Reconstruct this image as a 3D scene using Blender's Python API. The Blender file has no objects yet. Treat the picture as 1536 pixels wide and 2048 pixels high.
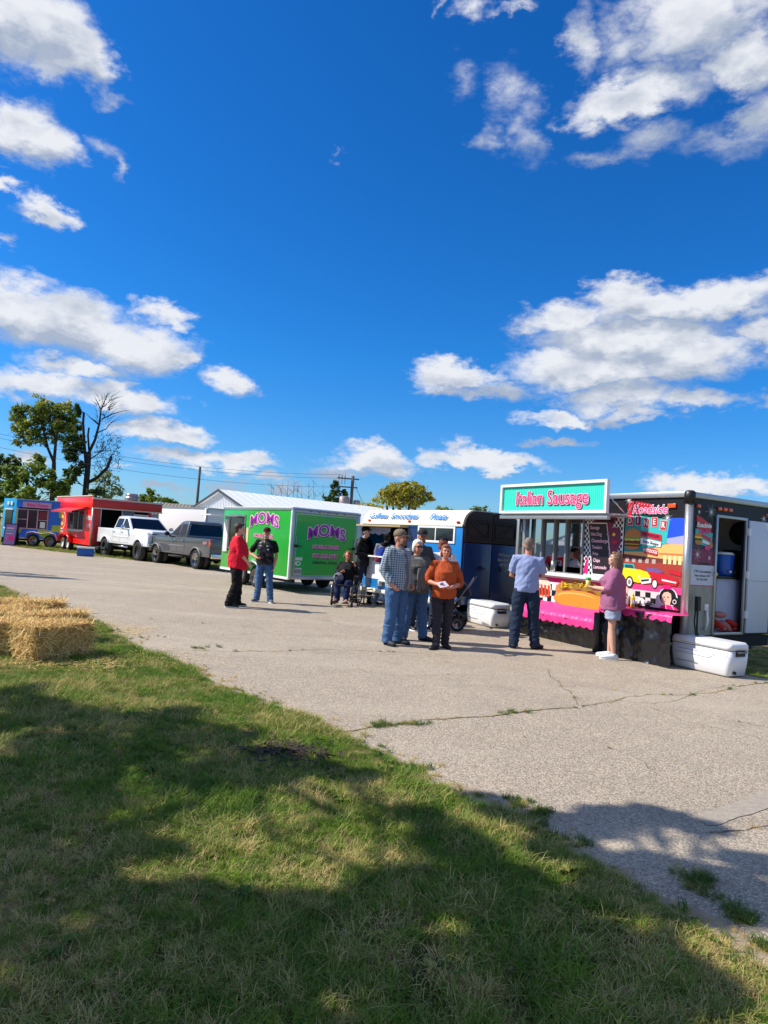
import bpy, bmesh, math, random
import numpy as np
from mathutils import Vector, Matrix, Quaternion
from mathutils import noise as mn
PI = math.pi
SC = bpy.context.scene
COL = SC.collection
# ------------------------------------------------------------------ camera
FPX = 1361.0
PITCH = math.atan(59 / FPX)
ROLL = 0.066
EYE = Vector((0, 0, 1.6))
_f = Vector((0, math.cos(PITCH), math.sin(PITCH)))
_r0 = Vector((1, 0, 0))
_u0 = _r0.cross(_f)
CR = math.cos(ROLL) * _r0 + math.sin(ROLL) * _u0
CU = math.cos(ROLL) * _u0 - math.sin(ROLL) * _r0
cam_d = bpy.data.cameras.new('camera')
cam = bpy.data.objects.new('camera', cam_d)
COL.objects.link(cam)
cam_d.sensor_fit = 'VERTICAL'
cam_d.sensor_height = 24
cam_d.lens = 24 * FPX / 2048
cam_d.clip_start = 0.05
cam_d.clip_end = 3000
cam.matrix_world = Matrix(((CR.x, CU.x, -_f.x, EYE.x), (CR.y, CU.y, -_f.y, EYE.y), (CR.z, CU.z, -_f.z, EYE.z), (0, 0, 0, 1)))
SC.camera = cam

def ray(px, py):
    return (px - 768) / FPX * CR - (py - 1024) / FPX * CU + _f
def G(px, py, z=0.0):
    d = ray(px, py); return EYE + d * ((z - EYE.z) / d.z)
def at(px, py, Y):
    d = ray(px, py); return EYE + d * (Y / d.y)

# ------------------------------------------------------------------ sun, sky, exposure
SUN_EL = math.radians(43)
SUN_AZ = math.radians(180)          # direction to the sun, counter-clockwise from +X
SDIR = Vector((math.cos(SUN_EL) * math.cos(SUN_AZ), math.cos(SUN_EL) * math.sin(SUN_AZ), math.sin(SUN_EL)))
sd = bpy.data.lights.new('sun', 'SUN'); sd.energy = 5.0; sd.angle = math.radians(0.5); sd.color = (1.0, 0.94, 0.85)
sun = bpy.data.objects.new('sun', sd); COL.objects.link(sun)
sun.rotation_euler = SDIR.to_track_quat('Z', 'Y').to_euler(); sun.location = (-30, 0, 40)
SC.view_settings.view_transform = 'Standard'
try: SC.view_settings.look = 'None'
except Exception: pass
SC.view_settings.exposure = 0.44
SC.view_settings.gamma = 1
SC.view_settings.use_curve_mapping = False
SC.cycles.max_bounces = 6
SC.cycles.transparent_max_bounces = 12
SC.cycles.sample_clamp_indirect = 4

world = bpy.data.worlds.new('World'); SC.world = world; world.use_nodes = True
nt = world.node_tree
for n in list(nt.nodes): nt.nodes.remove(n)

class NB:
    """tiny node-building helper"""
    def __init__(s, nt): s.nt = nt
    def put(s, node, i, v):
        sk = node.inputs[i]
        if hasattr(v, 'is_output'): s.nt.links.new(v, sk)
        elif v is not None: sk.default_value = v
    def n(s, t, **kw):
        nd = s.nt.nodes.new(t)
        for k, v in kw.items(): setattr(nd, k, v)
        return nd
    def m(s, op, a, b=None, c=None, clamp=False):
        nd = s.n('ShaderNodeMath', operation=op, use_clamp=clamp)
        s.put(nd, 0, a); s.put(nd, 1, b)
        if c is not None: s.put(nd, 2, c)
        return nd.outputs[0]
    def v(s, op, a, b=None, out=0):
        nd = s.n('ShaderNodeVectorMath', operation=op)
        s.put(nd, 0, a)
        if b is not None:
            if op == 'SCALE': s.put(nd, 3, b)
            else: s.put(nd, 1, b)
        return nd.outputs[out]
    def noise(s, vec, scale, detail=3, rough=.5, dim='3D', dist=0, out=0):
        nd = s.n('ShaderNodeTexNoise', noise_dimensions=dim)
        if vec is not None: s.put(nd, 'Vector', vec)
        s.put(nd, 'Scale', float(scale)); s.put(nd, 'Detail', float(detail)); s.put(nd, 'Roughness', rough); s.put(nd, 'Distortion', float(dist))
        return nd.outputs[out]
    def mr(s, x, a, b, c=0., d=1., interp='LINEAR'):
        nd = s.n('ShaderNodeMapRange', interpolation_type=interp)
        s.put(nd, 0, x); s.put(nd, 1, a); s.put(nd, 2, b); s.put(nd, 3, c); s.put(nd, 4, d)
        return nd.outputs[0]
    def mix(s, f, a, b, mode='MIX'):
        nd = s.n('ShaderNodeMix', data_type='RGBA', blend_type=mode)
        s.put(nd, 0, f); s.put(nd, 6, rgba(a)); s.put(nd, 7, rgba(b))
        return nd.outputs[2]
def rgba(c):
    if hasattr(c, 'is_output'): return c
    return tuple(c) if len(c) == 4 else (c[0], c[1], c[2], 1.)

W = NB(nt)
sky = W.n('ShaderNodeTexSky', sky_type='NISHITA')
sky.sun_disc = False
sky.sun_elevation = SUN_EL
sky.sun_rotation = math.radians(90) - SUN_AZ
sky.altitude = 200; sky.air_density = 1.0; sky.dust_density = 0.35; sky.ozone_density = 2.0
tc = W.n('ShaderNodeTexCoord')
dirn = W.v('NORMALIZE', tc.outputs['Generated'])
sx = W.n('ShaderNodeSeparateXYZ'); W.put(sx, 0, dirn)
u_ = W.m('ARCTAN2', sx.outputs[0], sx.outputs[1])
v_ = W.m('ARCSINE', sx.outputs[2])
cb = W.n('ShaderNodeCombineXYZ'); W.put(cb, 0, u_); W.put(cb, 1, v_)
uv = cb.outputs[0]
# noise for billows; vertical scale shrinks towards the horizon as clouds flatten
n3 = W.v('MULTIPLY', dirn, (1, 1, 1.9))
warp = W.noise(n3, 9, 6, .6, out=1)
warp = W.v('MULTIPLY', W.v('SUBTRACT', warp, (.5, .5, .5)), (.16, .085, 0))
warp2 = W.v('MULTIPLY', W.v('SUBTRACT', W.noise(n3, 38, 5, .62, out=1), (.5, .5, .5)), (.045, .03, 0))
p_ = W.v('ADD', W.v('ADD', uv, warp), warp2)
def cloud_uv(px, py):
    d = ray(px, py).normalized(); return math.atan2(d.x, d.y), math.asin(d.z)
# (px, py, half width, half height, softness weight) in photo pixels turned into directions of the sky
CL = [(90, 70, 180, 110, 1), (170, 115, 95, 80, 1), (20, 20, 130, 90, 1), (120, 145, 70, 40, .7), (60, 265, 110, 75, 1), (0, 250, 80, 70, 1), (215, 290, 60, 24, .35), (235, 320, 25, 50, .4),
      (10, 370, 55, 32, .9), (95, 425, 75, 34, .85), (15, 480, 35, 22, .5), (120, 640, 190, 75, 1), (250, 690, 150, 60, 1), (20, 610, 120, 70, 1), (350, 715, 60, 28, .9), (325, 630, 62, 22, .7),
      (170, 740, 150, 26, .9), (70, 770, 140, 42, 1), (250, 800, 120, 36, 1), (460, 770, 62, 32, .85), (330, 868, 115, 28, 1), (470, 930, 90, 24, .95), (380, 925, 110, 20, .8), (60, 905, 70, 22, .7), (310, 983, 60, 10, .6), (445, 975, 60, 14, .6), (560, 970, 70, 12, .6), (225, 938, 40, 8, .4),
      (750, 915, 100, 26, .95), (790, 945, 80, 24, .8), (690, 945, 60, 22, .5), (905, 890, 40, 18, .5), (955, 920, 115, 22, 1), (1010, 925, 90, 18, .9),
      (1115, 885, 75, 13, .7), (1400, 965, 135, 28, 1), (1480, 960, 80, 28, .9), (1330, 990, 60, 12, .6),
      (1120, 832, 90, 18, .85), (1260, 830, 100, 20, .85), (1240, 790, 160, 42, .95), (1380, 800, 80, 22, .7), (1180, 735, 190, 50, 1), (1360, 715, 170, 58, 1), (1260, 680, 220, 50, 1), (1130, 640, 110, 45, .95), (1300, 610, 190, 50, 1), (1450, 600, 160, 55, 1), (1520, 665, 90, 45, .95), (1240, 585, 90, 35, .9),
      (930, 750, 100, 26, .9), (900, 775, 80, 16, .7), (1010, 780, 60, 18, .6), (1520, 800, 60, 14, .5), (970, 790, 90, 14, .5),
      (1400, 30, 200, 110, 1), (1500, 110, 130, 80, 1), (1240, 205, 130, 48, .95), (1330, 170, 150, 60, .6), (1170, 90, 55, 75, .5), (1250, 90, 90, 80, .45), (1510, 230, 60, 70, .6), (1300, 280, 110, 42, .42), (1200, 310, 100, 22, .34), (1020, 190, 60, 60, .33), (1060, 270, 50, 60, .34), (990, 270, 40, 30, .3), (1450, 290, 120, 40, .36),
      (960, 10, 60, 26, .42), (1040, 5, 60, 14, .4), (930, 160, 50, 30, .2), (650, 303, 22, 8, .25), (1050, 10, 30, 10, .3), (885, 20, 14, 22, .25)]
def ell(p, u, v, a, b):
    q = W.v('MULTIPLY', W.v('SUBTRACT', p, (u, v, 0)), (1 / a, 1 / b, 0))
    return W.v('LENGTH', q, out=1)
dens = None; dup = None; dlo = None; p_up = None
for (px, py, a, b, w) in CL:
    u, v = cloud_uv(px, py)
    sc_ = math.cos(math.atan(math.hypot(px - 768, py - 1083) / FPX))
    k = sc_ * sc_ / FPX
    L = ell(p_, u, v, a * k * 1.1 / max(math.cos(v), .5), b * k * 1.22)
    e = W.m('MULTIPLY_ADD', L, -w * 1.0, w)           # w at the centre, 0 at the edge
    dens = e if dens is None else W.m('MAXIMUM', dens, e)
    if w >= .8 and a >= 50:                            # the same heap looked at a little higher: tells tops from undersides
        q = p_up or W.v('ADD', p_, (-.012, .028, 0)); p_up = q
        L2 = ell(q, u, v, a * k * 1.1 / max(math.cos(v), .5), b * k * 1.22); e2 = W.m('MULTIPLY_ADD', L2, -w, w)
        dup = e2 if dup is None else W.m('MAXIMUM', dup, e2); dlo = e if dlo is None else W.m('MAXIMUM', dlo, e)
# the rest of the sky, outside the picture, carries the same sort of scattered cumulus
nn = W.noise(n3, 3.2, 3, .5)
frame_ = ell(uv, 0, .32, .85, .75)
outside = W.mr(frame_, .85, 1.15)
gen = W.m('MULTIPLY', W.mr(nn, .44, .62, 0, .9), outside)
gen = W.m('MULTIPLY', gen, W.mr(v_, 0.03, .12))
gen = W.m('MULTIPLY_ADD', gen, 1.5, -.5)
dens = W.m('MAXIMUM', dens, gen)
fine = W.noise(n3, 24, 9, .66)
rim = W.noise(n3, 75, 4, .6)
dd = W.m('ADD', dens, W.m('MULTIPLY', W.m('SUBTRACT', fine, .5), .55))
dd = W.m('ADD', dd, W.m('MULTIPLY', W.m('SUBTRACT', rim, .5), .16))
cmask = W.mr(dd, -.03, .56, 0, 1, 'SMOOTHSTEP')
# grey undersides: density sampled as it falls off towards the cloud base
bil = W.noise(W.v('ADD', n3, (.012, 0, -.035)), 13, 6, .55)
bil0 = W.noise(n3, 13, 6, .55)
lit = W.m('MULTIPLY_ADD', W.m('SUBTRACT', bil0, bil), 2.2, .80)
under = W.mr(W.m('SUBTRACT', dup, dlo), -.35, .40, -.26, .78)
thick = W.m('ADD', W.mr(dd, .34, .85, 0, .22), under)
lit = W.m('SUBTRACT', lit, thick, clamp=True)
ccol = W.mix(lit, (3.1, 3.6, 4.5), (6.3, 6.45, 6.8))
hsv = W.n('ShaderNodeHueSaturation'); hsv.inputs['Saturation'].default_value = 1.35; hsv.inputs['Value'].default_value = 1.45
W.put(hsv, 'Color', sky.outputs[0])
# the clear, deep polarised blue of a dry autumn day
skyc = W.mix(1., hsv.outputs[0], W.mix(W.mr(v_, .04, .26), (.30, .48, .74), (.18, .56, .83)), 'MULTIPLY')
bg = W.n('ShaderNodeBackground'); bg.inputs[1].default_value = 0.1
W.put(bg, 0, W.mix(W.m('MULTIPLY', cmask, .97), skyc, ccol))
wo = W.n('ShaderNodeOutputWorld'); nt.links.new(bg.outputs[0], wo.inputs[0])
# ------------------------------------------------------------------ helpers
def lin(c):
    return tuple(((x / 255) / 12.92 if x / 255 <= .04045 else ((x / 255 + .055) / 1.055) ** 2.4) for x in c)
_mats = {}
def M(name, rgb, rough=.6, metal=0., var=.13, vs=6., bump=0., bs=40., spec=.5, k=.85, coat=0., alpha=None, trans=0.):
    """procedural material: sRGB colour times k, broken up by two scales of noise"""
    if name in _mats: return _mats[name]
    m = bpy.data.materials.new(name); m.use_nodes = True
    t = m.node_tree; b = t.nodes['Principled BSDF']; N = NB(t)
    c = tuple(x * k for x in lin(rgb))
    co = N.n('ShaderNodeTexCoord').outputs['Object']
    a = N.noise(co, vs, 4, .6); d = N.noise(co, vs * 7, 3, .6)
    f = N.m('MULTIPLY_ADD', a, var * 2, 1 - var); f = N.m('MULTIPLY', f, N.m('MULTIPLY_ADD', d, var, 1 - var * .5))
    N.put(b, 'Base Color', N.mix(1., c, N.v('SCALE', (1, 1, 1), f), 'MULTIPLY'))
    N.put(b, 'Roughness', N.m('MULTIPLY_ADD', d, .14, rough - .07))
    b.inputs['Metallic'].default_value = metal
    b.inputs['Specular IOR Level'].default_value = spec
    if coat: b.inputs['Coat Weight'].default_value = coat; b.inputs['Coat Roughness'].default_value = .05
    if trans: b.inputs['Transmission Weight'].default_value = trans
    if bump:
        bp = N.n('ShaderNodeBump'); bp.inputs['Strength'].default_value = bump; bp.inputs['Distance'].default_value = .02
        N.put(bp, 'Height', N.noise(co, bs, 5, .6)); N.put(b, 'Normal', bp.outputs[0])
    _mats[name] = m; return m
def tag(o, label=None, cat=None, group=None, kind=None):
    if label: o['label'] = label
    if cat: o['category'] = cat
    if group: o['group'] = group
    if kind: o['kind'] = kind
    return o
def thing(name, label, cat, loc=(0, 0, 0), rz=0., group=None, rot=None):
    o = bpy.data.objects.new(name, None); COL.objects.link(o)
    o.location = loc; o.rotation_euler = rot if rot else (0, 0, rz)
    o.empty_display_size = .2
    return tag(o, label, cat, group)
def copy_tree(o, parent=None):
    c = o.copy(); COL.objects.link(c)
    if parent: c.parent = parent
    for ch in o.children: copy_tree(ch, c)
    return c
class MB:
    def __init__(s): s.v = []; s.f = []; s.m = []; s.X = Matrix.Identity(4); s.sm = []
    def add(s, vs, fs, mi=0, smooth=False):
        o = len(s.v); s.v += [tuple(s.X @ Vector(p)) for p in vs]
        for f in fs: s.f.append([i + o for i in f]); s.m.append(mi); s.sm.append(smooth)
        return s
    def box(s, a, b, mi=0):
        x0, y0, z0 = a; x1, y1, z1 = b
        x0, x1 = min(x0, x1), max(x0, x1); y0, y1 = min(y0, y1), max(y0, y1); z0, z1 = min(z0, z1), max(z0, z1)
        return s.add([(x0, y0, z0), (x1, y0, z0), (x1, y1, z0), (x0, y1, z0), (x0, y0, z1), (x1, y0, z1), (x1, y1, z1), (x0, y1, z1)],
              [(0, 3, 2, 1), (4, 5, 6, 7), (0, 1, 5, 4), (1, 2, 6, 5), (2, 3, 7, 6), (3, 0, 4, 7)], mi)
    def cbox(s, c, d, mi=0):
        return s.box([c[i] - d[i] / 2 for i in range(3)], [c[i] + d[i] / 2 for i in range(3)], mi)
    def prism(s, poly, x0, x1, axis='x', mi=0):
        """2-D polygon extruded along an axis; poly gives the other two coordinates in order"""
        n = len(poly)
        def P(q, t):
            return {'x': (t, q[0], q[1]), 'y': (q[0], t, q[1]), 'z': (q[0], q[1], t)}[axis]
        vs = [P(q, x0) for q in poly] + [P(q, x1) for q in poly]
        fs = [tuple(range(n))[::-1], tuple(range(n, 2 * n))] + [(i, (i + 1) % n, n + (i + 1) % n, n + i) for i in range(n)]
        return s.add(vs, fs, mi)
    def rings(s, rs, mi=0, cap=True, smooth=True, closed=False):
        n = len(rs[0]); vs = [p for r in rs for p in r]; fs = []
        for k in range(len(rs) - 1):
            for i in range(n): fs.append((k * n + i, k * n + (i + 1) % n, (k + 1) * n + (i + 1) % n, (k + 1) * n + i))
        if cap: fs.append(tuple(range(n))[::-1]); fs.append(tuple(range((len(rs) - 1) * n, len(rs) * n)))
        return s.add(vs, fs, mi, smooth)
    def tube(s, pts, r, n=8, mi=0, side=None, cap=True, smooth=True):
        """sweep along points; r: number, list of numbers or list of (a, b)"""
        pts = [Vector(p) for p in pts]; rs = []
        if not isinstance(r, (list,)): r = [r] * len(pts)
        prev = None
        for i, p in enumerate(pts):
            t = (pts[min(i + 1, len(pts) - 1)] - pts[max(i - 1, 0)])
            if t.length < 1e-9: t = Vector((0, 0, 1))
            t.normalize()
            a = Vector(side) if side else (prev if prev else (Vector((1, 0, 0)) if abs(t.x) < .8 else Vector((0, 1, 0))))
            a = (a - t * a.dot(t)).normalized(); prev = a; b = t.cross(a)
            ra, rb = r[i] if isinstance(r[i], tuple) else (r[i], r[i])
            rs.append([p + a * (math.cos(q * 2 * PI / n) * ra) + b * (math.sin(q * 2 * PI / n) * rb) for q in range(n)])
        return s.rings(rs, mi, cap, smooth)
    def blob(s, c, r, mi=0, n=10, m=7, rot=None):
        """ellipsoid"""
        c = Vector(c); r = (r, r, r) if not isinstance(r, tuple) else r; rs = []
        for j in range(m + 1):
            th = PI * (j / m); st = max(math.sin(th), .02)
            ring = []
            for i in range(n):
                q = Vector((r[0] * st * math.cos(2 * PI * i / n), r[1] * st * math.sin(2 * PI * i / n), -r[2] * math.cos(th)))
                if rot: q = rot @ q
                ring.append(c + q)
            rs.append(ring)
        return s.rings(rs, mi, True, True)
    def disc(s, c, r, t, axis='x', n=20, mi=0, r2=None):
        c = Vector(c); A = {'x': Vector((1, 0, 0)), 'y': Vector((0, 1, 0)), 'z': Vector((0, 0, 1))}[axis]
        return s.tube([c - A * t / 2, c + A * t / 2], [r, r2 or r], n, mi, smooth=False)
    def lathe(s, c, prof, axis='x', n=24, mi=0, smooth=True):
        """prof: list of (offset along the axis, radius)"""
        c = Vector(c); A, B, D = {'x': ((1, 0, 0), (0, 1, 0), (0, 0, 1)), 'y': ((0, 1, 0), (0, 0, 1), (1, 0, 0)), 'z': ((0, 0, 1), (1, 0, 0), (0, 1, 0))}[axis]
        A, B, D = Vector(A), Vector(B), Vector(D)
        rs = [[c + A * o + (B * math.cos(i * 2 * PI / n) + D * math.sin(i * 2 * PI / n)) * r for i in range(n)] for o, r in prof]
        return s.rings(rs, mi, True, smooth)
    def poly(s, pts, mi=0): return s.add(pts, [tuple(range(len(pts)))], mi)
    def mesh(s, name):
        me = bpy.data.meshes.new(name); me.from_pydata(s.v, [], s.f); me.update()
        me.polygons.foreach_set('material_index', s.m); me.polygons.foreach_set('use_smooth', s.sm)
        return me
    def build(s, name, mats, parent=None, bevel=0., seg=2, label=None, fix=True):
        me = s.mesh(name)
        if not isinstance(mats, (list, tuple)): mats = [mats]
        for m in mats: me.materials.append(m)
        if fix or bevel:
            bm = bmesh.new(); bm.from_mesh(me)
            bmesh.ops.recalc_face_normals(bm, faces=bm.faces[:])
            if bevel:
                es = [e for e in bm.edges if len(e.link_faces) == 2 and e.calc_face_angle(0) > .6]
                bmesh.ops.bevel(bm, geom=es, offset=bevel, segments=seg, affect='EDGES', profile=.5, clamp_overlap=True)
                for f in bm.faces: f.smooth = True
            bm.to_mesh(me); bm.free()
            if bevel:
                try: me.set_sharp_from_angle(angle=math.radians(40))
                except Exception: pass
        o = bpy.data.objects.new(name, me); COL.objects.link(o)
        if parent: o.parent = parent
        if label: o['label'] = label
        return o
def text(parent, name, body, size, X, mat, off=0., shear=0., ext=.001, layer=.003, align='CENTER', sx=1., bold=0., arch=0.):
    """lettering as thin mesh; X maps the face's (right, up, out) frame into the parent; several layers of offset make outlines"""
    cu = bpy.data.curves.new(name, 'FONT'); cu.body = body; cu.size = size; cu.shear = shear; cu.offset = off + bold
    cu.align_x = align; cu.align_y = 'CENTER'; cu.extrude = ext; cu.resolution_u = 3
    tmp = bpy.data.objects.new('t', cu); COL.objects.link(tmp)
    dg = bpy.context.evaluated_depsgraph_get()
    me = bpy.data.meshes.new_from_object(tmp.evaluated_get(dg)); bpy.data.objects.remove(tmp); bpy.data.curves.remove(cu)
    T = X @ Matrix.Translation((0, 0, layer)) @ Matrix.Diagonal((sx, 1, 1, 1))
    if arch:
        w = max(abs(v.co.x) for v in me.vertices) or 1
        for v in me.vertices:
            q = v.co.x / w
            v.co.y = v.co.y * (1 + .0 * q) + arch * (1 - q * q) - arch * .5
    me.transform(T); me.materials.clear(); me.materials.append(mat)
    o = bpy.data.objects.new(name, me); COL.objects.link(o); o.parent = parent
    return o
def sideX(s, z, out=0.):      # frame on a trailer's sunlit side, s metres from its near corner
    return Matrix(((0, 0, -1, -out), (-1, 0, 0, s), (0, 1, 0, z), (0, 0, 0, 1)))
def endX(x, z, out=0.):       # frame on its near end
    return Matrix(((1, 0, 0, x), (0, 0, -1, -out), (0, 1, 0, z), (0, 0, 0, 1)))
class Dec:
    """flat print: polygons in a face frame, every next one 1 mm prouder"""
    def __init__(s, X, base=.002, step=.0007): s.mb = MB(); s.X = X; s.z = base; s.st = step; s.mats = []
    def mi(s, m):
        if m not in s.mats: s.mats.append(m)
        return s.mats.index(m)
    def poly(s, pts, m):
        s.mb.X = s.X @ Matrix.Translation((0, 0, s.z)); s.z += s.st
        s.mb.poly([(x, y, 0) for x, y in pts], s.mi(m)); return s
    def rect(s, x0, y0, x1, y1, m): return s.poly([(x0, y0), (x1, y0), (x1, y1), (x0, y1)], m)
    def ell(s, cx, cy, a, b, m, n=24, a0=0., a1=360.):
        full = a1 - a0 >= 360
        k = n if full else n + 1
        return s.poly([(cx + a * math.cos(math.radians(a0 + (a1 - a0) * i / n)), cy + b * math.sin(math.radians(a0 + (a1 - a0) * i / n))) for i in range(k)], m)
    def line(s, x0, y0, x1, y1, w, m):
        d = Vector((x1 - x0, y1 - y0)); d.normalize(); nx, ny = -d.y * w / 2, d.x * w / 2
        return s.poly([(x0 + nx, y0 + ny), (x0 - nx, y0 - ny), (x1 - nx, y1 - ny), (x1 + nx, y1 + ny)], m)
    def rects(s, lst, m):
        s.mb.X = s.X @ Matrix.Translation((0, 0, s.z)); s.z += s.st; k = s.mi(m)
        for x0, y0, x1, y1 in lst: s.mb.poly([(x0, y0, 0), (x1, y0, 0), (x1, y1, 0), (x0, y1, 0)], k)
        return s
    def build(s, name, parent): return s.mb.build(name, s.mats, parent, fix=False)

# common materials
WHITE = M('white_paint', (240, 240, 238), .35, var=.04, coat=.2)
CREAM = M('cream_paint', (240, 236, 214), .4, var=.05)
BLACK = M('black_print', (14, 14, 17), .45, var=.1)
CHAR = M('charcoal_panel', (24, 23, 29), .45, var=.12, coat=.0, spec=.3)
ALU = M('brushed_aluminium', (190, 190, 190), .35, .75, var=.08)
ALUD = M('dull_aluminium', (150, 150, 150), .5, .5, var=.15)
STEEL = M('stainless_steel', (180, 180, 180), .28, .9, var=.1)
RUB = M('black_rubber', (28, 28, 29), .85, var=.2)
DARK = M('dark_underframe', (22, 22, 23), .8, var=.3)
CHROME = M('chrome', (225, 225, 225), .12, 1., var=.03)
PINK = M('pink_print', (226, 62, 138), .45, var=.05)
HOT = M('hot_pink_print', (240, 20, 120), .45, var=.05)
RED = M('red_print', (205, 30, 50), .4, var=.05)
TEAL = M('teal_print', (50, 190, 185), .4, var=.05)
AQUA = M('aqua_print', (60, 225, 200), .4, var=.04)
YEL = M('yellow_print', (250, 225, 20), .4, var=.05)
ORG = M('orange_print', (245, 150, 50), .4, var=.08)
PURP = M('purple_print', (150, 20, 160), .4, var=.05)
LPNK = M('pale_pink_print', (240, 190, 205), .4, var=.05)
NAVY = M('navy_paint', (22, 48, 98), .35, var=.12, coat=.2)
BLUE = M('sky_blue_paint', (0, 122, 196), .35, var=.07, coat=.2)
BROWNP = M('brown_burger_print', (205, 130, 70), .5, var=.1)
MEAT = M('dark_meat_print', (120, 45, 25), .5, var=.1)
LEAF_P = M('lettuce_print', (130, 165, 60), .5, var=.1)
SKINP = M('skin_print', (240, 190, 165), .5, var=.03)
GLASSD = M('dark_glass', (14, 17, 22), .06, 0., var=.02, spec=.8)
MIRG = M('reflective_window_glass', (172, 176, 178), .02, 1., var=.01, k=1.)
LAMPO = M('amber_lens', (235, 90, 20), .2, var=.1, coat=.6)
LAMPR = M('red_lens', (200, 20, 20), .2, var=.1, coat=.6)
INTER = M('dark_interior', (30, 28, 30), .8, var=.3)
WOOD = M('dark_brown_board', (52, 38, 32), .7, var=.3, bump=.3)
# ================================================================== SETTING: ground, asphalt, lawn
R_ = random.Random(7)
def ground_mat(name, kind):
    m = bpy.data.materials.new(name); m.use_nodes = True; t = m.node_tree; b = t.nodes['Principled BSDF']; N = NB(t)
    P = N.n('ShaderNodeNewGeometry').outputs['Position']
    if kind == 'asphalt':
        big = N.noise(P, .35, 4, .6); mid = N.noise(P, 2.2, 5, .65)
        vo = N.n('ShaderNodeTexVoronoi'); N.put(vo, 'Vector', N.v('ADD', P, N.v('SCALE', N.noise(P, 60, 2, .5, out=1), .012))); vo.inputs['Scale'].default_value = 82
        vr = N.n('ShaderNodeSeparateXYZ'); N.put(vr, 0, vo.outputs['Color'])
        grain = N.noise(P, 120, 3, .7)
        base = N.mix(N.mr(big, .3, .7), lin((170, 155, 135)), lin((183, 168, 146)))
        base = N.mix(N.mr(mid, .35, .7, 0, .5), base, lin((156, 142, 126)))
        st = N.mr(vr.outputs[0], 0, 1, .62, 1.34)
        st = N.m('MULTIPLY', st, N.mr(grain, .3, .7, .72, 1.25))
        gap = N.mr(vo.outputs['Distance'], .25, .75, 1.1, .62)
        base = N.mix(1., base, N.v('SCALE', (1, 1, 1), N.m('MULTIPLY', st, gap)), 'MULTIPLY')
        # scattered stains
        stain = N.mr(N.noise(P, .7, 6, .7), .56, .74, 0, .55)
        base = N.mix(stain, base, lin((118, 110, 100)))
        trk = N.noise(N.v('MULTIPLY', P, (.25, .9, 1)), .8, 3, .5); base = N.mix(N.mr(trk, .5, .7, 0, .3), base, lin((186, 174, 154)))
        N.put(b, 'Base Color', base); b.inputs['Roughness'].default_value = .85
        h = N.m('ADD', N.m('MULTIPLY', vo.outputs['Distance'], -.5), N.m('MULTIPLY', grain, .5))
        h = N.m('ADD', h, N.m('MULTIPLY', mid, 1.2))
        bp = N.n('ShaderNodeBump'); bp.inputs['Strength'].default_value = .6; bp.inputs['Distance'].default_value = .012
        N.put(bp, 'Height', h); N.put(b, 'Normal', bp.outputs[0])
    else:
        a = N.noise(P, .9, 5, .6); c = N.noise(P, 9, 5, .7); d = N.noise(P, 60, 4, .7)
        g1, g2, dry = (64, 72, 34), (92, 94, 48), (156, 136, 92)
        if kind == 'far': g1, g2, dry = (88, 98, 48), (118, 122, 62), (168, 150, 104)
        base = N.mix(N.mr(c, .35, .65), lin(g1), lin(g2))
        base = N.mix(N.mr(N.m('ADD', a, N.m('MULTIPLY', c, .5)), .68, .88, 0, .85), base, lin(dry))
        base = N.mix(1., base, N.v('SCALE', (1, 1, 1), N.mr(d, .3, .7, .5, 1.3)), 'MULTIPLY')
        N.put(b, 'Base Color', base); b.inputs['Roughness'].default_value = .95; b.inputs['Specular IOR Level'].default_value = .1
        bp = N.n('ShaderNodeBump'); bp.inputs['Strength'].default_value = .9; bp.inputs['Distance'].default_value = .03
        N.put(bp, 'Height', N.m('ADD', d, c)); N.put(b, 'Normal', bp.outputs[0])
    return m
ASPH = ground_mat('aged_asphalt', 'asphalt'); LAWNM = ground_mat('lawn_soil', 'lawn'); FARM = ground_mat('dry_ground', 'far')

gm = MB(); gm.poly([(-900, -300, -.03), (900, -300, -.03), (900, 1600, -.03), (-900, 1600, -.03)])
tag(gm.build('ground', FARM), kind='structure')

def ragged(pts, amp, step, seed):
    out = []
    for i in range(len(pts) - 1):
        a, b = Vector(pts[i]), Vector(pts[i + 1]); n = max(1, int((b - a).length / step))
        for k in range(n):
            p = a.lerp(b, k / n); d = (b - a).normalized(); q = Vector((-d.y, d.x))
            o = amp * (mn.noise(Vector((p.x * 1.3, p.y * 1.3, seed))) * 1.2 + .6 * mn.noise(Vector((p.x * 5, p.y * 5, seed + 9))) + .35 * mn.noise(Vector((p.x * 16, p.y * 16, seed + 3))))
            out.append((p.x + q.x * o, p.y + q.y * o))
    return out + [tuple(pts[-1])]
EDGE = [(-60, 78), (-20, 28.2), (-8.2, 14.9), (-5.96, 12.49), (-4.4, 10.73), (-2.79, 8.55), (-1.63, 7.14), (-.83, 6.31), (-.07, 5.53), (.4, 4.71), (.71, 4.24), (.96, 3.74), (1.17, 3.39), (1.4, 3.07), (1.52, 2.87), (1.61, 2.72), (1.9, 2.0), (2.4, .6), (3.2, -3), (5, -14)]
VERGE = [(-70, 86), (-21.2, 38.2), (-16.84, 34.76), (-13.35, 32.5), (-10.3, 30.5), (-7.6, 29.2), (-4.4, 28.6), (1, 26), (4.5, 18), (4.8, 12.5), (5.15, 10.45), (5.62, 9.95), (6.6, 9.3), (9, 7.9), (16, 5), (30, 0)]
a1 = ragged(EDGE, .17, .10, 1.5); a2 = ragged(VERGE, .16, .3, 4.5)
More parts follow.
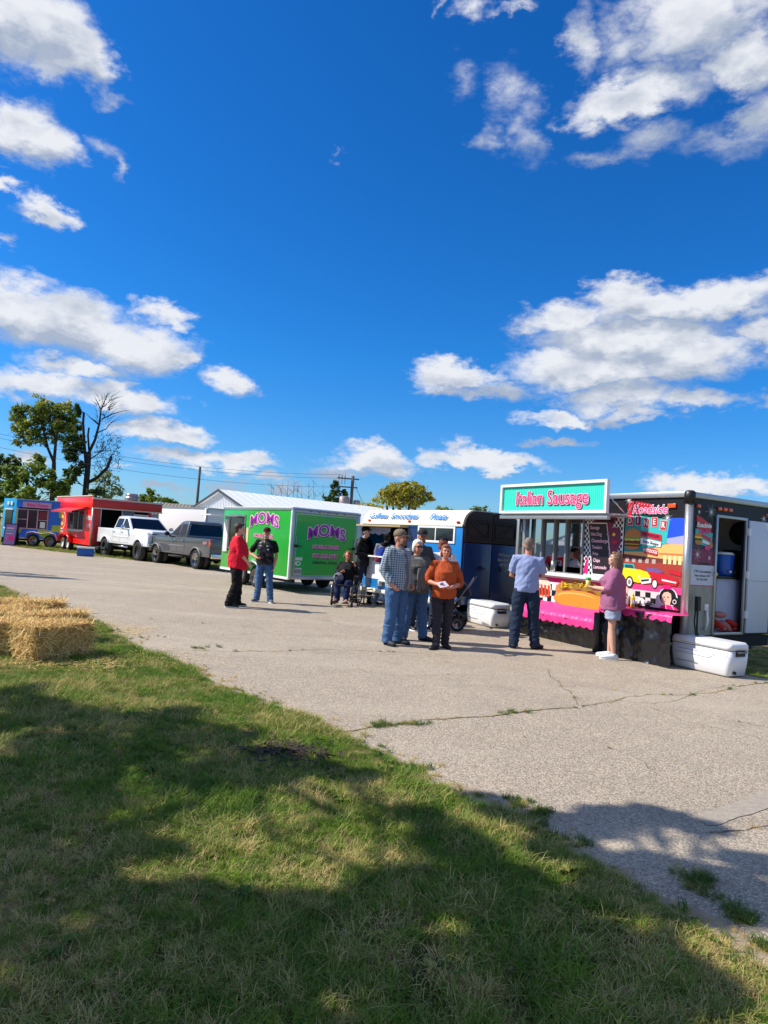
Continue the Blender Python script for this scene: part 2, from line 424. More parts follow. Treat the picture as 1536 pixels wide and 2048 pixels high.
def sheet(name, pts, z, mat, kind='structure'):
    bm = bmesh.new(); vs = [bm.verts.new((x, y, z)) for x, y in pts]; f = bm.faces.new(vs)
    bmesh.ops.triangulate(bm, faces=[f]); bmesh.ops.recalc_face_normals(bm, faces=bm.faces[:])
    if bm.faces[0:1] and sum(f.normal.z for f in bm.faces) < 0: bmesh.ops.reverse_faces(bm, faces=bm.faces[:])
    me = bpy.data.meshes.new(name); bm.to_mesh(me); bm.free(); me.materials.append(mat)
    o = bpy.data.objects.new(name, me); COL.objects.link(o); return tag(o, kind=kind)
sheet('asphalt_lot', [(-72, 84)] + a2[1:] + [(30, -14)] + a1[::-1], 0, ASPH)
sheet('lawn', a1 + [(5, -30), (-60, -30)], .014, LAWNM)
# sandy crumbled margin where the asphalt breaks up into the lawn
SAND = M('sandy_margin', (168, 148, 122), .95, var=.45, vs=12, bump=.5, bs=120)
inner = [(x - .16, y - .16) for x, y in a1 if -12 < x < 2.3]; outer = [(x + .05 + .16 * max(0, mn.noise(Vector((x * 1.7, y * 1.7, 33)))) + .05 * mn.noise(Vector((x * 9, y * 9, 3))), y + .05 + .16 * max(0, mn.noise(Vector((x * 1.7, y * 1.7, 33)))) + .05 * mn.noise(Vector((x * 9, y * 9, 7)))) for x, y in a1 if -12 < x < 2.3]
sg = MB(); sg.add([(x, y, .006) for x, y in inner] + [(x, y, .006) for x, y in outer], [(i, i + 1, len(inner) + i + 1, len(inner) + i) for i in range(len(inner) - 1)]); tag(sg.build('sandy_margin', SAND), kind='structure')
# worn patch of lighter asphalt on the right
PATCH = M('pale_asphalt_patch', (172, 160, 144), .85, var=.45, vs=26, bump=.5, bs=160)
pp = [G(1395, 1632), G(1560, 1570), G(1600, 1600), G(1420, 1652)]
sheet('asphalt_patch', ragged([(p.x, p.y) for p in pp] + [(pp[0].x, pp[0].y)], .02, .05, 2)[:-1], .004, PATCH)

# cracks: earth filled, jagged ribbons
CRM = M('crack_earth', (98, 86, 68), .95, var=.4, vs=30)
cracks = [([(690, 1462), (740, 1455), (790, 1449), (850, 1443), (910, 1437), (980, 1432), (1040, 1425), (1100, 1418), (1160, 1414)], .022, 1),
          ([(1160, 1414), (1230, 1400), (1290, 1390), (1370, 1390), (1430, 1385), (1480, 1372), (1540, 1365)], .013, .5),
          ([(1092, 1338), (1110, 1360), (1140, 1385), (1150, 1400), (1160, 1414)], .011, .1), ([(1110, 1372), (1170, 1372), (1230, 1380), (1290, 1390)], .009, .1),
          ([(1230, 1400), (1310, 1408), (1370, 1395), (1410, 1378), (1470, 1370)], .009, .15), ([(1300, 1415), (1380, 1445), (1450, 1460), (1540, 1480)], .009, .1),
          ([(360, 1300), (450, 1303), (560, 1302), (640, 1299), (768, 1303), (900, 1312)], .016, .45), ([(430, 1271), (520, 1268), (640, 1272), (760, 1270)], .01, .05),
          ([(556, 1172), (600, 1184), (650, 1191), (700, 1196)], .03, .8), ([(1425, 1668), (1490, 1660), (1560, 1652)], .012, .8), ([(700, 1330), (740, 1347), (800, 1352), (880, 1349), (1000, 1352)], .007, .03),
          ([(300, 1238), (380, 1246), (470, 1250), (560, 1262)], .01, .1), ([(880, 1320), (960, 1345), (1090, 1360)], .006, .03), ([(1180, 1480), (1260, 1510), (1330, 1560)], .005, .03), ([(640, 1240), (700, 1252), (745, 1256)], .012, .1),
          ([(1440, 1440), (1500, 1448), (1560, 1462)], .008, .1), ([(200, 1160), (330, 1170), (440, 1190)], .016, .05)]
cm = MB(); crack_pts = []
for pts, w, veg in cracks:
    wp = [G(*p) for p in pts]; fine_ = []
    for i in range(len(wp) - 1):
        n = max(2, int((wp[i + 1] - wp[i]).length / .06))
        for k in range(n):
            p = wp[i].lerp(wp[i + 1], k / n); d = (wp[i + 1] - wp[i]).normalized()
            j = .05 * mn.noise(p * 3.1) + .03 * mn.noise(p * 11)
            fine_.append((Vector((p.x - d.y * j, p.y + d.x * j, .004)), d, w * .8 * (.4 + abs(mn.noise(p * 8)) * 1.6)))
            if R_.random() < veg: crack_pts.append(fine_[-1][0].copy())
    vs = []
    for p, d, ww in fine_: vs += [(p.x - d.y * ww / 2, p.y + d.x * ww / 2, .004), (p.x + d.y * ww / 2, p.y - d.x * ww / 2, .004)]
    cm.add(vs, [(2 * i, 2 * i + 1, 2 * i + 3, 2 * i + 2) for i in range(len(fine_) - 1)])
tag(cm.build('asphalt_cracks', CRM), kind='structure')

# ---- grass
def grass_mat(name, cols, dry, dryness, rough=.6):
    m = bpy.data.materials.new(name); m.use_nodes = True; t = m.node_tree; b = t.nodes['Principled BSDF']; N = NB(t)
    P = N.n('ShaderNodeNewGeometry').outputs['Position']; rnd = N.n('ShaderNodeObjectInfo').outputs['Random']
    a = N.noise(P, 1.1, 4, .6); c = N.noise(P, 6, 3, .6)
    g = N.mix(N.mr(c, .3, .7), lin(cols[0]), lin(cols[1])); g = N.mix(N.mr(rnd, 0, 1, 0, .6), g, lin(cols[2]))
    dr = N.m('ADD', N.m('MULTIPLY', a, 1.), N.m('MULTIPLY', rnd, .42)); dr = N.mr(dr, dryness, dryness + .22, 0, .95)
    N.put(b, 'Base Color', N.mix(dr, g, lin(dry))); b.inputs['Roughness'].default_value = rough; b.inputs['Specular IOR Level'].default_value = .25
    b.inputs['Subsurface Weight'].default_value = 0
    tr = N.n('ShaderNodeBsdfTranslucent'); N.put(tr, 'Color', N.mix(dr, g, lin(dry)))
    mx = N.n('ShaderNodeMixShader'); mx.inputs[0].default_value = .3
    out = t.nodes['Material Output']; t.links.new(b.outputs[0], mx.inputs[1]); t.links.new(tr.outputs[0], mx.inputs[2]); t.links.new(mx.outputs[0], out.inputs[0])
    return m
GRASSM = grass_mat('lawn_grass', [(82, 120, 30), (130, 158, 44), (54, 94, 26)], (202, 180, 118), .68)
WEEDM = grass_mat('weed_green', [(72, 104, 40), (104, 124, 50), (58, 88, 36)], (164, 156, 84), .72)
DRYM = grass_mat('dry_yellow_grass', [(176, 160, 80), (190, 166, 70), (150, 140, 70)], (206, 170, 96), .7)
STRAWM = M('straw', (238, 204, 128), .6, var=.3, vs=9, k=.95); STRAWD = M('straw_deep', (196, 150, 80), .7, var=.35, vs=9)
def tuft(name, mat, n, h, spread, w, seed, flat=.7):
    r = random.Random(seed); mb = MB()
    for i in range(n):
        a = r.random() * 2 * PI; rr = spread * math.sqrt(r.random()); x, y = rr * math.cos(a), rr * math.sin(a)
        L = h * (.5 + r.random()); dirn_ = r.random() * 2 * PI; le = flat * (.3 + r.random() * 1.1)
        dx, dy = math.cos(dirn_), math.sin(dirn_); ww = w * (.6 + .8 * r.random()); px_, py_ = -dy * ww / 2, dx * ww / 2
        vs = []
        for k, tt in enumerate((0, .4, .75, 1)):
            hor = le * L * tt * tt * 1.0 + le * .2 * L * tt; z = L * tt * max(.2, 1 - .45 * le * tt); q = (1 - tt * .85)
            vs += [(x + dx * hor + px_ * q, y + dy * hor + py_ * q, z), (x + dx * hor - px_ * q, y + dy * hor - py_ * q, z)]
        mb.add(vs, [(0, 1, 3, 2), (2, 3, 5, 4), (4, 5, 7, 6)], 0, True)
    me = mb.mesh(name); me.materials.append(mat); return bpy.data.objects.new(name, me)
def broad(name, mat, seed):
    r = random.Random(seed); mb = MB()
    for i in range(7):
        a = i * 2 * PI / 7 + r.random() * .5; L = .022 + r.random() * .03; w = L * .3
        c, s_ = math.cos(a), math.sin(a); vs = []
        for tt, ww, z in ((0, .2, .004), (.35, 1, .022), (.7, .9, .03), (1, .08, .018)):
            vs += [(c * L * tt - s_ * w * ww, s_ * L * tt + c * w * ww, z + r.random() * .008), (c * L * tt + s_ * w * ww, s_ * L * tt - c * w * ww, z)]
        mb.add(vs, [(0, 1, 3, 2), (2, 3, 5, 4), (4, 5, 7, 6)], 0, True)
    me = mb.mesh(name); me.materials.append(mat); return bpy.data.objects.new(name, me)
def proto_col(name, obs):
    c = bpy.data.collections.new(name)
    for o in obs: c.objects.link(o)
    return c
def scatter(name, pts, scales, coll, seed=0, tilt=.25, kind='stuff', label=None):
    me = bpy.data.meshes.new(name); me.from_pydata([tuple(p) for p in pts], [], [])
    at_ = me.attributes.new('sc', 'FLOAT', 'POINT'); at_.data.foreach_set('value', scales)
    o = bpy.data.objects.new(name, me); COL.objects.link(o); tag(o, label=label, kind=kind)
    g = bpy.data.node_groups.new(name, 'GeometryNodeTree')
    g.interface.new_socket('Geometry', in_out='INPUT', socket_type='NodeSocketGeometry'); g.interface.new_socket('Geometry', in_out='OUTPUT', socket_type='NodeSocketGeometry')
    i = g.nodes.new('NodeGroupInput'); u = g.nodes.new('NodeGroupOutput'); N = NB(g)
    ci = g.nodes.new('GeometryNodeCollectionInfo'); ci.inputs[0].default_value = coll; ci.inputs['Separate Children'].default_value = True; ci.inputs['Reset Children'].default_value = True
    ip = g.nodes.new('GeometryNodeInstanceOnPoints'); g.links.new(i.outputs[0], ip.inputs['Points']); g.links.new(ci.outputs[0], ip.inputs['Instance']); ip.inputs['Pick Instance'].default_value = True
    ri = g.nodes.new('FunctionNodeRandomValue'); ri.data_type = 'INT'; ri.inputs[4].default_value = 0; ri.inputs[5].default_value = len(coll.objects) - 1; ri.inputs['Seed'].default_value = seed
    g.links.new(ri.outputs[2], ip.inputs['Instance Index'])
    rv = g.nodes.new('FunctionNodeRandomValue'); rv.data_type = 'FLOAT_VECTOR'; rv.inputs[0].default_value = (-tilt, -tilt, 0); rv.inputs[1].default_value = (tilt, tilt, 6.283); rv.inputs['Seed'].default_value = seed + 5
    g.links.new(rv.outputs[0], ip.inputs['Rotation'])
    na = g.nodes.new('GeometryNodeInputNamedAttribute'); na.data_type = 'FLOAT'; na.inputs[0].default_value = 'sc'; g.links.new(na.outputs[0], ip.inputs['Scale'])
    g.links.new(ip.outputs[0], u.inputs[0])
    md = o.modifiers.new('scatter', 'NODES'); md.node_group = g
    return o
def inside(x, y, poly):
    c = False; j = len(poly) - 1
    for i in range(len(poly)):
        xi, yi = poly[i]; xj, yj = poly[j]
        if (yi > y) != (yj > y) and x < (xj - xi) * (y - yi) / (yj - yi) + xi: c = not c
        j = i
    return c
lawn_poly = [(x, y) for x, y in a1] + [(5, -30), (-60, -30)]
small_poly = [p for p in lawn_poly if p[1] > -4 and p[0] > -13 and p[1] < 20] + [(2.5, 0), (-13, 0)]
tufts = proto_col('grass_tufts', [tuft('tuft', GRASSM, 30, .036 + .006 * (s % 3), .055, .0044, s, .85) for s in range(5)])
clover = proto_col('broad_leaves', [broad('leafy_weed', WEEDM, s) for s in range(4)])
weeds = proto_col('weed_tufts', [tuft('weed', WEEDM, 44, .05, .045, .005, 30 + s, 1.0) for s in range(3)])
drys = proto_col('dry_tufts', [tuft('dry', DRYM, 26, .032, .04, .004, 60 + s, 1.3) for s in range(3)])
pts, scs, bp_, bs_ = [], [], [], []
def lawn_fill(x0, x1, y0, y1, dens_, smin, smax):
    n = int((x1 - x0) * (y1 - y0) * dens_)
    for _ in range(n):
        x, y = R_.uniform(x0, x1), R_.uniform(y0, y1)
        if abs(x) > y * .62 + .9 or not inside(x, y, small_poly): continue
        q = mn.noise(Vector((x * .9, y * .9, 5))); bare = mn.noise(Vector((x * 2.6, y * 2.6, 15)))
        if bare > .34 and R_.random() < .6: continue
        pts.append((x, y, .012)); scs.append(R_.uniform(smin, smax) * (1 + .55 * q))
lawn_fill(-3.6, 2.8, 1.6, 4.2, 900, .6, 1.15); lawn_fill(-5.6, 1.6, 4.2, 7.5, 620, .65, 1.3); lawn_fill(-10, 0, 7.5, 16, 300, .9, 1.7)
scatter('lawn_grass', pts, scs, tufts, 3)
for _ in range(2600):
    x, y = R_.uniform(-4.5, 2.0), R_.uniform(1.7, 8.5)
    if inside(x, y, small_poly) and mn.noise(Vector((x * 1.5, y * 1.5, 40))) > .12: bp_.append((x, y, .02)); bs_.append(R_.uniform(.4, .95))
scatter('broad_leaved_weeds', bp_, bs_, clover, 8, .35)
# shaggy edge, weeds rooted in the cracks and at the broken rim of the asphalt
ep, es, dp, ds = [], [], [], []
for x, y in a1:
    if -13 < x < 2.4 and 2 < y < 20:
        for k in range(3):
            if R_.random() < .8: ep.append((x + R_.gauss(-.03, .07), y + R_.gauss(-.04, .06), .004)); es.append(R_.uniform(.4, 1.15))
        for k in range(4):
            if mn.noise(Vector((x * 2, y * 2, 8))) > -.2: dp.append((x + R_.gauss(.04, .11), y + R_.gauss(.04, .12), .004)); ds.append(R_.uniform(.4, 1.1))
for p in crack_pts:
    y_ = mn.noise(p * 2.5)
    (ep if y_ > .15 else dp).append((p.x + R_.gauss(0, .012), p.y + R_.gauss(0, .012), .002)); (es if y_ > .15 else ds).append(R_.uniform(.25, .75))
for (cx, cy, rx, ry, n) in [(1045, 1608, 22, 8, 16), (1085, 1626, 24, 10, 26), (1075, 1655, 15, 6, 8), (1115, 1683, 24, 8, 20), (1170, 1690, 22, 6, 6), (1355, 1755, 20, 8, 6), (1395, 1768, 26, 12, 24), (1430, 1800, 10, 5, 4), (1485, 1840, 28, 9, 24), (1465, 1822, 12, 8, 6), (1515, 1897, 20, 8, 10), (280, 1275, 24, 3, 10), (410, 1295, 20, 3, 8), (480, 1385, 26, 5, 8), (810, 1449, 40, 4, 26), (765, 1452, 24, 4, 14), (1025, 1426, 20, 3, 8), (1210, 1512, 20, 3, 0), (1330, 1512, 14, 2, 0)]:
    for _ in range(n):
        p = G(cx + R_.gauss(0, rx * .6), cy + R_.gauss(0, ry * .6)); ep.append((p.x, p.y, .004)); es.append(R_.choice((.25, .4, .5, .7, .95)))
scatter('edge_weeds', ep, es, weeds, 12, .2); scatter('dry_grass_fringe', dp, ds, drys, 14, .3)
# far verge and grass under the trailers
vp, vs_ = [], []
for _ in range(9000):
    x = R_.uniform(-24, -3); y = R_.uniform(27, 46)
    yb = np.interp(x, [-24, -21.2, -16.84, -13.35, -10.3, -7.6, -4.4], [40.3, 38.2, 34.76, 32.5, 30.5, 29.2, 28.6])
    if yb < y < yb + 6.5: vp.append((x, y, -.03)); vs_.append(R_.uniform(1.4, 2.8))
for _ in range(700):
    x, y = R_.uniform(5.2, 9), R_.uniform(8.6, 14)
    if y > 10.2 - (x - 5.2) * .8 + .15: vp.append((x, y, -.03)); vs_.append(R_.uniform(.8, 1.6))
scatter('verge_grass', vp, vs_, tufts, 21)
# fallen leaves
FL = M('fallen_leaf', (122, 98, 62), .8, var=.5, vs=30); fl = MB()
for _ in range(300):
    x, y = R_.uniform(-4.5, 2.4), R_.uniform(1.8, 8)
    if abs(x) > y * .62 + .9: continue
    on = inside(x, y, small_poly)
    if not on and R_.random() < .93: continue
    s = R_.uniform(.006, .015); fl.X = Matrix.Translation((x, y, R_.uniform(.03, .05) if on else .008)) @ Matrix.Rotation(R_.random() * 6.3, 4, 'Z') @ Matrix.Rotation(R_.uniform(-.6, .6) if on else .1, 4, 'X')
    fl.poly([(-s * 1.4, 0, 0), (-s * .3, -s * .8, .003), (s * 1.3, 0, .004), (-s * .3, s * .8, .003)])
tag(fl.build('fallen_leaves', FL, fix=False), kind='stuff')
# burnt dark patch in the grass
BURN = M('burnt_ground', (62, 50, 42), .95, var=.4, vs=14)
bmn = MB()
for _ in range(300):
    p = G(570 + R_.gauss(0, 44), 1512 + R_.gauss(0, 12)); s = R_.uniform(.012, .03); a = R_.random() * PI; z = R_.uniform(.03, .05)
    bmn.X = Matrix.Translation((p.x, p.y, z)) @ Matrix.Rotation(a, 4, 'Z') @ Matrix.Rotation(R_.uniform(-.5, .5), 4, 'X')
    bmn.poly([(-s * 1.6, -s * .3, 0), (s * 1.3, -s * .4, 0), (s * 1.5, s * .3, .006), (-s, s * .4, .004)])
tag(bmn.build('burnt_grass_patch', BURN, fix=False), kind='stuff')

# ---- straw bales
def straw_strands(mb, n, boxd, r, mi=0, L=(.06, .16)):
    X, Y, Z = boxd
    for _ in range(n):
        f = r.choice('ttteab cd'.replace(' ', '')); 
        if f in 'te': p = Vector((r.uniform(-X, X), r.uniform(-Y, Y), Z * 2)); nrm = Vector((0, 0, 1))
        elif f == 'a': p = Vector((X, r.uniform(-Y, Y), r.uniform(0, 2 * Z))); nrm = Vector((1, 0, 0))
        elif f == 'b': p = Vector((-X, r.uniform(-Y, Y), r.uniform(0, 2 * Z))); nrm = Vector((-1, 0, 0))
        elif f == 'c': p = Vector((r.uniform(-X, X), Y, r.uniform(0, 2 * Z))); nrm = Vector((0, 1, 0))
        else: p = Vector((r.uniform(-X, X), -Y, r.uniform(0, 2 * Z))); nrm = Vector((0, -1, 0))
        d = Vector((r.gauss(0, 1), r.gauss(0, 1), r.gauss(0, .8))); d = (d - nrm * d.dot(nrm) * .75).normalized()
        l = r.uniform(*L); w = r.uniform(.002, .004); s_ = d.cross(nrm).normalized() * w
        p = p + nrm * r.uniform(-.005, .012); q = p + d * l; mid = (p + q) / 2 + nrm * r.uniform(0, .014)
        mb.add([p - s_, p + s_, mid + s_, mid - s_, q + s_ * .5, q - s_ * .5], [(0, 1, 2, 3), (3, 2, 4, 5)], r.choice((0, 0, 1)))
def bale(loc, rz, label, seed, dims=(.46, .23, .185)):
    r = random.Random(seed); t = thing('straw_bale', label, 'straw bale', loc, rz, 'straw bales on the lawn')
    X, Y, Z = dims; bm = bmesh.new(); bmesh.ops.create_cube(bm, size=2)
    bmesh.ops.subdivide_edges(bm, edges=bm.edges[:], cuts=14, use_grid_fill=True)
    for v in bm.verts:
        p = Vector((v.co.x * X, v.co.y * Y, (v.co.z + 1) * Z))
        e = (abs(v.co.x) ** 6 + abs(v.co.y) ** 6 + abs(v.co.z) ** 6)
        k = 1 - .05 * max(0, e - 1); c = Vector((0, 0, Z)); p = c + (p - c) * k
        nz = mn.noise(p * 9 + Vector((seed, 0, 0))) * .022 + mn.noise(p * 30 + Vector((seed, 3, 0))) * .012
        for tw in (-.12, .12): nz -= .012 * math.exp(-((p.y - tw) / .025) ** 2)
        v.co = p + (p - c).normalized() * nz
    me = bpy.data.meshes.new('packed_straw'); bm.to_mesh(me); bm.free(); me.materials.append(STRAWD)
    o = bpy.data.objects.new('packed_straw', me); COL.objects.link(o); o.parent = t
    mb = MB(); straw_strands(mb, 3600, (X, Y, Z), r); mb.build('loose_straw', [STRAWM, STRAWD], t, fix=False)['kind'] = 'stuff'
    for tw in (-.12, .12):
        q = MB(); xx, zz = X * .985, Z * 2 * .985
        q.tube([(-xx, tw, .02), (-xx, tw, zz), (0, tw, zz + .004), (xx, tw, zz), (xx, tw, .02)], .003, 5); q.build('twine', DRYM, t)
    return t
bale((-3.76, 7.98, .014), math.radians(60), 'front straw bale with its bright end beside a darker long side', 1, (.37, .23, .19))
bale((-4.36, 8.0, .014), math.radians(8), 'straw bale at the left picture edge, left of the front bale', 2)
bale((-4.28, 8.92, .014), math.radians(52), 'straw bale right behind the front bale, in the middle of the group', 3)
bale((-4.95, 9.1, .014), math.radians(70), 'straw bale at the left edge behind the first row', 4)
bale((-5.12, 10.1, .014), math.radians(25), 'rearmost straw bale, nearest to the asphalt road', 5)
sm_ = MB(); r = random.Random(3)
for _ in range(1500):
    c = r.choice([(215, 1245, 30, 10), (250, 1262, 30, 8), (270, 1262, 20, 6), (150, 1230, 30, 12), (120, 1335, 60, 6), (330, 1310, 60, 18), (205, 1335, 20, 8)])
    p = G(c[0] + r.gauss(0, c[2]), c[1] + r.gauss(0, c[3])); a = r.random() * PI; l = r.uniform(.03, .09); z = .012 if not inside(p.x, p.y, small_poly) else r.uniform(.03, .06)
    d = Vector((math.cos(a), math.sin(a), r.uniform(-.05, .05))); s_ = Vector((-d.y, d.x, 0)) * .0025; p.z = z
    sm_.add([p - s_, p + s_, p + d * l + s_, p + d * l - s_], [(0, 1, 2, 3)], r.choice((0, 0, 1)))
tag(sm_.build('scattered_straw', [STRAWM, DRYM], fix=False), kind='stuff')
# ================================================================== TRAILERS
def wheel(parent, x, y, z, r, w, axis='x', hub=STEEL, spokes=6, out=-1, n=28, name='wheel', lugs=0, deep=.75):
    """tyre with tread shoulders, dished rim with spokes and a hub; out = side the face looks to"""
    t = bpy.data.objects.new(name, None); COL.objects.link(t); t.parent = parent; t.location = (x, y, z)
    if axis == 'y': t.rotation_euler = (0, 0, PI / 2)
    h = w / 2
    m = MB(); m.lathe((0, 0, 0), [(-h * .8, r * .62), (-h, r * .72), (-h, r * .9), (-h * .8, r * .985), (h * .8, r * .985), (h, r * .9), (h, r * .72), (h * .8, r * .62)], 'x', n)
    for i in range(lugs):
        a = 2 * PI * i / lugs
        m.X = Matrix.Rotation(a, 4, 'X'); m.cbox((0, 0, r * .985), (w * .92, 2 * PI * r / lugs * .55, r * .05))
    m.X = Matrix.Identity(4)
    m.build('tyre', RUB, t)
    m = MB(); o = out
    m.lathe((0, 0, 0), [(o * h * .98, r * .665), (o * h * 1.0, r * .63), (o * h * .8, r * .6)], 'x', n, 1)
    m.lathe((0, 0, 0), [(o * h * .8, r * .6), (o * h * (1 - deep), r * .57), (o * h * (1 - deep) * .9, .02)], 'x', n, 0 if spokes else 1)
    if spokes:
        for i in range(spokes):
            a = 2 * PI * i / spokes; m.X = Matrix.Rotation(a, 4, 'X')
            m.tube([(o * h * .78, 0, r * .1), (o * h * .82, 0, r * .61)], [(r * .3 / max(spokes, 4) * 2, w * .06), (r * .5 / max(spokes, 4) * 2, w * .05)], 6, 1, side=(0, 1, 0))
        m.X = Matrix.Identity(4)
    m.lathe((0, 0, 0), [(o * h * .5, r * .16), (o * h * .9, r * .15), (o * h * 1.0, r * .08)], 'x', 12, 1)
    m.build('rim', [DARK, hub], t)
    return t
def frame_strip(mb, u0, v0, u1, v1, w, d, X, mi=0):
    mb.X = X
    mb.box((u0, v0, 0), (u0 + w, v1, d), mi); mb.box((u1 - w, v0, 0), (u1, v1, d), mi); mb.box((u0 + w, v0, 0), (u1 - w, v0 + w, d), mi); mb.box((u0 + w, v1 - w, 0), (u1 - w, v1, d), mi)
    mb.X = Matrix.Identity(4)

# ------------------------------------------------------------- roadside food trailer (right)
YAW = math.radians(30.4)
D = thing('food_trailer', 'charcoal food trailer with a colourful diner picture wrap and raised awning, at the right', 'food trailer', (4.68, 10.43, 0), YAW, rot=(0, math.radians(.0), YAW))
DL, DW, DT, DB = 3.75, 2.22, 2.64, .47
m = MB()   # walls, with the serving window and the end door left open
t = .05
m.box((0, 0, DB), (t, 2.1, DT)); m.box((0, 2.1, DB), (t, DL, 1.22)); m.box((0, 2.1, 2.32), (t, DL, DT)); m.box((0, DL - .04, 1.22), (t, DL, 2.32))
m.box((t, DL - t, DB), (DW, DL, DT)); m.box((DW - t, t, DB), (DW, DL - t, DT))
m.box((t, 0, DB), (.7, t, DT)); m.box((1.45, 0, DB), (DW, t, DT)); m.box((.7, 0, 2.33), (1.45, t, DT))
m.build('wall', CHAR, D)
m = MB(); m.box((t, t, DB - .06), (DW - t, DL - t, DB + .02)); m.build('floor', ALUD, D)
m = MB(); m.box((.02, .02, DT + .001), (DW - .02, DL - .02, DT + .03)); m.box((.8, 1.5, DT + .03), (1.2, 1.9, DT + .13)); m.build('roof', WHITE, D, .01)
m = MB()
m.box((-.03, -.005, DT - .05), (.012, DL, DT + .04)); m.box((.06, -.03, DT - .05), (DW, .012, DT + .04))
m.build('roof_rail', ALU, D, .008)
m = MB(); m.tube([(.0, .0, DB), (.0, .0, DT - .14)], .062, 14); m.build('corner_post', ALU, D)
m = MB(); m.tube([(.0, .0, DT - .14), (.0, .0, DT + .03), (.0, .0, DT + .055)], [.082, .082, .05], 14); m.build('corner_cap', BLACK, D)
m = MB(); m.tube([(DW, .0, DB), (DW, .0, DT + .03)], .05, 12); m.build('corner_post', ALU, D)
# amber lamps
for (u, X) in ((.30, sideX(0, 0, .0)),):
    m = MB(); m.X = sideX(.3, 2.46, .0); m.box((-.075, -.035, 0), (.075, .035, .03)); m.build('marker_lamp', LAMPO, D, .01)
for x in (.2, .74, .88, 1.02, 2.05):
    m = MB(); m.X = endX(x, 2.47, 0); m.box((-.045, -.028, 0), (.045, .028, .03)); m.build('marker_lamp', LAMPO if x < 1.9 else LAMPR, D, .01)
# picture wrap on the side: everything is flat print
dk = M('dusk_blue_print', (30, 80, 215), .4, var=.03); dk2 = M('dusk_pale_print', (170, 170, 215), .4, var=.03); sunp = M('sunset_print', (250, 190, 110), .4, var=.12, vs=20); sunr = M('sunset_red_print', (170, 60, 45), .45, var=.25, vs=30)
tealp = M('deep_teal_print', (20, 150, 150), .4, var=.04); maro = M('maroon_print', (128, 26, 78), .4, var=.08)
d = Dec(sideX(0, 0))
d.rect(-1.19, .84, -.06, 1.62, sunr); d.rect(-1.19, 1.55, -.06, 1.72, M('diner_front_print', (120, 50, 40), .5, var=.3, vs=40))
d.poly([(-1.19, 1.66), (-.06, 1.6), (-.06, 1.88), (-1.19, 1.78)], sunp); d.poly([(-.45, 1.86), (-.06, 1.86), (-.06, 2.02), (-.45, 1.95)], dk2); d.poly([(-.45, 1.93), (-.06, 2.0), (-.06, 2.27), (-.38, 2.27)], dk)
d.rects([(-1.15 + i * .13, 1.53, -1.08 + i * .13, 1.6) for i in range(5)], M('grey_light_print', (190, 170, 160), .5)); d.rects([(-.42 + i * .09, 1.54, -.36 + i * .09, 1.68) for i in range(4)], M('lit_window_print', (255, 215, 150), .5)); d.rect(-.5, 1.685, -.08, 1.71, M('eave_print', (240, 120, 60), .5))
d.build('sunset_print', D)
d = Dec(sideX(0, 0), .006)       # sign board with word boxes
d.poly([(-1.19, 2.32), (-.33, 2.24), (-.38, 1.86), (-.62, 1.78), (-.66, 1.72), (-1.19, 1.7)], tealp); d.poly([(-.9, 2.3), (-.33, 2.24), (-.38, 1.86), (-.62, 1.8), (-.82, 1.78)], TEAL)
d.poly([(-1.13, 2.56), (-.72, 2.5), (-.66, 2.46), (-.74, 2.43), (-1.06, 2.46), (-1.08, 2.3), (-1.16, 2.3), (-1.15, 2.5)], RED)
d.poly([(-1.06, 2.34), (-.42, 2.3), (-.42, 2.28), (-1.06, 2.31)], BLACK)
for i, (u, v, a) in enumerate([(-1.09, 2.22, -.12), (-.93, 2.22, 0), (-.77, 2.18, -.1), (-.61, 2.2, 0), (-.44, 2.15, -.1)]):
    w = .052; h = .072; q = lambda x, y: (u + x * math.cos(a) - y * math.sin(a), v + x * math.sin(a) + y * math.cos(a))
    d.poly([q(-w - .008, -h - .008), q(w + .008, -h - .008), q(w + .008, h + .008), q(-w - .008, h + .008)], LPNK); d.poly([q(-w, -h), q(w, -h), q(w, h), q(-w, h)], RED if i != 1 else maro)
d.poly([(-.86, 2.06), (-.47, 2.0), (-.46, 1.9), (-.86, 1.97)], RED); d.poly([(-.86, 1.94), (-.47, 1.88), (-.47, 1.8), (-.86, 1.84)], WHITE); d.poly([(-.78, 1.8), (-.53, 1.76), (-.53, 1.66), (-.79, 1.7)], RED)
d.build('sign_board_print', D)
DOT = [(-1.09 + i * .055, 2.525 - i * .008) for i in range(8)]
for x, z in DOT:
    d = Dec(sideX(0, 0), .018); d.rect(x - .008, z - .008, x + .008, z + .008, LPNK); d.build('bulb_print', D)
def star(u, v, r, X, name='star_print', par=D, n=14):
    q = Dec(X, .018, 0.)
    for i in range(n):
        a = PI * i / n * 2; rr = r * (.6 + .4 * (i % 2)); q.poly([(u - math.sin(a) * .003, v + math.cos(a) * .003), (u + math.sin(a) * .003, v - math.cos(a) * .003), (u + math.cos(a) * rr, v + math.sin(a) * rr)], WHITE)
    q.build(name, par)
star(-1.13, 2.56, .1, sideX(0, 0)); star(-.37, 2.27, .11, sideX(0, 0))
X0 = sideX(.72, 2.4, .014)
text(D, 'lettering', 'Roadside', .2, X0, WHITE, .011, .3, layer=.001, sx=.92); text(D, 'lettering', 'Roadside', .2, X0, PINK, .002, .3, layer=.0035, sx=.92)
for i, (ch, u, v) in enumerate(zip('DINER', (-1.09, -.93, -.77, -.61, -.44), (2.22, 2.22, 2.18, 2.2, 2.15))):
    text(D, 'lettering', ch, .125, sideX(-u, v, .019), WHITE, .003, layer=.001, sx=.85)
Rr = Matrix.Rotation(-.15, 4, 'Z')
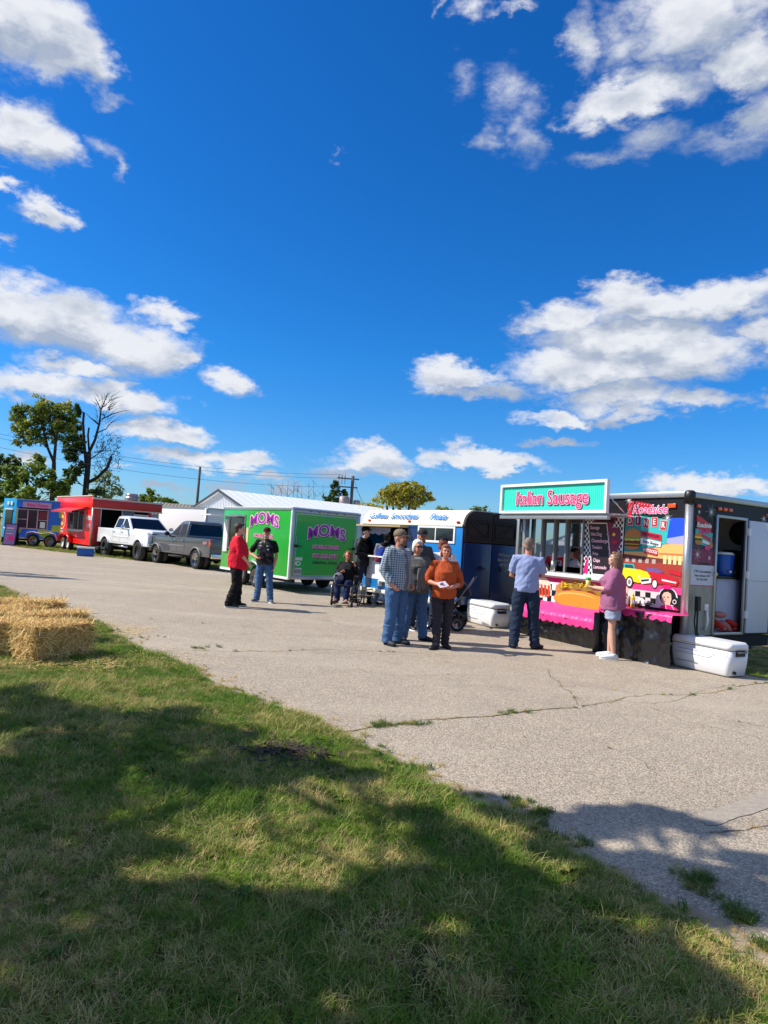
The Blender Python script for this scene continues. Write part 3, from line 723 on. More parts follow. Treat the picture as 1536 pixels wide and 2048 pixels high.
text(D, 'lettering', 'HAMBURGERS', .06, sideX(.665, 1.985, .019) @ Rr, maro, .001, layer=.001, sx=.85); text(D, 'lettering', 'Skate Shoppe', .07, sideX(.665, 1.865, .019) @ Rr, M('grey_print', (90, 100, 125), .5), .001, .25, layer=.001, sx=.8)
text(D, 'lettering', 'HOTDOGS', .07, sideX(.66, 1.73, .019) @ Rr, WHITE, .002, layer=.001, sx=.8)
# burger
d = Dec(sideX(0, 0), .0135)
d.ell(-1.02, 1.97, .16, .12, BROWNP, 20, 0, 180); d.rect(-1.18, 1.945, -.86, 1.975, BROWNP); d.rect(-1.19, 1.915, -.86, 1.95, LEAF_P); d.poly([(-1.19, 1.915), (-.86, 1.915), (-.9, 1.885), (-.96, 1.9), (-1.02, 1.88), (-1.1, 1.9), (-1.16, 1.88)], YEL)
d.rect(-1.18, 1.835, -.86, 1.885, MEAT); d.poly([(-1.18, 1.835), (-.87, 1.835), (-.94, 1.81), (-1.0, 1.825), (-1.08, 1.805)], YEL); d.rect(-1.17, 1.79, -.88, 1.825, MEAT); d.ell(-1.025, 1.79, .15, .05, BROWNP, 16, 180, 360)
d.build('burger_print', D)
# classic cars
tyrep = M('tyre_print', (20, 20, 24), .5)
d = Dec(sideX(0, 0), .0135)
d.poly([(-1.18, 1.50), (-.98, 1.50), (-.93, 1.42), (-1.18, 1.42)], TEAL); d.poly([(-1.15, 1.485), (-1.0, 1.485), (-.96, 1.43), (-1.15, 1.43)], M('windscreen_print', (40, 80, 90), .4))
d.poly([(-1.19, 1.43), (-.85, 1.42), (-.7, 1.39), (-.64, 1.33), (-.66, 1.24), (-.86, 1.2), (-1.0, 1.22), (-1.19, 1.26)], YEL); d.poly([(-.84, 1.27), (-.62, 1.3), (-.62, 1.22), (-.8, 1.185)], WHITE); d.poly([(-.82, 1.255), (-.66, 1.28), (-.66, 1.25), (-.8, 1.225)], tyrep)
d.ell(-.855, 1.31, .018, .022, WHITE, 10)
d.ell(-1.04, 1.2, .075, .1, tyrep); d.ell(-1.04, 1.2, .05, .07, WHITE); d.ell(-1.04, 1.2, .028, .04, M('hubcap_print', (130, 130, 140), .4))
d.build('yellow_car_print', D)
d = Dec(sideX(0, 0), .0128)
d.poly([(-.72, 1.46), (-.5, 1.46), (-.4, 1.4), (-.72, 1.38)], M('violet_print', (110, 90, 150), .4)); d.poly([(-.7, 1.4), (-.42, 1.39), (-.16, 1.33), (-.12, 1.27), (-.16, 1.2), (-.4, 1.22), (-.6, 1.22), (-.66, 1.3)], RED)
d.poly([(-.32, 1.46), (-.1, 1.44), (-.07, 1.36), (-.3, 1.4)], RED); d.ell(-.55, 1.21, .055, .08, tyrep); d.ell(-.55, 1.21, .04, .06, WHITE); d.poly([(-.42, 1.3), (-.16, 1.27), (-.16, 1.25), (-.42, 1.27)], WHITE)
d.build('red_car_print', D)
# counter scene: pink ledge, checks, bottles, woman
d = Dec(sideX(0, 0), .009)
d.poly([(-1.19, 1.16), (-.06, 1.19), (-.06, .84), (-1.19, .84)], M('cream_print', (225, 215, 215), .5, var=.1)); d.poly([(-1.19, 1.17), (-.06, 1.19), (-.06, 1.08), (-1.0, 1.09), (-1.19, 1.1)], PINK); d.rect(-.3, .84, -.06, 1.08, BLACK)
d.rects([(-.92 + i * .1, .98 - j * .085 + 0, -.82 + i * .1, 1.065 - j * .085) for i in range(4) for j in range(3) if (i + j) % 2 == 0], BLACK)
d.poly([(-1.19, .88), (-.55, .9), (-.55, .87), (-1.19, .85)], M('grey_shadow_print', (120, 115, 125), .5)); d.ell(-1.14, 1.08, .08, .1, SKINP)
d.build('checker_print', D)
d = Dec(sideX(0, 0), .0125)     # woman in a pink dress and cap
d.ell(-.3, 1.02, .175, .155, WHITE, 28)
d.ell(-.3, 1.03, .15, .135, BLACK, 28); d.ell(-.19, .98, .075, .075, BLACK); d.ell(-.175, .965, .035, .035, WHITE); d.ell(-.175, .965, .024, .024, BLACK)
d.poly([(-.4, 1.04), (-.37, 1.09), (-.3, 1.11), (-.24, 1.08), (-.23, 1.0), (-.25, .93), (-.24, .87), (-.34, .87), (-.33, .9), (-.38, .925), (-.41, .98)], SKINP)
d.poly([(-.42, 1.15), (-.24, 1.15), (-.26, 1.21), (-.39, 1.21)], HOT); d.ell(-.36, 1.02, .016, .01, BLACK, 8); d.ell(-.29, 1.025, .016, .01, BLACK, 8); d.ell(-.345, .955, .018, .007, RED, 8); d.line(-.33, 1.0, -.335, .975, .005, BLACK)
d.poly([(-.44, .84), (-.4, .89), (-.34, .9), (-.27, .905), (-.21, .9), (-.15, .88), (-.09, .84)], HOT); d.line(-.33, .895, -.31, .84, .006, WHITE); d.line(-.22, .9, -.17, .84, .006, WHITE)
d.build('woman_print', D)
d = Dec(sideX(0, 0), .0125)
d.poly([(-1.14, .86), (-1.14, 1.0), (-1.12, 1.05), (-1.1, 1.0), (-1.1, .86)], WHITE); d.poly([(-.86, .87), (-.84, .96), (-.78, .97), (-.72, .93), (-.74, .87)], WHITE)
d.build('cup_print', D)['kind'] = 'stuff'
# menu
d = Dec(sideX(0, 0), .003)
chk = [(-2.08 + i * .04, 1.26 + j * .05, -2.04 + i * .04, 1.31 + j * .05) for i in range(21) for j in range(21) if (i + j) % 2 == 0]
d.rect(-2.1, 1.24, -1.22, 2.32, WHITE); d.rects(chk, BLACK); d.poly([(-1.9, 2.31), (-1.35, 2.31), (-1.5, 2.05), (-1.62, 1.6), (-1.8, 1.6)], maro); d.poly([(-1.5, 2.1), (-1.3, 2.1), (-1.26, 1.85), (-1.4, 1.6), (-1.55, 1.6)], maro)
d.poly([(-2.08, 1.27), (-1.96, 1.27), (-1.98, 1.62)], HOT)
d.poly([(-2.02, 2.18), (-1.58, 2.18), (-1.4, 1.26), (-1.86, 1.26)], WHITE); d.poly([(-2.0, 2.16), (-1.59, 2.16), (-1.43, 1.28), (-1.85, 1.28)], M('menu_black_print', (40, 26, 36), .4))
d.ell(-1.42, 1.98, .035, .03, YEL, 8); d.ell(-1.4, 1.85, .06, .03, RED, 8)
d.build('menu_board', D)
text(D, 'lettering', 'Menu', .17, sideX(1.63, 2.24, .009), BLACK, .004, layer=.001, sx=.95)
for i, (a_, b_) in enumerate([('Sausage', '9'), ('Hot Dog', '4'), ('Cheeseburger', '7'), ('Tenders', '8'), ('Fries', '5'), ('Chips', '2'), ('Lemonade', '5')]):
    zz = 2.09 - i * .115; uu = 1.95 - i * .02
    text(D, 'lettering', a_, .085, sideX(uu, zz, .009), LPNK, .002, layer=.001, align='LEFT', sx=.8); text(D, 'lettering', b_, .085, sideX(uu - .36, zz, .009), LPNK, .002, layer=.001, align='LEFT', sx=.8)
# lower panel with hot dogs
d = Dec(sideX(0, 0), .003)
d.rect(-DL + .03, .5, -1.22, 1.17, WHITE); d.poly([(-DL + .03, 1.16), (-1.22, 1.16), (-1.22, 1.06), (-DL + .03, 1.04)], HOT)
d.rects([(-DL + .05 + i * .11, .57 + j * .11, -DL + .16 + i * .11, .68 + j * .11) for i in range(21) for j in range(4) if (i + j) % 2 == 0], BLACK)
for cx in (-3.2, -2.25): d.ell(cx, 1.0, .33, .13, BLACK, 24, 0, 180)
d.build('checker_print', D)
for cx, w in ((-2.1, .62),):
    d = Dec(sideX(0, 0), .008)
    d.ell(cx - .02, .93, w * .98, .21, BROWNP, 34); 
    rr = random.Random(4); d.ell(cx, .98, w * .85, .13, M('peppers_print', (170, 120, 40), .5, var=.3, vs=40), 24)
    for i in range(46):
        a = rr.uniform(-.8, .8); x = cx + a * w; y = 1.0 + .08 * math.cos(a * 1.6) + rr.uniform(-.06, .05); l = rr.uniform(.03, .07); b = rr.uniform(-1, 1)
        d.line(x, y, x + l * math.cos(b), y + l * math.sin(b), .014, rr.choice((YEL, YEL, LEAF_P, ORG)))
    for x in (-.3, -.02, .26): d.ell(cx + x, .93, .1, .045, MEAT, 14)
    d.ell(cx, .775, w * 1.0, .175, BROWNP, 34); d.ell(cx, .785, w * .97, .16, ORG, 34); d.ell(cx - w * .1, .83, w * .72, .075, M('bun_light_print', (252, 196, 120), .4), 28); d.ell(cx - w * .05, .815, w * .74, .07, ORG, 28)
    d.line(cx + w * .12, .8, cx - w * .02, .66, .008, BROWNP)
    d.build('hot_dog_print', D)
d = Dec(sideX(0, 0), .008); d.ell(-3.1, .93, .26, .2, M('onion_print', (245, 215, 190), .5)); d.ell(-3.05, .85, .2, .07, MEAT)
for i in range(5): d.line(-3.3 + i * .1, .98, -3.2 + i * .08, .76, .05, M('bacon_print', (215, 70, 30), .5))
d.build('sandwich_print', D)
# serving window: two recessed panes on tracks and posts, white ledge
m = MB()
frame_strip(m, -DL + .03, 1.22, -2.08, 2.32, .035, .03, sideX(0, 0)); m.X = sideX(0, 0)
for u in (-2.52, -2.82, -3.15): m.box((u - .02, 1.255, -.03), (u + .02, 2.285, .022))
m.build('window_frame', ALUD, D)
for u0, u1 in ((-DL + .065, -3.17), (-3.13, -2.84), (-2.8, -2.54), (-2.5, -2.115)):
    m = MB(); m.X = sideX(0, 0); m.box((u0, 1.36, -.035), (u1, 2.28, -.03)); m.build('window_pane', MIRG, D)
m = MB(); m.X = sideX(0, 0); m.box((-DL, 1.17, .0), (-1.22, 1.235, .11)); m.box((-DL, 1.14, .0), (-1.22, 1.165, .05)); m.build('counter_ledge', WHITE, D, .006)
for u in (-3.45, -3.22, -3.0):
    d = Dec(sideX(0, 0), .004); d.X = sideX(0, 0, .02)
    d.ell(u, 1.24, .13, .15, BLACK, 20, 0, 180); d.ell(u, 1.245, .06, .08, M('bun_print', (250, 225, 160), .5), 16, 0, 180); d.build('arch_print', D)
m = MB(); m.tube([(-.03, 2.78, 1.235), (-.03, 2.78, 1.46)], .055, 16); m.build('steel_canister', STEEL, D)
# awning: white framed sign, canopy shelf and struts
m = MB(); frame_strip(m, -3.73, 2.3, -1.08, 2.86, .05, .06, sideX(0, 0, .56)); m.X = sideX(0, 0, .56); m.box((-3.73, 2.3, -.01), (-1.08, 2.86, .0)); m.build('sign_frame', WHITE, D)
m = MB(); m.X = sideX(0, 0, .56)
n = 60
for i in range(n):                                   # ribbed aqua face
    a = -3.68 + i * 2.55 / n; m.poly([(a, 2.35, .012), (a + 2.55 / n * .5, 2.35, .02), (a + 2.55 / n * .5, 2.81, .02), (a, 2.81, .012)]); m.poly([(a + 2.55 / n * .5, 2.35, .02), (a + 2.55 / n, 2.35, .012), (a + 2.55 / n, 2.81, .012), (a + 2.55 / n * .5, 2.81, .02)])
m.build('sign_face', AQUA, D, fix=False)
X1 = sideX(2.4, 2.575, .585)
text(D, 'lettering', 'Italian Sausage', .36, X1 @ Matrix.Translation((.012, -.014, 0)), M('shadow_print', (60, 40, 60), .5), .014, layer=.001, sx=.88)
text(D, 'lettering', 'Italian Sausage', .36, X1, LPNK, .014, layer=.003, sx=.88); text(D, 'lettering', 'Italian Sausage', .36, X1, HOT, .0, layer=.006, sx=.88)
m = MB(); m.X = sideX(0, 0); m.box((-3.73, 2.27, .03), (-1.1, 2.298, .56)); m.box((-3.76, 2.2, .5), (-1.08, 2.268, .58)); m.build('awning_shelf', ALU, D, .004)
m = MB(); m.tube([(-.5, 1.14, 2.3), (-.25, .98, 2.3), (-.02, 1.0, 2.54)], .012, 6); m.tube([(-.56, 1.12, 2.62), (-.25, .98, 2.3)], .012, 6); m.build('awning_strut', CHROME, D)
for s_ in (3.74, 3.56):
    m = MB(); m.box((-.11, s_ - .035, 1.237), (-.05, s_ + .035, 2.27)); m.build('awning_post', ALU, D, .006)
# pink scalloped cloth and black skirt
PINKC = M('pink_vinyl_cloth', (236, 60, 140), .35, var=.1, vs=3, bump=.12, bs=6)
BLKC = M('black_plastic_skirt', (22, 22, 26), .3, var=.25, vs=5, spec=.6)
def scallop_cloth(name, s0, s1, z_wall, z_out, out, drop, mat, wave):
    bm = MB(); n = int((s1 - s0) / .02); vs = []
    for i in range(n + 1):
        s = s0 + (s1 - s0) * i / n; j = .012 * math.sin(s * 23) + .008 * math.sin(s * 61)
        e = drop + abs(math.sin(s * PI / wave)) * .035
        vs += [(-.012, s, z_wall), (-out * .5, s, (z_wall + z_out) / 2 - .01 + j * .3), (-out, s, z_out), (-out - .012 - j * .5, s, z_out - drop * .5), (-out - .012 + j, s, z_out - e)]
    bm.add(vs, [(i * 5 + k, i * 5 + k + 1, i * 5 + k + 6, i * 5 + k + 5) for i in range(n) for k in range(4)], 0, True)
    return bm.build(name, mat, D, fix=False)
scallop_cloth('pink_cloth', 1.3, 3.5, .68, .51, .33, .13, PINKC, .16)
scallop_cloth('pink_cloth', -.1, 1.28, .80, .79, .42, .08, PINKC, .16)
def skirt(s0, s1, out0, out1, ztop, seed, bulge=.03):
    bm = bmesh.new(); nx = int((s1 - s0) / .035); nz = 16; g = []
    for i in range(nx + 1):
        for j in range(nz + 1):
            s = s0 + (s1 - s0) * i / nx; z = .006 + ztop * j / nz
            o_ = out1 + (out0 - out1) * j / nz
            q = Vector((s * 3.2, z * 4.5, seed)); w = .06 * mn.noise(q) + .06 * abs(mn.noise(q * 2.2)) + .05 * abs(mn.noise(q * 5.2)) + .03 * abs(mn.noise(q * 11))
            g.append(bm.verts.new((-o_ - w * .9 + .02, s, z)))
    for i in range(nx):
        for j in range(nz): bm.faces.new((g[i * (nz + 1) + j], g[(i + 1) * (nz + 1) + j], g[(i + 1) * (nz + 1) + j + 1], g[i * (nz + 1) + j + 1])).smooth = True
    me = bpy.data.meshes.new('black_skirt'); bm.to_mesh(me); bm.free(); me.materials.append(BLKC); o = bpy.data.objects.new('black_skirt', me); COL.objects.link(o); o.parent = D
skirt(1.32, 3.5, .31, .16, .46, 3); skirt(-.08, 1.3, .4, .40, .76, 8)
m = MB(); m.box((-.46, 1.24, .0), (-.05, 1.36, .66)); m.build('skirt_return', BLKC, D, .01)
# end wall: print, notice, steel kick panel, door
d = Dec(endX(0, 0), .003)
d.rect(.06, 1.56, .66, 1.8, maro); d.poly([(.06, 1.8), (.66, 1.8), (.66, 1.98), (.5, 2.06), (.2, 2.0), (.06, 2.08)], M('plum_print', (62, 30, 58), .4, var=.3, vs=5)); d.ell(.42, 1.56, .17, .045, BLACK, 18, 0, 180)
d.rect(.09, 1.25, .66, 1.56, M('notice_white', (205, 210, 225), .4)); d.rect(.09, 1.237, .66, 1.25, HOT)
d.build('end_wrap', D)
d = Dec(endX(0, 0), .007)
d.poly([(.17, 2.33), (.3, 2.3), (.54, 2.2), (.56, 2.08), (.2, 2.12)], RED); d.poly([(.16, 2.12), (.6, 2.07), (.57, 1.9), (.42, 1.86), (.16, 1.9)], TEAL)
d.ell(.24, 2.0, .09, .06, BROWNP, 14, 0, 180); d.rect(.155, 1.975, .325, 2.0, YEL); d.rect(.155, 1.94, .325, 1.975, MEAT); d.rect(.155, 1.92, .325, 1.94, LEAF_P); d.ell(.24, 1.92, .085, .05, BROWNP, 14, 180, 360)
d.poly([(.32, 2.05), (.55, 1.99), (.55, 1.93), (.32, 2.0)], RED); d.poly([(.34, 1.96), (.52, 1.92), (.52, 1.88), (.34, 1.91)], WHITE); d.poly([(.4, 1.88), (.54, 1.86), (.52, 1.79), (.4, 1.81)], PINK); d.ell(.56, 1.88, .04, .05, BROWNP, 12)
d.build('small_sign_print', D)
text(D, 'lettering', 'Roadside', .1, endX(.36, 2.18, .012), WHITE, .003, .3, layer=.001); text(D, 'lettering', 'DINER', .085, endX(.38, 2.08, .012), PINK, .003, layer=.001)
star(.52, 2.4, .17, endX(0, 0)); star(.22, 1.72, .13, endX(0, 0)); star(.52, 1.68, .06, endX(0, 0)); star(1.95, 2.4, .13, endX(0, 0)); star(.22, 2.38, .05, endX(0, 0))
text(D, 'lettering', 'CW Concessions', .06, endX(.38, 1.46, .006), CHAR, 0, .2, layer=.001); text(D, 'lettering', 'New Lebanon OH', .05, endX(.38, 1.395, .006), CHAR, 0, layer=.001); text(D, 'lettering', '937 336 6937', .05, endX(.38, 1.335, .006), CHAR, 0, layer=.001)
m = MB(); m.X = endX(0, 0); m.box((.06, DB + .002, .0), (.66, 1.235, .006)); m.build('kick_panel', M('worn_steel_panel', (160, 158, 150), .45, .4, var=.4, vs=4, bump=.15, bs=10), D)
m = MB(); frame_strip(m, .66, DB, 1.49, 2.375, .045, .03, endX(0, 0)); m.build('door_frame', ALU, D, .004)
DW_ = M('door_white', (214, 220, 232), .35, var=.08, vs=2)
m = MB(); m.box((1.52, -.055, DB + .03), (2.13, -.015, 2.34)); m.build('door', DW_, D, .01)
d = Dec(endX(0, 0, .056), .001); d.rect(1.56, 1.35, 2.11, 1.357, ALUD); d.build('door_seam', D)
d = Dec(endX(0, 0, .056), .001); d.poly([(1.9, 2.33), (2.12, 2.33), (2.12, 2.05)], WHITE); d.build('door_white_corner', D)  # flat white triangle filling the upper right corner of the door
for z in (.8, 1.45, 2.15):
    m = MB(); m.box((1.475, -.065, z - .06), (1.535, -.02, z + .06)); m.build('hinge', WHITE, D)
m = MB(); m.box((.64, -.06, 1.4), (.68, -.02, 1.46)); m.tube([(.66, -.05, 1.43), (.66, -.09, 1.43), (.58, -.09, 1.435)], .01, 6); m.build('door_latch', CHROME, D)
m = MB(); m.box((.46, -.03, .86), (.54, 0, .96)); m.build('outlet_box', WHITE, D); m = MB(); m.tube([(.5, -.03, .9), (.5, -.05, .7), (.49, -.03, .55)], .018, 6); m.build('drain_pipe', WHITE, D)
# interior seen through the door
IW = M('inner_wall_pale', (196, 192, 186), .5, var=.06)
m = MB(); m.box((.06, 1.2, .5), (DW - .06, 1.24, 2.6)); m.build('inner_wall', IW, D)
m = MB(); m.box((2.1, .06, .5), (2.14, 1.2, 2.6)); m.build('inner_wall', IW, D)
m = MB(); m.box((.98, .14, .49), (2.08, .62, 1.36)); m.build('worktop_cabinet', M('cabinet_grey', (176, 182, 205), .45), D, .006)
m = MB(); m.box((.95, .1, 1.361), (2.09, .64, 1.405)); m.build('worktop', BLACK, D, .006)
m = MB(); m.tube([(1.4, .34, 1.406), (1.4, .34, 1.43), (1.4, .34, 1.74), (1.4, .34, 1.76)], [.165, .175, .19, .185], 20); m.tube([(1.4, .34, 1.76), (1.4, .34, 1.8)], [.195, .16], 20, 1); m.tube([(1.33, .16, 1.48), (1.31, .12, 1.48)], .02, 8, 1); m.build('drink_cooler', [M('blue_plastic', (24, 92, 190), .35), WHITE], D)
m = MB(); m.tube([(1.68, .3, 1.41), (1.7, .28, 1.5), (1.78, .32, 1.43)], .02, 6); m.build('folded_towel', M('olive_towel', (110, 112, 90), .8), D)
m = MB(); m.disc((2.07, .45, 2.15), .2, .05, 'x', 20); m.build('wall_fan', DARK, D)
m = MB(); m.box((1.8, .3, 1.41), (2.05, .6, 1.85)); m.build('dark_appliance', DARK, D, .01)
m = MB(); r = random.Random(8)
for i in range(9): m.blob((1.0 + r.random() * .6, .10 + r.random() * .03, .54 + r.random() * .26 * (1 - i / 12)), (.16, .07, .05), i % 2, 10, 6, Matrix.Rotation(r.uniform(-.1, .7), 3, 'Y'))
m.build('red_cloth_pile', [M('red_cloth', (190, 40, 35), .8), M('pink_cloth_fabric', (190, 120, 110), .8)], D)['kind'] = 'stuff'
# jack stand, cord and hitch
m = MB(); m.tube([(.16, -.14, .0), (.17, -.1, .6), (.17, -.1, 1.05)], .014, 6); m.tube([(.3, -.25, 0), (.17, -.1, .55)], .012, 6); m.tube([(.04, -.22, 0), (.17, -.1, .55)], .012, 6)
m.box((.13, -.13, .86), (.2, -.07, 1.08)); m.build('cable_stand', BLACK, D)
m = MB(); m.tube([(.16, -.08, .95), (.1, -.1, .7), (.13, -.15, .3), (.1, -.2, .02), (.5, -.3, .02)], .012, 6); m.build('power_cable', BLACK, D)
m = MB(); m.box((.3, -.02, .28), (DW, .04, .46)); m.box((.5, .04, .3), (1.2, -.35, .34)); m.build('step_frame', DARK, D)
for x in (.3, DW - .3): m = MB(); m.box((x - .04, .1, .3), (x + .04, DL - .1, .42)); m.build('chassis_rail', DARK, D)
for y in (1.5, 2.35): wheel(D, DW - .1, y, .34, .34, .2, 'x', out=1)
wheel(D, .12, 1.5, .34, .34, .2, 'x'); wheel(D, .12, 2.35, .34, .34, .2, 'x')
# bottles on the condiment ledge
DM = Matrix.Translation((4.68, 10.43, 0)) @ Matrix.Rotation(YAW, 4, 'Z')
def bottle(sx_, out, mats, label, h=.2, name='condiment_bottle'):
    p = DM @ Vector((-out, sx_, .800)); t = thing(name, label, 'bottle', p, 0, 'bottles on the pink ledge')
    m = MB(); m.lathe((0, 0, 0), [(0, .03), (.01, .036), (h * .62, .036), (h * .74, .024), (h * .76, .02)], 'z', 14); m.build('bottle_body', mats[0], t)
    m = MB(); m.lathe((0, 0, 0), [(h * .762, .021), (h * .84, .019), (h, .004)], 'z', 10); m.build('bottle_cap', mats[1], t)
    m = MB(); m.box((-.025, -.0375, h * .2), (.025, -.036, h * .52)); m.X = Matrix.Rotation(-.6, 4, 'Z'); m.box((-.022, -.0378, h * .2), (.022, -.0365, h * .5)); m.build('bottle_label', WHITE, t)
KET = M('ketchup_red', (150, 22, 18), .2, coat=.6); MUS = M('mustard_yellow', (240, 200, 20), .25, coat=.5)
bottle(1.0, .16, (KET, WHITE), 'red ketchup bottle with white label on the pink ledge', .24)
bottle(.87, .12, (MUS, YEL), 'yellow mustard bottle on the pink ledge, right of the ketchup', .24)
bottle(1.11, .2, (M('clear_salt', (225, 225, 225), .2), ALU), 'white shaker left of the red ketchup bottle', .15)
bottle(1.05, .05, (WHITE, KET), 'white squeeze bottle with red cap behind the ketchup', .22)

# ------------------------------------------------------------- green trailer
GRN = M('bright_green_panel', (36, 170, 48), .3, var=.14, vs=1.6, coat=.3)
t = T = thing('green_trailer', 'bright green enclosed food trailer with purple bubble lettering', 'food trailer', (-2.55, 18.94, 0), math.radians(38.75))
L, Wd, z0, z1 = 4.25, 2.37, .41, 2.36
m = MB(); m.box((0, 0, z0), (Wd, L, z1)); m.build('body', GRN, T, .02)
m = MB(); m.box((-.02, -.02, z1 - .06), (Wd + .02, L + .02, z1 + .02)); m.build('roof_rail', ALU, T, .01)
m = MB(); m.box((.03, .03, z1 + .021), (Wd - .03, L - .03, z1 + .04)); m.build('roof', WHITE, T)
m = MB(); frame_strip(m, 0, z0 - .03, Wd, z1, .1, .02, endX(0, 0)); m.build('rear_frame', ALU, T, .006)
m = MB(); m.X = endX(0, 0); m.box((.1, z0 + .07, .001), (Wd - .1, z1 - .1, .016)); m.build('rear_ramp_door', GRN, T)
m = MB(); frame_strip(m, .13, z0 + .08, Wd - .13, z1 - .13, .02, .008, endX(0, 0, .017)); m.build('door_trim', ALU, T)
m = MB(); m.box((-.015, -.015, z0 - .04), (.05, L, z0 + .03)); m.box((-.012, -.03, z0 - .04), (.03, .03, z1)); m.build('side_trim', WHITE, T, .004)
for x in (.18, Wd - .18):
    m = MB(); m.tube([(x, -.035, z0 + .1), (x, -.035, 1.6)], .012, 6); m.build('lock_rod', ALU, T)
    m = MB(); m.box((x - .05, -.05, 1.28), (x + .05, -.02, 1.36)); m.box((x - .02, -.06, 1.3), (x + (.18 if x < 1 else -.18), -.045, 1.325)); m.build('latch', DARK, T)
for x in (.6, .9, 1.2, 1.5, 1.8): m = MB(); m.X = endX(x, z1 - .05, .02); m.box((-.03, -.015, 0), (.03, .015, .015)); m.build('marker_lamp', LAMPR, T)
def outlined(par, body, size, X, fillm, sx=1., sh=0., arch=0., o=.016):
    text(par, 'lettering', body, size, X @ Matrix.Translation((.02, -.02, 0)), BLACK, o, sh, layer=.001, sx=sx, arch=arch)
    text(par, 'lettering', body, size, X, LPNK, o, sh, layer=.004, sx=sx, arch=arch); text(par, 'lettering', body, size, X, fillm, -.001 if size < .3 else .006, sh, layer=.007, sx=sx, arch=arch)
outlined(T, 'MOMS', .46, endX(1.2, 1.72, .016), PURP, 1.02, arch=.14, o=.03); outlined(T, 'MOBILE DINER', .15, endX(1.2, 1.32, .016), PINK, .95, o=.008); outlined(T, '937-205-0791', .17, endX(1.2, 1.06, .016), PINK, .95, o=.008)
text(T, 'lettering', 'URBANA, OHIO', .11, endX(1.2, .87, .018), BLACK, .003, layer=.001, sx=1.1)
outlined(T, 'MOMS', .46, sideX(1.55, 1.98, .0), PURP, 1.35, arch=.14, o=.03); outlined(T, 'MOBILE DINER', .16, sideX(1.55, 1.52, .0), PINK, 1.1, o=.008)
d = Dec(endX(0, 0, .018), .001); d.rect(.16, .52, .42, .7, WHITE); d.rect(.17, .535, .41, .685, M('plate_grey', (150, 155, 160), .5)); d.ell(.29, .83, .09, .06, WHITE); d.ell(.3, .83, .055, .035, GRN); d.rect(.17, .92, .42, 1.0, WHITE); d.build('stickers', T)
text(T, 'lettering', 'FOOD', .07, endX(.295, .96, .021), BLACK, layer=.001); text(T, 'lettering', 'HSG 4127', .07, endX(.29, .61, .021), NAVY, layer=.001)
for i in range(1, 5):
    d = Dec(sideX(0, 0), .0012); d.rect(-i * .85 - .002, z0 + .02, -i * .85 + .002, z1 - .08, M('seam_shadow_green', (24, 110, 34), .5)); d.build('panel_seam', T)
# side serving window with its frame, raised board and striped cloth
m = MB(); m.X = sideX(0, 0); m.box((-3.75, 1.1, -.02), (-2.75, 2.1, .004)); m.build('serving_window', GLASSD, T)
m = MB(); frame_strip(m, -3.8, 1.05, -2.7, 2.15, .06, .02, sideX(0, 0)); m.build('window_frame', STEEL, T)
m = MB(); m.X = sideX(0, 0); m.box((-4.1, .95, .02), (-3.8, 1.98, .05)); m.build('white_board', WHITE, T, .005)
m = MB(); m.box((-.9, 3.3, 2.06), (0, 4.2, 2.1)); m.build('awning_flap', WHITE, T, .01)
d = Dec(sideX(0, 0, .006), .001); d.rect(-2.62, 1.3, -2.48, 1.75, M('pricelist_print', (240, 200, 150), .5)); d.poly([(-2.9, .7), (-2.45, .7), (-2.7, 1.9), (-2.78, 1.9)], M('dark_green_shape', (22, 90, 40), .4)); d.build('side_print', T)
for y in (1.75, 2.65):
    wheel(T, .02, y, .33, .33, .2, 'x')
    m = MB(); m.tube([(-.12, y - .42, .62), (-.12, y - .3, .72), (-.12, y, .77), (-.12, y + .3, .72), (-.12, y + .42, .62)], [(.03, .14)] * 5, 6, side=(0, 0, 1)); m.build('mudguard', ALU, T)
for y in (1.75, 2.65): wheel(T, Wd - .02, y, .33, .33, .2, 'x', out=1)
m = MB(); m.box((.2, .1, .28), (.3, L, .41)); m.box((Wd - .3, .1, .28), (Wd - .2, L, .41)); m.tube([(.1, 2.2, .33), (Wd - .1, 2.2, .33)], .04, 8); m.box((1.0, L, .34), (1.3, L + 1.2, .42)); m.build('chassis', DARK, T)

# ------------------------------------------------------------- blue and cream horse trailer turned cafe
B = thing('blue_cafe_trailer', 'blue and cream converted horse trailer with brown upper rear doors', 'food trailer', (1.71, 14.6, 0), math.radians(36))
L, Wd, z0, z1, hr = 3.8, 1.72, .42, 2.06, .35
def arcprof(w, e, h, n=12, r=.34):
    """cross section: flat crown with rounded shoulders"""
    pts = [(0, e)]
    for i in range(n + 1):
        a = PI - PI / 2 * i / n; pts.append((r + r * math.cos(a), e + h * math.sin(a)))
    for i in range(n + 1):
        a = PI / 2 - PI / 2 * i / n; pts.append((w - r + r * math.cos(a), e + h * math.sin(a)))
    pts.append((w, e)); return pts
m = MB()          # side wall with the serving hatch cut out
m.box((0, 0, z0), (.04, 1.86, z1)); m.box((0, 1.86, z0), (.04, L, 1.22)); m.box((0, L - .25, 1.22), (.04, L, z1)); m.box((0, 1.86, 1.98), (.04, L - .25, z1)); m.box((Wd - .04, 0, z0), (Wd, L, z1)); m.box((.04, L - .04, z0), (Wd - .04, L, z1))
m.build('wall', BLUE, B, .004)
m = MB(); prof = arcprof(Wd, z1 + .001, hr); m.prism([(x, z) for x, z in prof], 0.0, L, 'y'); m.build('roof', CREAM, B)
m = MB(); m.box((-.03, -.01, z1 - .03), (.0, L, z1 + .02)); m.build('gutter', CREAM, B, .004)
m = MB(); m.box((.04, .04, z0 - .05), (Wd - .04, L - .04, z0 + .02)); m.build('floor', DARK, B)
m = MB(); m.box((.9, .06, z0 + .03), (.94, L - .06, 2.0)); m.build('inner_wall', INTER, B)
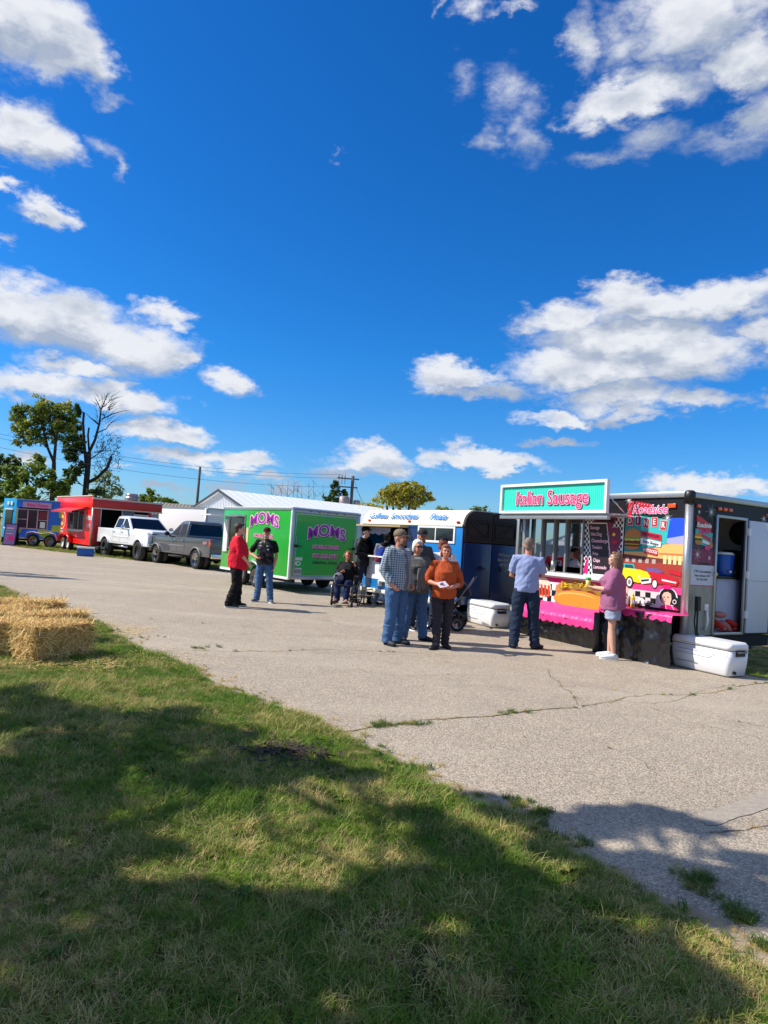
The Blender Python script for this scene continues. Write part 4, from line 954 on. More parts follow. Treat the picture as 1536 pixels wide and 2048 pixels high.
# rear doors: navy lower leaves and brown boarded upper leaves
for k in (0, 1):
    x0 = .03 + k * (Wd / 2 - .02); x1 = x0 + Wd / 2 - .04
    m = MB(); m.box((x0, -.05, z0 - .06), (x1, -.005, 1.69)); m.build('lower_door', NAVY, B, .012)
    m = MB(); P_ = [(x, z) for x, z in arcprof(Wd - .03, z1, hr - .02)]
    if k == 0: poly = [(.03, 1.71)] + [(x + .015, z) for x, z in P_ if x < Wd / 2 - .03] + [(Wd / 2 - .015, z1 + hr - .02), (Wd / 2 - .015, 1.71)]
    else: poly = [(Wd / 2 + .015, 1.71), (Wd / 2 + .015, z1 + hr - .02)] + [(x + .015, z) for x, z in P_ if x > Wd / 2 + .03] + [(Wd - .03, 1.71)]
    m.prism(poly, -.045, -.005, 'y'); m.build('upper_door', WOOD, B, .006)
    m = MB(); a, b = x0 + .06, x1 - .06
    m.box((a, -.065, 1.76), (a + .07, -.046, 2.2)); m.box((b - .07, -.065, 1.76), (b, -.046, 2.2)); m.box((a + .07, -.065, 2.13), (b - .07, -.046, 2.2)); m.box((a + .07, -.065, 1.76), (b - .07, -.046, 1.83))
    p, q = ((a + .1, 2.12), (b - .1, 1.84)) if k == 0 else ((b - .1, 2.12), (a + .1, 1.84))
    m.tube([(p[0], -.055, p[1]), (q[0], -.055, q[1])], [(.04, .008)] * 2, 4, side=(1, 0, 0), smooth=False); m.build('door_brace', M('dark_brace', (30, 24, 22), .7), B)
for z in (1.15,):
    for x in (.55, 1.15): m = MB(); m.box((x - .13, -.07, z - .015), (x + .13, -.052, z + .02)); m.box((x - .03, -.085, z - .04), (x + .03, -.052, z + .05)); m.build('door_bolt', M('navy_metal', (18, 34, 70), .4), B)
for s_, z, f in (('CW Concessions', 1.47, .085), ('New Lebanon OH', 1.36, .085), ('937 336 6937', 1.25, .08), ('937 336 6941', 1.14, .08)):
    text(B, 'lettering', s_, f, endX(1.3, z, .052), M('pale_lettering', (190, 180, 170), .5), .001, layer=.001, sx=.75)
m = MB(); m.box((-.0, -.02, z0 - .08), (.03, .0, z1)); m.box((Wd - .03, -.02, z0 - .08), (Wd, .0, z1)); m.build('rear_trim', NAVY, B)
# lamps, lettering, window
for s_, mt in ((.14, LAMPR), (1.85, LAMPO), (3.5, LAMPO)):
    m = MB(); m.blob((-.02, s_, z1 + .06), (.03, .05, .04)); m.build('marker_lamp', mt, B)
SKYB = M('blue_script_print', (60, 135, 205), .4)
Xr = lambda s_: Matrix(((0, math.sin(.35), -math.cos(.35), -.0), (-1, 0, 0, s_), (0, math.cos(.35), math.sin(.35), z1 + .17), (0, 0, 0, 1)))
for s_, w_ in ((3.15, 'Coffees'), (2.1, 'Smoothies'), (.85, 'Floats')):
    Xq = sideX(s_, z1 + .15, .0)
    text(B, 'lettering', w_, .19, Matrix.Translation((.035, 0, 0)) @ Xr(s_) @ Matrix.Translation((0, 0, .03)), SKYB, .007, .35, layer=.0, sx=1.3)
m = MB(); m.X = sideX(0, 0); m.box((-1.45, 1.7, .0), (-.28, 2.0, .006)); m.build('window_pane', GLASSD, B)
m = MB(); frame_strip(m, -1.5, 1.65, -.22, 2.03, .05, .022, sideX(0, 0)); m.X = sideX(0, 0); m.box((-.89, 1.7, 0), (-.86, 1.98, .018)); m.build('window_frame', WHITE, B, .004)
m = MB(); m.X = sideX(0, 0); m.box((-3.7, 1.96, .01), (-1.85, 2.0, .28)); m.build('hatch_lip', M('tan_lip', (190, 165, 110), .6), B, .006)
m = MB(); m.X = sideX(0, 0); m.box((-3.6, 1.2, .0), (-1.86, 1.235, .16)); m.build('serving_ledge', WHITE, B, .005)
d = Dec(sideX(0, 0), .002); d.poly([(-1.9, 2.0), (-1.55, 2.0), (-1.2, .42), (-1.9, .42)], NAVY);  d.rect(-3.55, .66, -2.3, 1.2, WHITE); d.build('painted_stripe', B)['kind'] = 'stuff'
m = MB(); m.X = sideX(0, 0); n = 16; vs = []
for i in range(n + 1): u = -3.55 + 1.0 * i / n; vs += [(u, 1.95, .02), (u, 1.83 - .06 * math.sin(i / n * PI) + .02 * math.sin(i * 1.3), .03)]
m.add(vs, [(2 * i, 2 * i + 2, 2 * i + 3, 2 * i + 1) for i in range(n)]); m.build('bunting', M('grey_white_bunting', (150, 155, 180), .7, var=.4, vs=20), B)
m = MB(); m.X = Matrix.Translation((.35, 1.35, z1 + hr - .02)) @ Matrix.Rotation(.0, 4, 'Y') @ Matrix.Rotation(-.45, 4, 'X'); m.box((0, 0, .0), (.6, .62, .03)); m.X = Matrix.Identity(4); m.build('roof_vent', M('dark_green_vent', (24, 48, 40), .4), B)
m = MB(); m.box((-.06, -.02, z0 - .1), (.02, L, z0 + .0)); m.box((.0, L - .02, .3), (Wd, L + .12, .48)); m.build('bumper_rail', CREAM, B, .01)
for y in (1.6, 2.4): wheel(B, .08, y, .32, .32, .18, 'x'); wheel(B, Wd - .08, y, .32, .32, .18, 'x', out=1)
m = MB(); m.box((-.12, 1.2, .62), (.0, 2.8, .66)); m.box((-.12, 1.18, .5), (.0, 1.22, .64)); m.box((-.12, 2.78, .5), (.0, 2.82, .64)); m.build('mudguard', CREAM, B, .01)
m = MB(); m.box((.5, L, .34), (1.2, L + 1.0, .42)); m.tube([(-.35, 3.2, .12), (-.35, 3.9, .12)], .02, 6); m.build('drawbar', DARK, B)
m = MB()
for y in (3.1, 3.7): m.tube([(-.05, y, .4), (-.3, y, .36), (-.3, y, .02)], .018, 6)
m.box((-.42, 3.05, .2), (-.05, 3.75, .23)); m.build('folding_step', M('rusty_step', (130, 105, 85), .7), B)

# ------------------------------------------------------------- red trailer
REDP = M('fire_red_paint', (242, 18, 14), .3, var=.05, coat=.2, k=1.); DRED = M('deep_red_panel', (205, 40, 36), .4, var=.08)
T = thing('red_food_trailer', 'fire red food trailer with pale edged roof boards and an open dark end doorway', 'food trailer', (-14.7, 34.5, 0), math.radians(40))
L, Wd, z0, z1 = 6.4, 3.0, .42, 2.75
m = MB(); m.box((0, 0, z0), (.06, L, z1)); m.box((.06, L - .06, z0), (Wd, L, z1)); m.box((Wd - .06, 0, z0), (Wd, L - .06, z1)); m.build('wall', REDP, T)
m = MB(); m.box((.06, 0, z0), (.38, .06, z1)); m.box((1.45, 0, z0), (Wd - .06, .06, 1.05)); m.box((.38, 0, 2.3), (Wd - .06, .06, z1)); m.box((2.8, 0, 1.05), (Wd - .06, .06, 2.3)); m.build('end_wall', DRED, T)
m = MB(); m.box((-.1, -.1, 2.36), (-.061, L + .1, 2.92)); m.build('side_fascia', REDP, T, .01)
m = MB(); m.box((-.1, -.14, 2.36), (Wd + .5, -.101, 2.78)); m.build('end_fascia', DRED, T, .01)
m = MB(); m.box((-.12, -.16, 2.78), (Wd + .52, -.08, 2.86)); m.box((-.12, -.155, 2.3), (Wd + .52, -.08, 2.358)); m.box((-.14, -.08, 2.92), (-.05, L, 2.97)); m.build('fascia_trim', M('cream_trim', (225, 205, 185), .5), T)
m = MB(); m.box((-.06, -.08, 2.70), (Wd + .5, L, 2.76)); m.build('roof', ALUD, T)
m = MB(); m.box((.08, .1, z0 - .04), (Wd - .08, L - .1, z0 + .04)); m.box((.1, 2.4, z0), (Wd - .1, 2.45, 2.6)); m.build('inner_wall', BLACK, T)
m = MB(); m.tube([(-.03, -.04, z0), (-.03, -.04, 2.4)], .05, 8); m.box((1.42, -.02, 1.05), (1.46, .02, 2.3)); m.box((.36, -.03, z0), (.4, .0, 2.3)); m.build('corner_post', ALU, T)
m = MB(); m.box((1.46, .01, 1.06), (2.1, .05, 2.28)); m.box((2.12, .01, 1.4), (2.76, .05, 2.1), 1); m.build('end_windows', [M('grey_blue_shade', (110, 115, 135), .5), GLASSD], T)
m = MB(); frame_strip(m, 2.06, 1.35, 2.82, 2.16, .06, .02, endX(0, 0)); m.build('window_frame', WHITE, T)
m = MB(); m.X = sideX(0, 0); m.box((-4.1, 1.2, .0), (-1.4, 2.15, .02)); m.build('serving_window', GLASSD, T)
m = MB(); frame_strip(m, -4.2, 1.1, -1.3, 2.22, .07, .05, sideX(0, 0)); m.X = sideX(0, 0)
for u in (-3.2, -2.3): m.box((u - .03, 1.17, 0), (u + .03, 2.15, .045))
m.box((-4.3, 1.05, 0), (-1.2, 1.1, .3)); m.build('window_frame', STEEL, T)
m = MB(); m.add([(-.02, 1.0, 2.36), (-.02, 4.9, 2.36), (-.75, 4.9, 2.12), (-.75, 1.0, 2.12)], [(0, 1, 2, 3)]); m.add([(-.76, 1.0, 2.12), (-.76, 4.9, 2.12), (-.76, 4.9, 2.04), (-.76, 1.0, 2.04)], [(0, 1, 2, 3)]); m.build('awning', DRED, T, fix=False)
d = Dec(sideX(0, 0), .004); d.ell(-5.4, 1.62, .62, .52, WHITE); d.ell(-5.4, 1.62, .56, .46, M('red_gold', (220, 60, 30), .4)); d.ell(-5.4, 1.62, .4, .3, M('gold_print', (240, 200, 90), .4)); d.build('round_logo', T)
text(T, 'lettering', 'BBQ', .3, sideX(5.4, 1.62, .012), DRED, .01, layer=.001, sx=1.2); text(T, 'lettering', 'PULLED PORK', .14, sideX(5.5, .98, .006), WHITE, .003, layer=.001); text(T, 'lettering', 'RIBS', .14, sideX(5.5, .8, .006), WHITE, .003, layer=.001)
text(T, 'lettering', 'MENU', .3, sideX(.6, 1.8, .006), WHITE, .01, layer=.001); text(T, 'lettering', 'BEEF', .26, sideX(.6, 1.4, .006), LPNK, .01, layer=.001)
for y in (3.6, 4.6):
    wheel(T, .0, y, .38, .38, .24, 'x', WHITE, spokes=0, deep=.15)
m = MB(); m.tube([(-.14, 3.1, .45), (-.14, 3.2, .75), (-.14, 3.6, .86), (-.14, 4.6, .86), (-.14, 5.0, .75), (-.14, 5.1, .45)], [(.02, .14)] * 6, 6, side=(0, 0, 1)); m.build('mudguard', REDP, T)
m = MB(); m.box((.2, -1.6, .32), (.3, L, .42)); m.box((Wd - .3, -.2, .32), (Wd - .2, L, .42)); m.box((.1, -.9, .3), (2.6, -.05, .4)); m.tube([(1.3, -1.3, .05), (1.3, -1.3, .75)], .05, 8); m.build('drawbar', DARK, T)
m = MB(); m.lathe((2.2, .9, 2.76), [(0, .3), (.12, .3), (.14, .36), (.3, .36), (.32, .3), (.42, .32), (.5, .3), (.52, .05)], 'z', 20); m.build('roof_exhaust', M('brushed_exhaust', (175, 150, 150), .35, .8), T)
m = MB()
for x in (-.28, -.28): pass
m.tube([(-.3, 6.2, .05), (-.3, 6.2, 1.7)], .02, 6); m.tube([(-.3, 6.6, .05), (-.3, 6.6, 1.7)], .02, 6)
for i in range(7): m.tube([(-.3, 6.2, .2 + i * .22), (-.3, 6.6, .2 + i * .22)], .016, 6)
m.build('ladder', BLACK, T)

# ------------------------------------------------------------- light blue trailer with the painted waves
LB = M('light_blue_paint', (40, 170, 225), .35, var=.05); RBL = M('royal_blue_paint', (44, 120, 225), .35, var=.08); LIME = M('lime_paint', (170, 205, 60), .4, var=.08); PLUM = M('plum_sign', (190, 150, 185), .4)
T = thing('blue_fries_trailer', 'royal blue and lime wavy painted food trailer with a pink lettered roof sign', 'food trailer', (-20.25, 38.9, 0), math.radians(-3))
# local: x along the visible long side (to the right), front face -y
L, Wd, z0, z1 = 2.85 + .75, 2.3, .42, 2.62
m = MB(); m.box((-.75, 0, z0), (2.35, .05, 1.0)); m.box((-.75, 0, 2.2), (2.35, .05, z1)); m.box((1.15, 0, 1.0), (2.35, .05, 2.2)); m.box((-.75, 0, 1.0), (-.6, .05, 2.2)); m.box((-.75, Wd - .05, z0), (2.35, Wd, z1)); m.box((2.3, .05, z0), (2.35, Wd - .05, z1)); m.box((-.75, .05, z0), (-.7, Wd - .05, z1)); m.build('wall', RBL, T)
m = MB(); m.prism([(-.751, 0), (-1.85, .55), (-1.85, 1.75), (-.751, 2.3)], z0, z1 + .05, 'z'); m.build('nose', LB, T, .03)
m = MB(); m.box((-.75, -.03, z1), (2.38, Wd + .03, z1 + .05)); m.build('roof', ALU, T)
m = MB(); m.box((-.7, 1.2, z0), (2.3, 1.25, z1 - .05)); m.build('inner_wall', M('dim_red_wall', (90, 45, 45), .7), T)
X = endX(0, 0)
m = MB(); m.X = X; m.box((-.35, 2.2, .01), (1.33, 2.52, .06)); m.build('roof_sign', PLUM, T)
text(T, 'lettering', 'Fried Oreos', .26, endX(.5, 2.36, .062), HOT, .006, layer=.001, sx=.95)
m = MB(); frame_strip(m, -.66, .98, 1.18, 2.12, .05, .04, X); m.X = X
for u in (-.02, .56): m.box((u - .03, 1.04, 0), (u + .03, 2.06, .035))
m.box((-.6, 1.5, .0), (-.05, 1.54, .03)); m.box((.6, 1.5, .0), (1.13, 1.54, .03)); m.build('window_frame', M('pinkish_frame', (190, 160, 165), .4), T)
for a, b in ((-.6, -.06), (.02, .52), (.6, 1.12)):
    m = MB(); m.X = X; m.box((a, 1.04, -.03), (b, 2.06, -.025)); m.build('window_pane', M('tinted_pane', (70, 40, 45), .1, spec=.8), T)
d = Dec(X, .003)
d.poly([(-.74, .7), (-.4, .74), (-.3, .98), (-.62, .97), (-.66, 2.1), (-.74, 2.3)], LIME)
d.poly([(.6, .95), (.75, .62), (1.15, .5), (1.6, .72), (2.3, .78), (2.3, 1.3), (1.45, 1.28), (1.4, .96)], LIME); d.poly([(1.8, 1.75), (2.3, 1.5), (2.3, 2.2), (1.75, 2.15)], LIME); d.ell(1.7, .74, .35, .17, RBL)
d.rect(-.74, z0, 2.33, z0 + .05, LPNK); d.build('wave_print', T)
d = Dec(endX(0, 0), .003); d.rect(.72, 1.08, 1.02, 1.42, WHITE); d.rect(.62, 1.6, 1.1, 2.0, M('poster_red', (130, 40, 45), .5)); d.X = endX(0, 0, .0); d.z = .02; d.build('window_posters', T)
for x in (.4, 1.38): wheel(T, x, .05, .36, .36, .22, 'y', STEEL, out=-1)
m = MB(); m.tube([(-.05, -.06, .45), (.08, -.06, .78), (.4, -.06, .84), (.9, -.06, .76), (1.38, -.06, .84), (1.7, -.06, .78), (1.84, -.06, .45)], [(.1, .02)] * 7, 6, side=(0, 1, 0)); m.build('mudguard', LPNK, T)
m = MB(); m.box((-.75, .2, .3), (2.9, .35, .42)); m.tube([(-.9, .4, .1), (-.3, .4, .1)], .16, 10); m.build('chassis', DARK, T)
m = MB(); m.X = Matrix.Translation((-1.3, .27, 0)) @ Matrix.Rotation(-math.atan2(.55, 1.1), 4, 'Z'); m.box((-.33, -.035, 1.0), (.3, -.012, 2.02)); m.build('nose_window', GLASSD, T)
m = MB(); m.X = Matrix.Translation((-1.3, .27, 0)) @ Matrix.Rotation(-math.atan2(.55, 1.1), 4, 'Z'); m.box((-.38, -.06, .93), (.36, -.0355, 1.0)); m.box((-.38, -.06, 2.02), (.36, -.0355, 2.09)); m.box((-.2, -.05, 2.3), (-.02, -.03, 2.5), 1); m.box((.12, -.05, 2.3), (.3, -.03, 2.5), 1); m.build('nose_trim', [WHITE, WHITE], T)
# ------------------------------------------------------------- plain white cargo trailer
T = thing('white_cargo_trailer', 'plain white box trailer parked behind the two pickup trucks', 'trailer', (-10.0, 38.4, 0), math.radians(47))
m = MB(); m.box((0, 0, .5), (3.0, 5.3, 2.82)); m.build('body', WHITE, T, .06, 3)
m = MB(); m.tube([(0, 0, .5), (0, 0, 2.8)], .09, 8); m.box((-.02, .1, 2.76), (.03, 5.2, 2.86)); m.box((.1, -.02, 2.76), (3, .03, 2.86)); m.build('corner_trim', ALU, T)
for y in (2.4, 3.3): wheel(T, .05, y, .36, .36, .2, 'x'); wheel(T, 2.95, y, .36, .36, .2, 'x', out=1)
m = MB(); m.box((.3, .1, .36), (2.7, 5.2, .5)); m.build('chassis', DARK, T)
# ================================================================== PICKUPS
def arch_profile(pts_top, x0, x1, zb, wheels, R, n=9):
    """lower-body outline (x, z) with wheel openings cut in the bottom edge; x1 front, x0 rear"""
    out = [(x0, zb)]
    for wx, wz in wheels:
        a0 = math.asin(max(-1, min(1, (zb - wz) / R)))
        for i in range(n + 1):
            a = (PI - a0) + (a0 * 2 - PI) * i / n
            out.append((wx + R * math.cos(a), wz + R * math.sin(a)))
    out.append((x1, zb)); return out + pts_top
def pickup(name, label, loc, yaw, paint, trim, tint, near, P):
    """local x to the front, y to the left, z up, origin under the rear axle; near = side (+1 left, -1 right) shown in detail"""
    T = thing(name, label, 'pickup truck', loc, yaw)
    wb, W2, rw, ww, lift = P['wb'], P['w2'], P['rw'], P['ww'], P['lift']
    xr, xf = -P['ro'], wb + P['fo']; zb = .5 + lift; zb2 = 1.22 + lift; hood = 1.2 + lift
    cabr, cabf = P['cabr'], P['cabf']
    top = [(xf, zb + .1), (xf + .02, hood - .28), (xf - .08, hood - .08), (xf - .35, hood - .02), (cabf + .42, hood + .03), (cabf + .38, zb2 - .04), (cabr, zb2), (cabr - .03, zb2 + .0), (xr + .02, zb2 - .0), (xr, zb2 - .06), (xr, zb + .02)]
    prof = arch_profile(top, xr, xf, zb, [(0, rw - .02 + lift * .2), (wb, rw - .02 + lift * .2)], rw + .1)
    m = MB()
    for s in (-1, 1): m.prism(prof, s * (W2 - .22), s * W2, 'y')       # the two flanks
    m.build('body_side', paint, T, .035, 3)
    m = MB(); m.prism([(cabr, zb + .06), (cabf + .3, zb + .06), (cabf + .4, hood), (xf - .3, hood - .03), (xf - .02, hood - .12), (xf - .02, hood + .0), (xf - .3, hood + .05), (cabf + .42, hood + .08), (cabr, zb2 + .02)], -(W2 - .2), W2 - .2, 'y'); m.build('cab_floor_and_hood', paint, T, .03, 2)
    m = MB(); m.box((xf - .55, -(W2 - .22), zb + .12), (xf - .02, W2 - .22, hood - .1)); m.build('nose', DARK, T, .02)
    # bed: floor, front wall, tailgate, hollow between
    m = MB(); m.box((xr + .02, -(W2 - .21), zb + .1), (cabr - .02, W2 - .21, zb + .2)); m.box((cabr - .06, -(W2 - .21), zb + .2), (cabr - .02, W2 - .21, zb2 - .02)); m.build('bed', DARK, T)
    m = MB(); m.box((xr - .03, -(W2 - .05), zb + .14), (xr + .03, W2 - .05, zb2 - .01)); m.build('tailgate', paint, T, .02)
    m = MB(); m.box((xr - .04, -.12, zb2 - .22), (xr - .031, .12, zb2 - .14)); m.build('tailgate_handle', trim, T)
    # greenhouse
    A = [(cabr + .0, zb2 - .02), (cabf + .42, zb2 - .02)]
    zr = P['h']; m = MB()
    yb, yt = W2 - .05, W2 - .22
    r1 = [(cabf + .44, zb2), (cabf - .38, zr - .05), (cabr + .14, zr - .05), (cabr + .02, zb2)]
    vb = [(cabr, -yb, zb2), (cabf + .46, -yb, zb2), (cabf + .46, yb, zb2), (cabr, yb, zb2)]
    vt = [(cabr + .12, -yt, zr - .06), (cabf - .36, -yt, zr - .06), (cabf - .36, yt, zr - .06), (cabr + .12, yt, zr - .06)]
    vr = [(cabr + .22, -yt + .1, zr), (cabf - .46, -yt + .1, zr), (cabf - .46, yt - .1, zr), (cabr + .22, yt - .1, zr)]
    m.rings([vb, vt, vr], 0, True, False); m.build('cab', paint, T, .03, 3)
    def onside(s, x, f):     # point on the slanted cab side, f = 0 at the belt, 1 at the roof edge
        return Vector((x, s * (yb + (yt - yb) * f + .006), zb2 + (zr - .06 - zb2) * f))
    xm = P['door']
    def xa(f): return cabf + .46 + (cabf - .36 - cabf - .46) * f       # windscreen pillar
    def xb(f): return cabr + .12 * f
    for s in (-1, 1):
        for a, b in ((lambda f: xm + .05, lambda f: xa(f) - .1), (lambda f: max(xb(f) + .12, P['rq']), lambda f: xm - .05)):
            m = MB(); lo, hi = .10, .86
            pts = [onside(s, a(lo), lo), onside(s, b(lo), lo), onside(s, b(hi), hi), onside(s, a(hi), hi)]
            m.add([tuple(p) for p in pts] + [tuple(p - Vector((0, s * .012, 0))) for p in pts], [(0, 1, 2, 3), (4, 5, 6, 7), (0, 1, 5, 4), (1, 2, 6, 5), (2, 3, 7, 6), (3, 0, 4, 7)]); m.build('side_window', tint, T)
    def slab(name, pa, pb, pc, pd, off, mat):
        pts = [Vector(p) for p in (pa, pb, pc, pd)]; n = (pts[1] - pts[0]).cross(pts[3] - pts[0]).normalized()
        if n.dot(off) < 0: n = -n
        m = MB(); m.add([tuple(p + n * .006) for p in pts] + [tuple(p - n * .012) for p in pts], [(0, 1, 2, 3), (4, 5, 6, 7), (0, 1, 5, 4), (1, 2, 6, 5), (2, 3, 7, 6), (3, 0, 4, 7)]); m.build(name, mat, T)
    g = lambda f, w: (cabf + .46 - .82 * f, w, zb2 + (zr - .06 - zb2) * f)
    slab('windscreen', g(.06, -(yb - .1)), g(.06, yb - .1), g(.93, yt - .07), g(.93, -(yt - .07)), Vector((1, 0, .5)), tint)
    g = lambda f, w: (cabr + .12 * f, w, zb2 + (zr - .06 - zb2) * f)
    slab('rear_window', g(.14, -(yb - .12)), g(.14, yb - .12), g(.88, yt - .08), g(.88, -(yt - .08)), Vector((-1, 0, 0)), tint)
    # doors: seams, handles, moulding
    m = MB()
    for s in (-1, 1):
        for x in (cabr + .03, xm, cabf + .3): m.box((x - .006, s * (W2 + .002), zb + .08), (x + .006, s * (W2 - .01), zb2 - .03))
        m.box((cabr + .05, s * (W2 + .002), zb + .08), (cabf + .3, s * (W2 - .01), zb + .09))
    o = m.build('door_gap', BLACK, T); o['kind'] = 'stuff'
    for s in (-1, 1):
        for x in (xm + .12, cabr + .12): m = MB(); m.box((x, s * W2, zb2 - .17), (x + .18, s * (W2 + .03), zb2 - .13)); m.build('door_handle', trim, T, .006)
        m = MB(); m.box((cabr + .04, s * W2, zb + .32), (cabf + .28, s * (W2 + .014), zb + .38)); m.build('side_moulding', trim if P['mould'] else paint, T, .004)
        m = MB(); m.box((cabf + .1, s * (W2 + .0), zb2 + .02), (cabf + .16, s * (W2 + .14), zb2 + .06)); m.blob((cabf + .12, s * (W2 + .2), zb2 + .1), (.06, .12, .1), 0, 10, 6); m.build('wing_mirror', BLACK if P['mould'] else trim, T)
        m = MB()
        for wx in (0, wb):
            R = rw + .1; zc = rw - .02 + lift * .2; a0 = math.asin((zb - zc) / R) if abs(zb - zc) < R else 0
            m.tube([(wx + R * math.cos(a0 + (PI - 2 * a0) * i / 10), s * (W2 + .015), zc + R * math.sin(a0 + (PI - 2 * a0) * i / 10)) for i in range(11)], [(.04, .035)] * 11, 6, side=(0, 1, 0))
        m.build('wheel_arch_trim', P['arch'], T)
        m = MB(); m.box((xr - .02, s * (W2 - .16), zb + .42), (xr + .1, s * (W2 + .006), zb2 - .04), 0); m.box((xr - .025, s * (W2 - .155), zb + .5), (xr + .09, s * (W2 + .008), zb + .58), 1); m.build('tail_lamp', [LAMPR, LAMPO], T, .006)
        m = MB(); m.box((xf - .12, s * (W2 - .42), hood - .38), (xf + .03, s * (W2 - .03), hood - .15)); m.build('headlight', M('headlamp_glass', (220, 225, 230), .1, spec=.8, coat=1), T, .02)
        m = MB(); m.tube([(cabr + .1, s * (W2 - .02), zb - .1), (cabf + .25, s * (W2 - .02), zb - .1)], .045, 8); m.build('running_board', CHROME if not P['mould'] else DARK, T)
    m = MB(); m.box((xf - .02, -(W2 - .44), hood - .42), (xf + .035, W2 - .44, hood - .12)); m.build('grille', CHROME, T, .01)
    m = MB(); m.box((xf - .1, -(W2 - .02), zb + .0), (xf + .1, W2 - .02, zb + .2)); m.build('front_bumper', CHROME, T, .03)
    m = MB(); m.box((xr - .16, -(W2 - .04), zb - .04), (xr - .0, W2 - .04, zb + .15)); m.build('rear_bumper', CHROME, T, .025)
    m = MB(); m.box((xr - .168, -.16, zb - .01), (xr - .162, .16, zb + .12)); m.build('number_plate', WHITE, T)
    m = MB(); m.box((xr + .1, -.5, zb - .14), (xf - .2, -.38, zb + .02)); m.box((xr + .1, .38, zb - .14), (xf - .2, .5, zb + .02)); m.tube([(0, -W2 + .2, rw), (0, W2 - .2, rw)], .07, 8); m.blob((0, 0, rw), .16); m.tube([(wb, -W2 + .2, rw), (wb, W2 - .2, rw)], .06, 8); m.box((.6, -.35, zb - .12), (2.6, .35, zb + .05)); m.build('chassis', DARK, T)
    for s in (-1, 1):
        for wx in (0, wb): m = MB(); m.lathe((wx, s * (W2 - .24), rw + .02), [(-.22, rw + .13), (.0, rw + .13)], 'y', 18); m.build('wheel_housing', BLACK, T)
    for s in (-1, 1):
        for wx in (0, wb):
            w = wheel(T, wx, s * (W2 - .13), rw, rw, ww, 'y', P['hub'], P['spk'], out=s, lugs=26, deep=.7)
    if P['tag']: text(T, 'lettering', '4X4', .17, Matrix(((-1, 0, 0, xr + .45), (0, 0, 1, W2 + .002), (0, 1, 0, zb + .55), (0, 0, 0, 1))), M('badge_silver', (220, 150, 160), .3), .004, .2, layer=.002)
    return T
GREYP = M('grey_metallic_paint', (96, 98, 102), .3, .45, var=.08, coat=.8); GTRIM = M('grey_trim', (120, 120, 122), .45, var=.06)
TINT = M('tinted_car_glass', (10, 13, 20), .05, var=.02, spec=.45)
pickup('grey_pickup', 'grey pickup truck with chrome wheels, its tail towards the green trailer', (-6.75, 28.1, 0), math.radians(133), GREYP, GTRIM, TINT, 1,
       dict(wb=3.65, w2=.98, rw=.39, ww=.25, lift=.02, ro=1.15, fo=.95, cabr=.95, cabf=2.1, door=1.65, rq=1.1, h=1.93, mould=1, arch=GTRIM, hub=CHROME, spk=8, tag=1))
WHP = M('white_car_paint', (238, 240, 242), .25, var=.03, coat=.8)
pickup('white_pickup', 'lifted white crew cab pickup truck with black off-road wheels', (-12.95, 34.4, 0), math.radians(-46), WHP, CHROME, TINT, -1,
       dict(wb=3.75, w2=1.0, rw=.43, ww=.31, lift=.16, ro=1.05, fo=.95, cabr=.8, cabf=2.35, door=1.72, rq=.95, h=2.02, mould=0, arch=WHP, hub=BLACK, spk=10, tag=0))

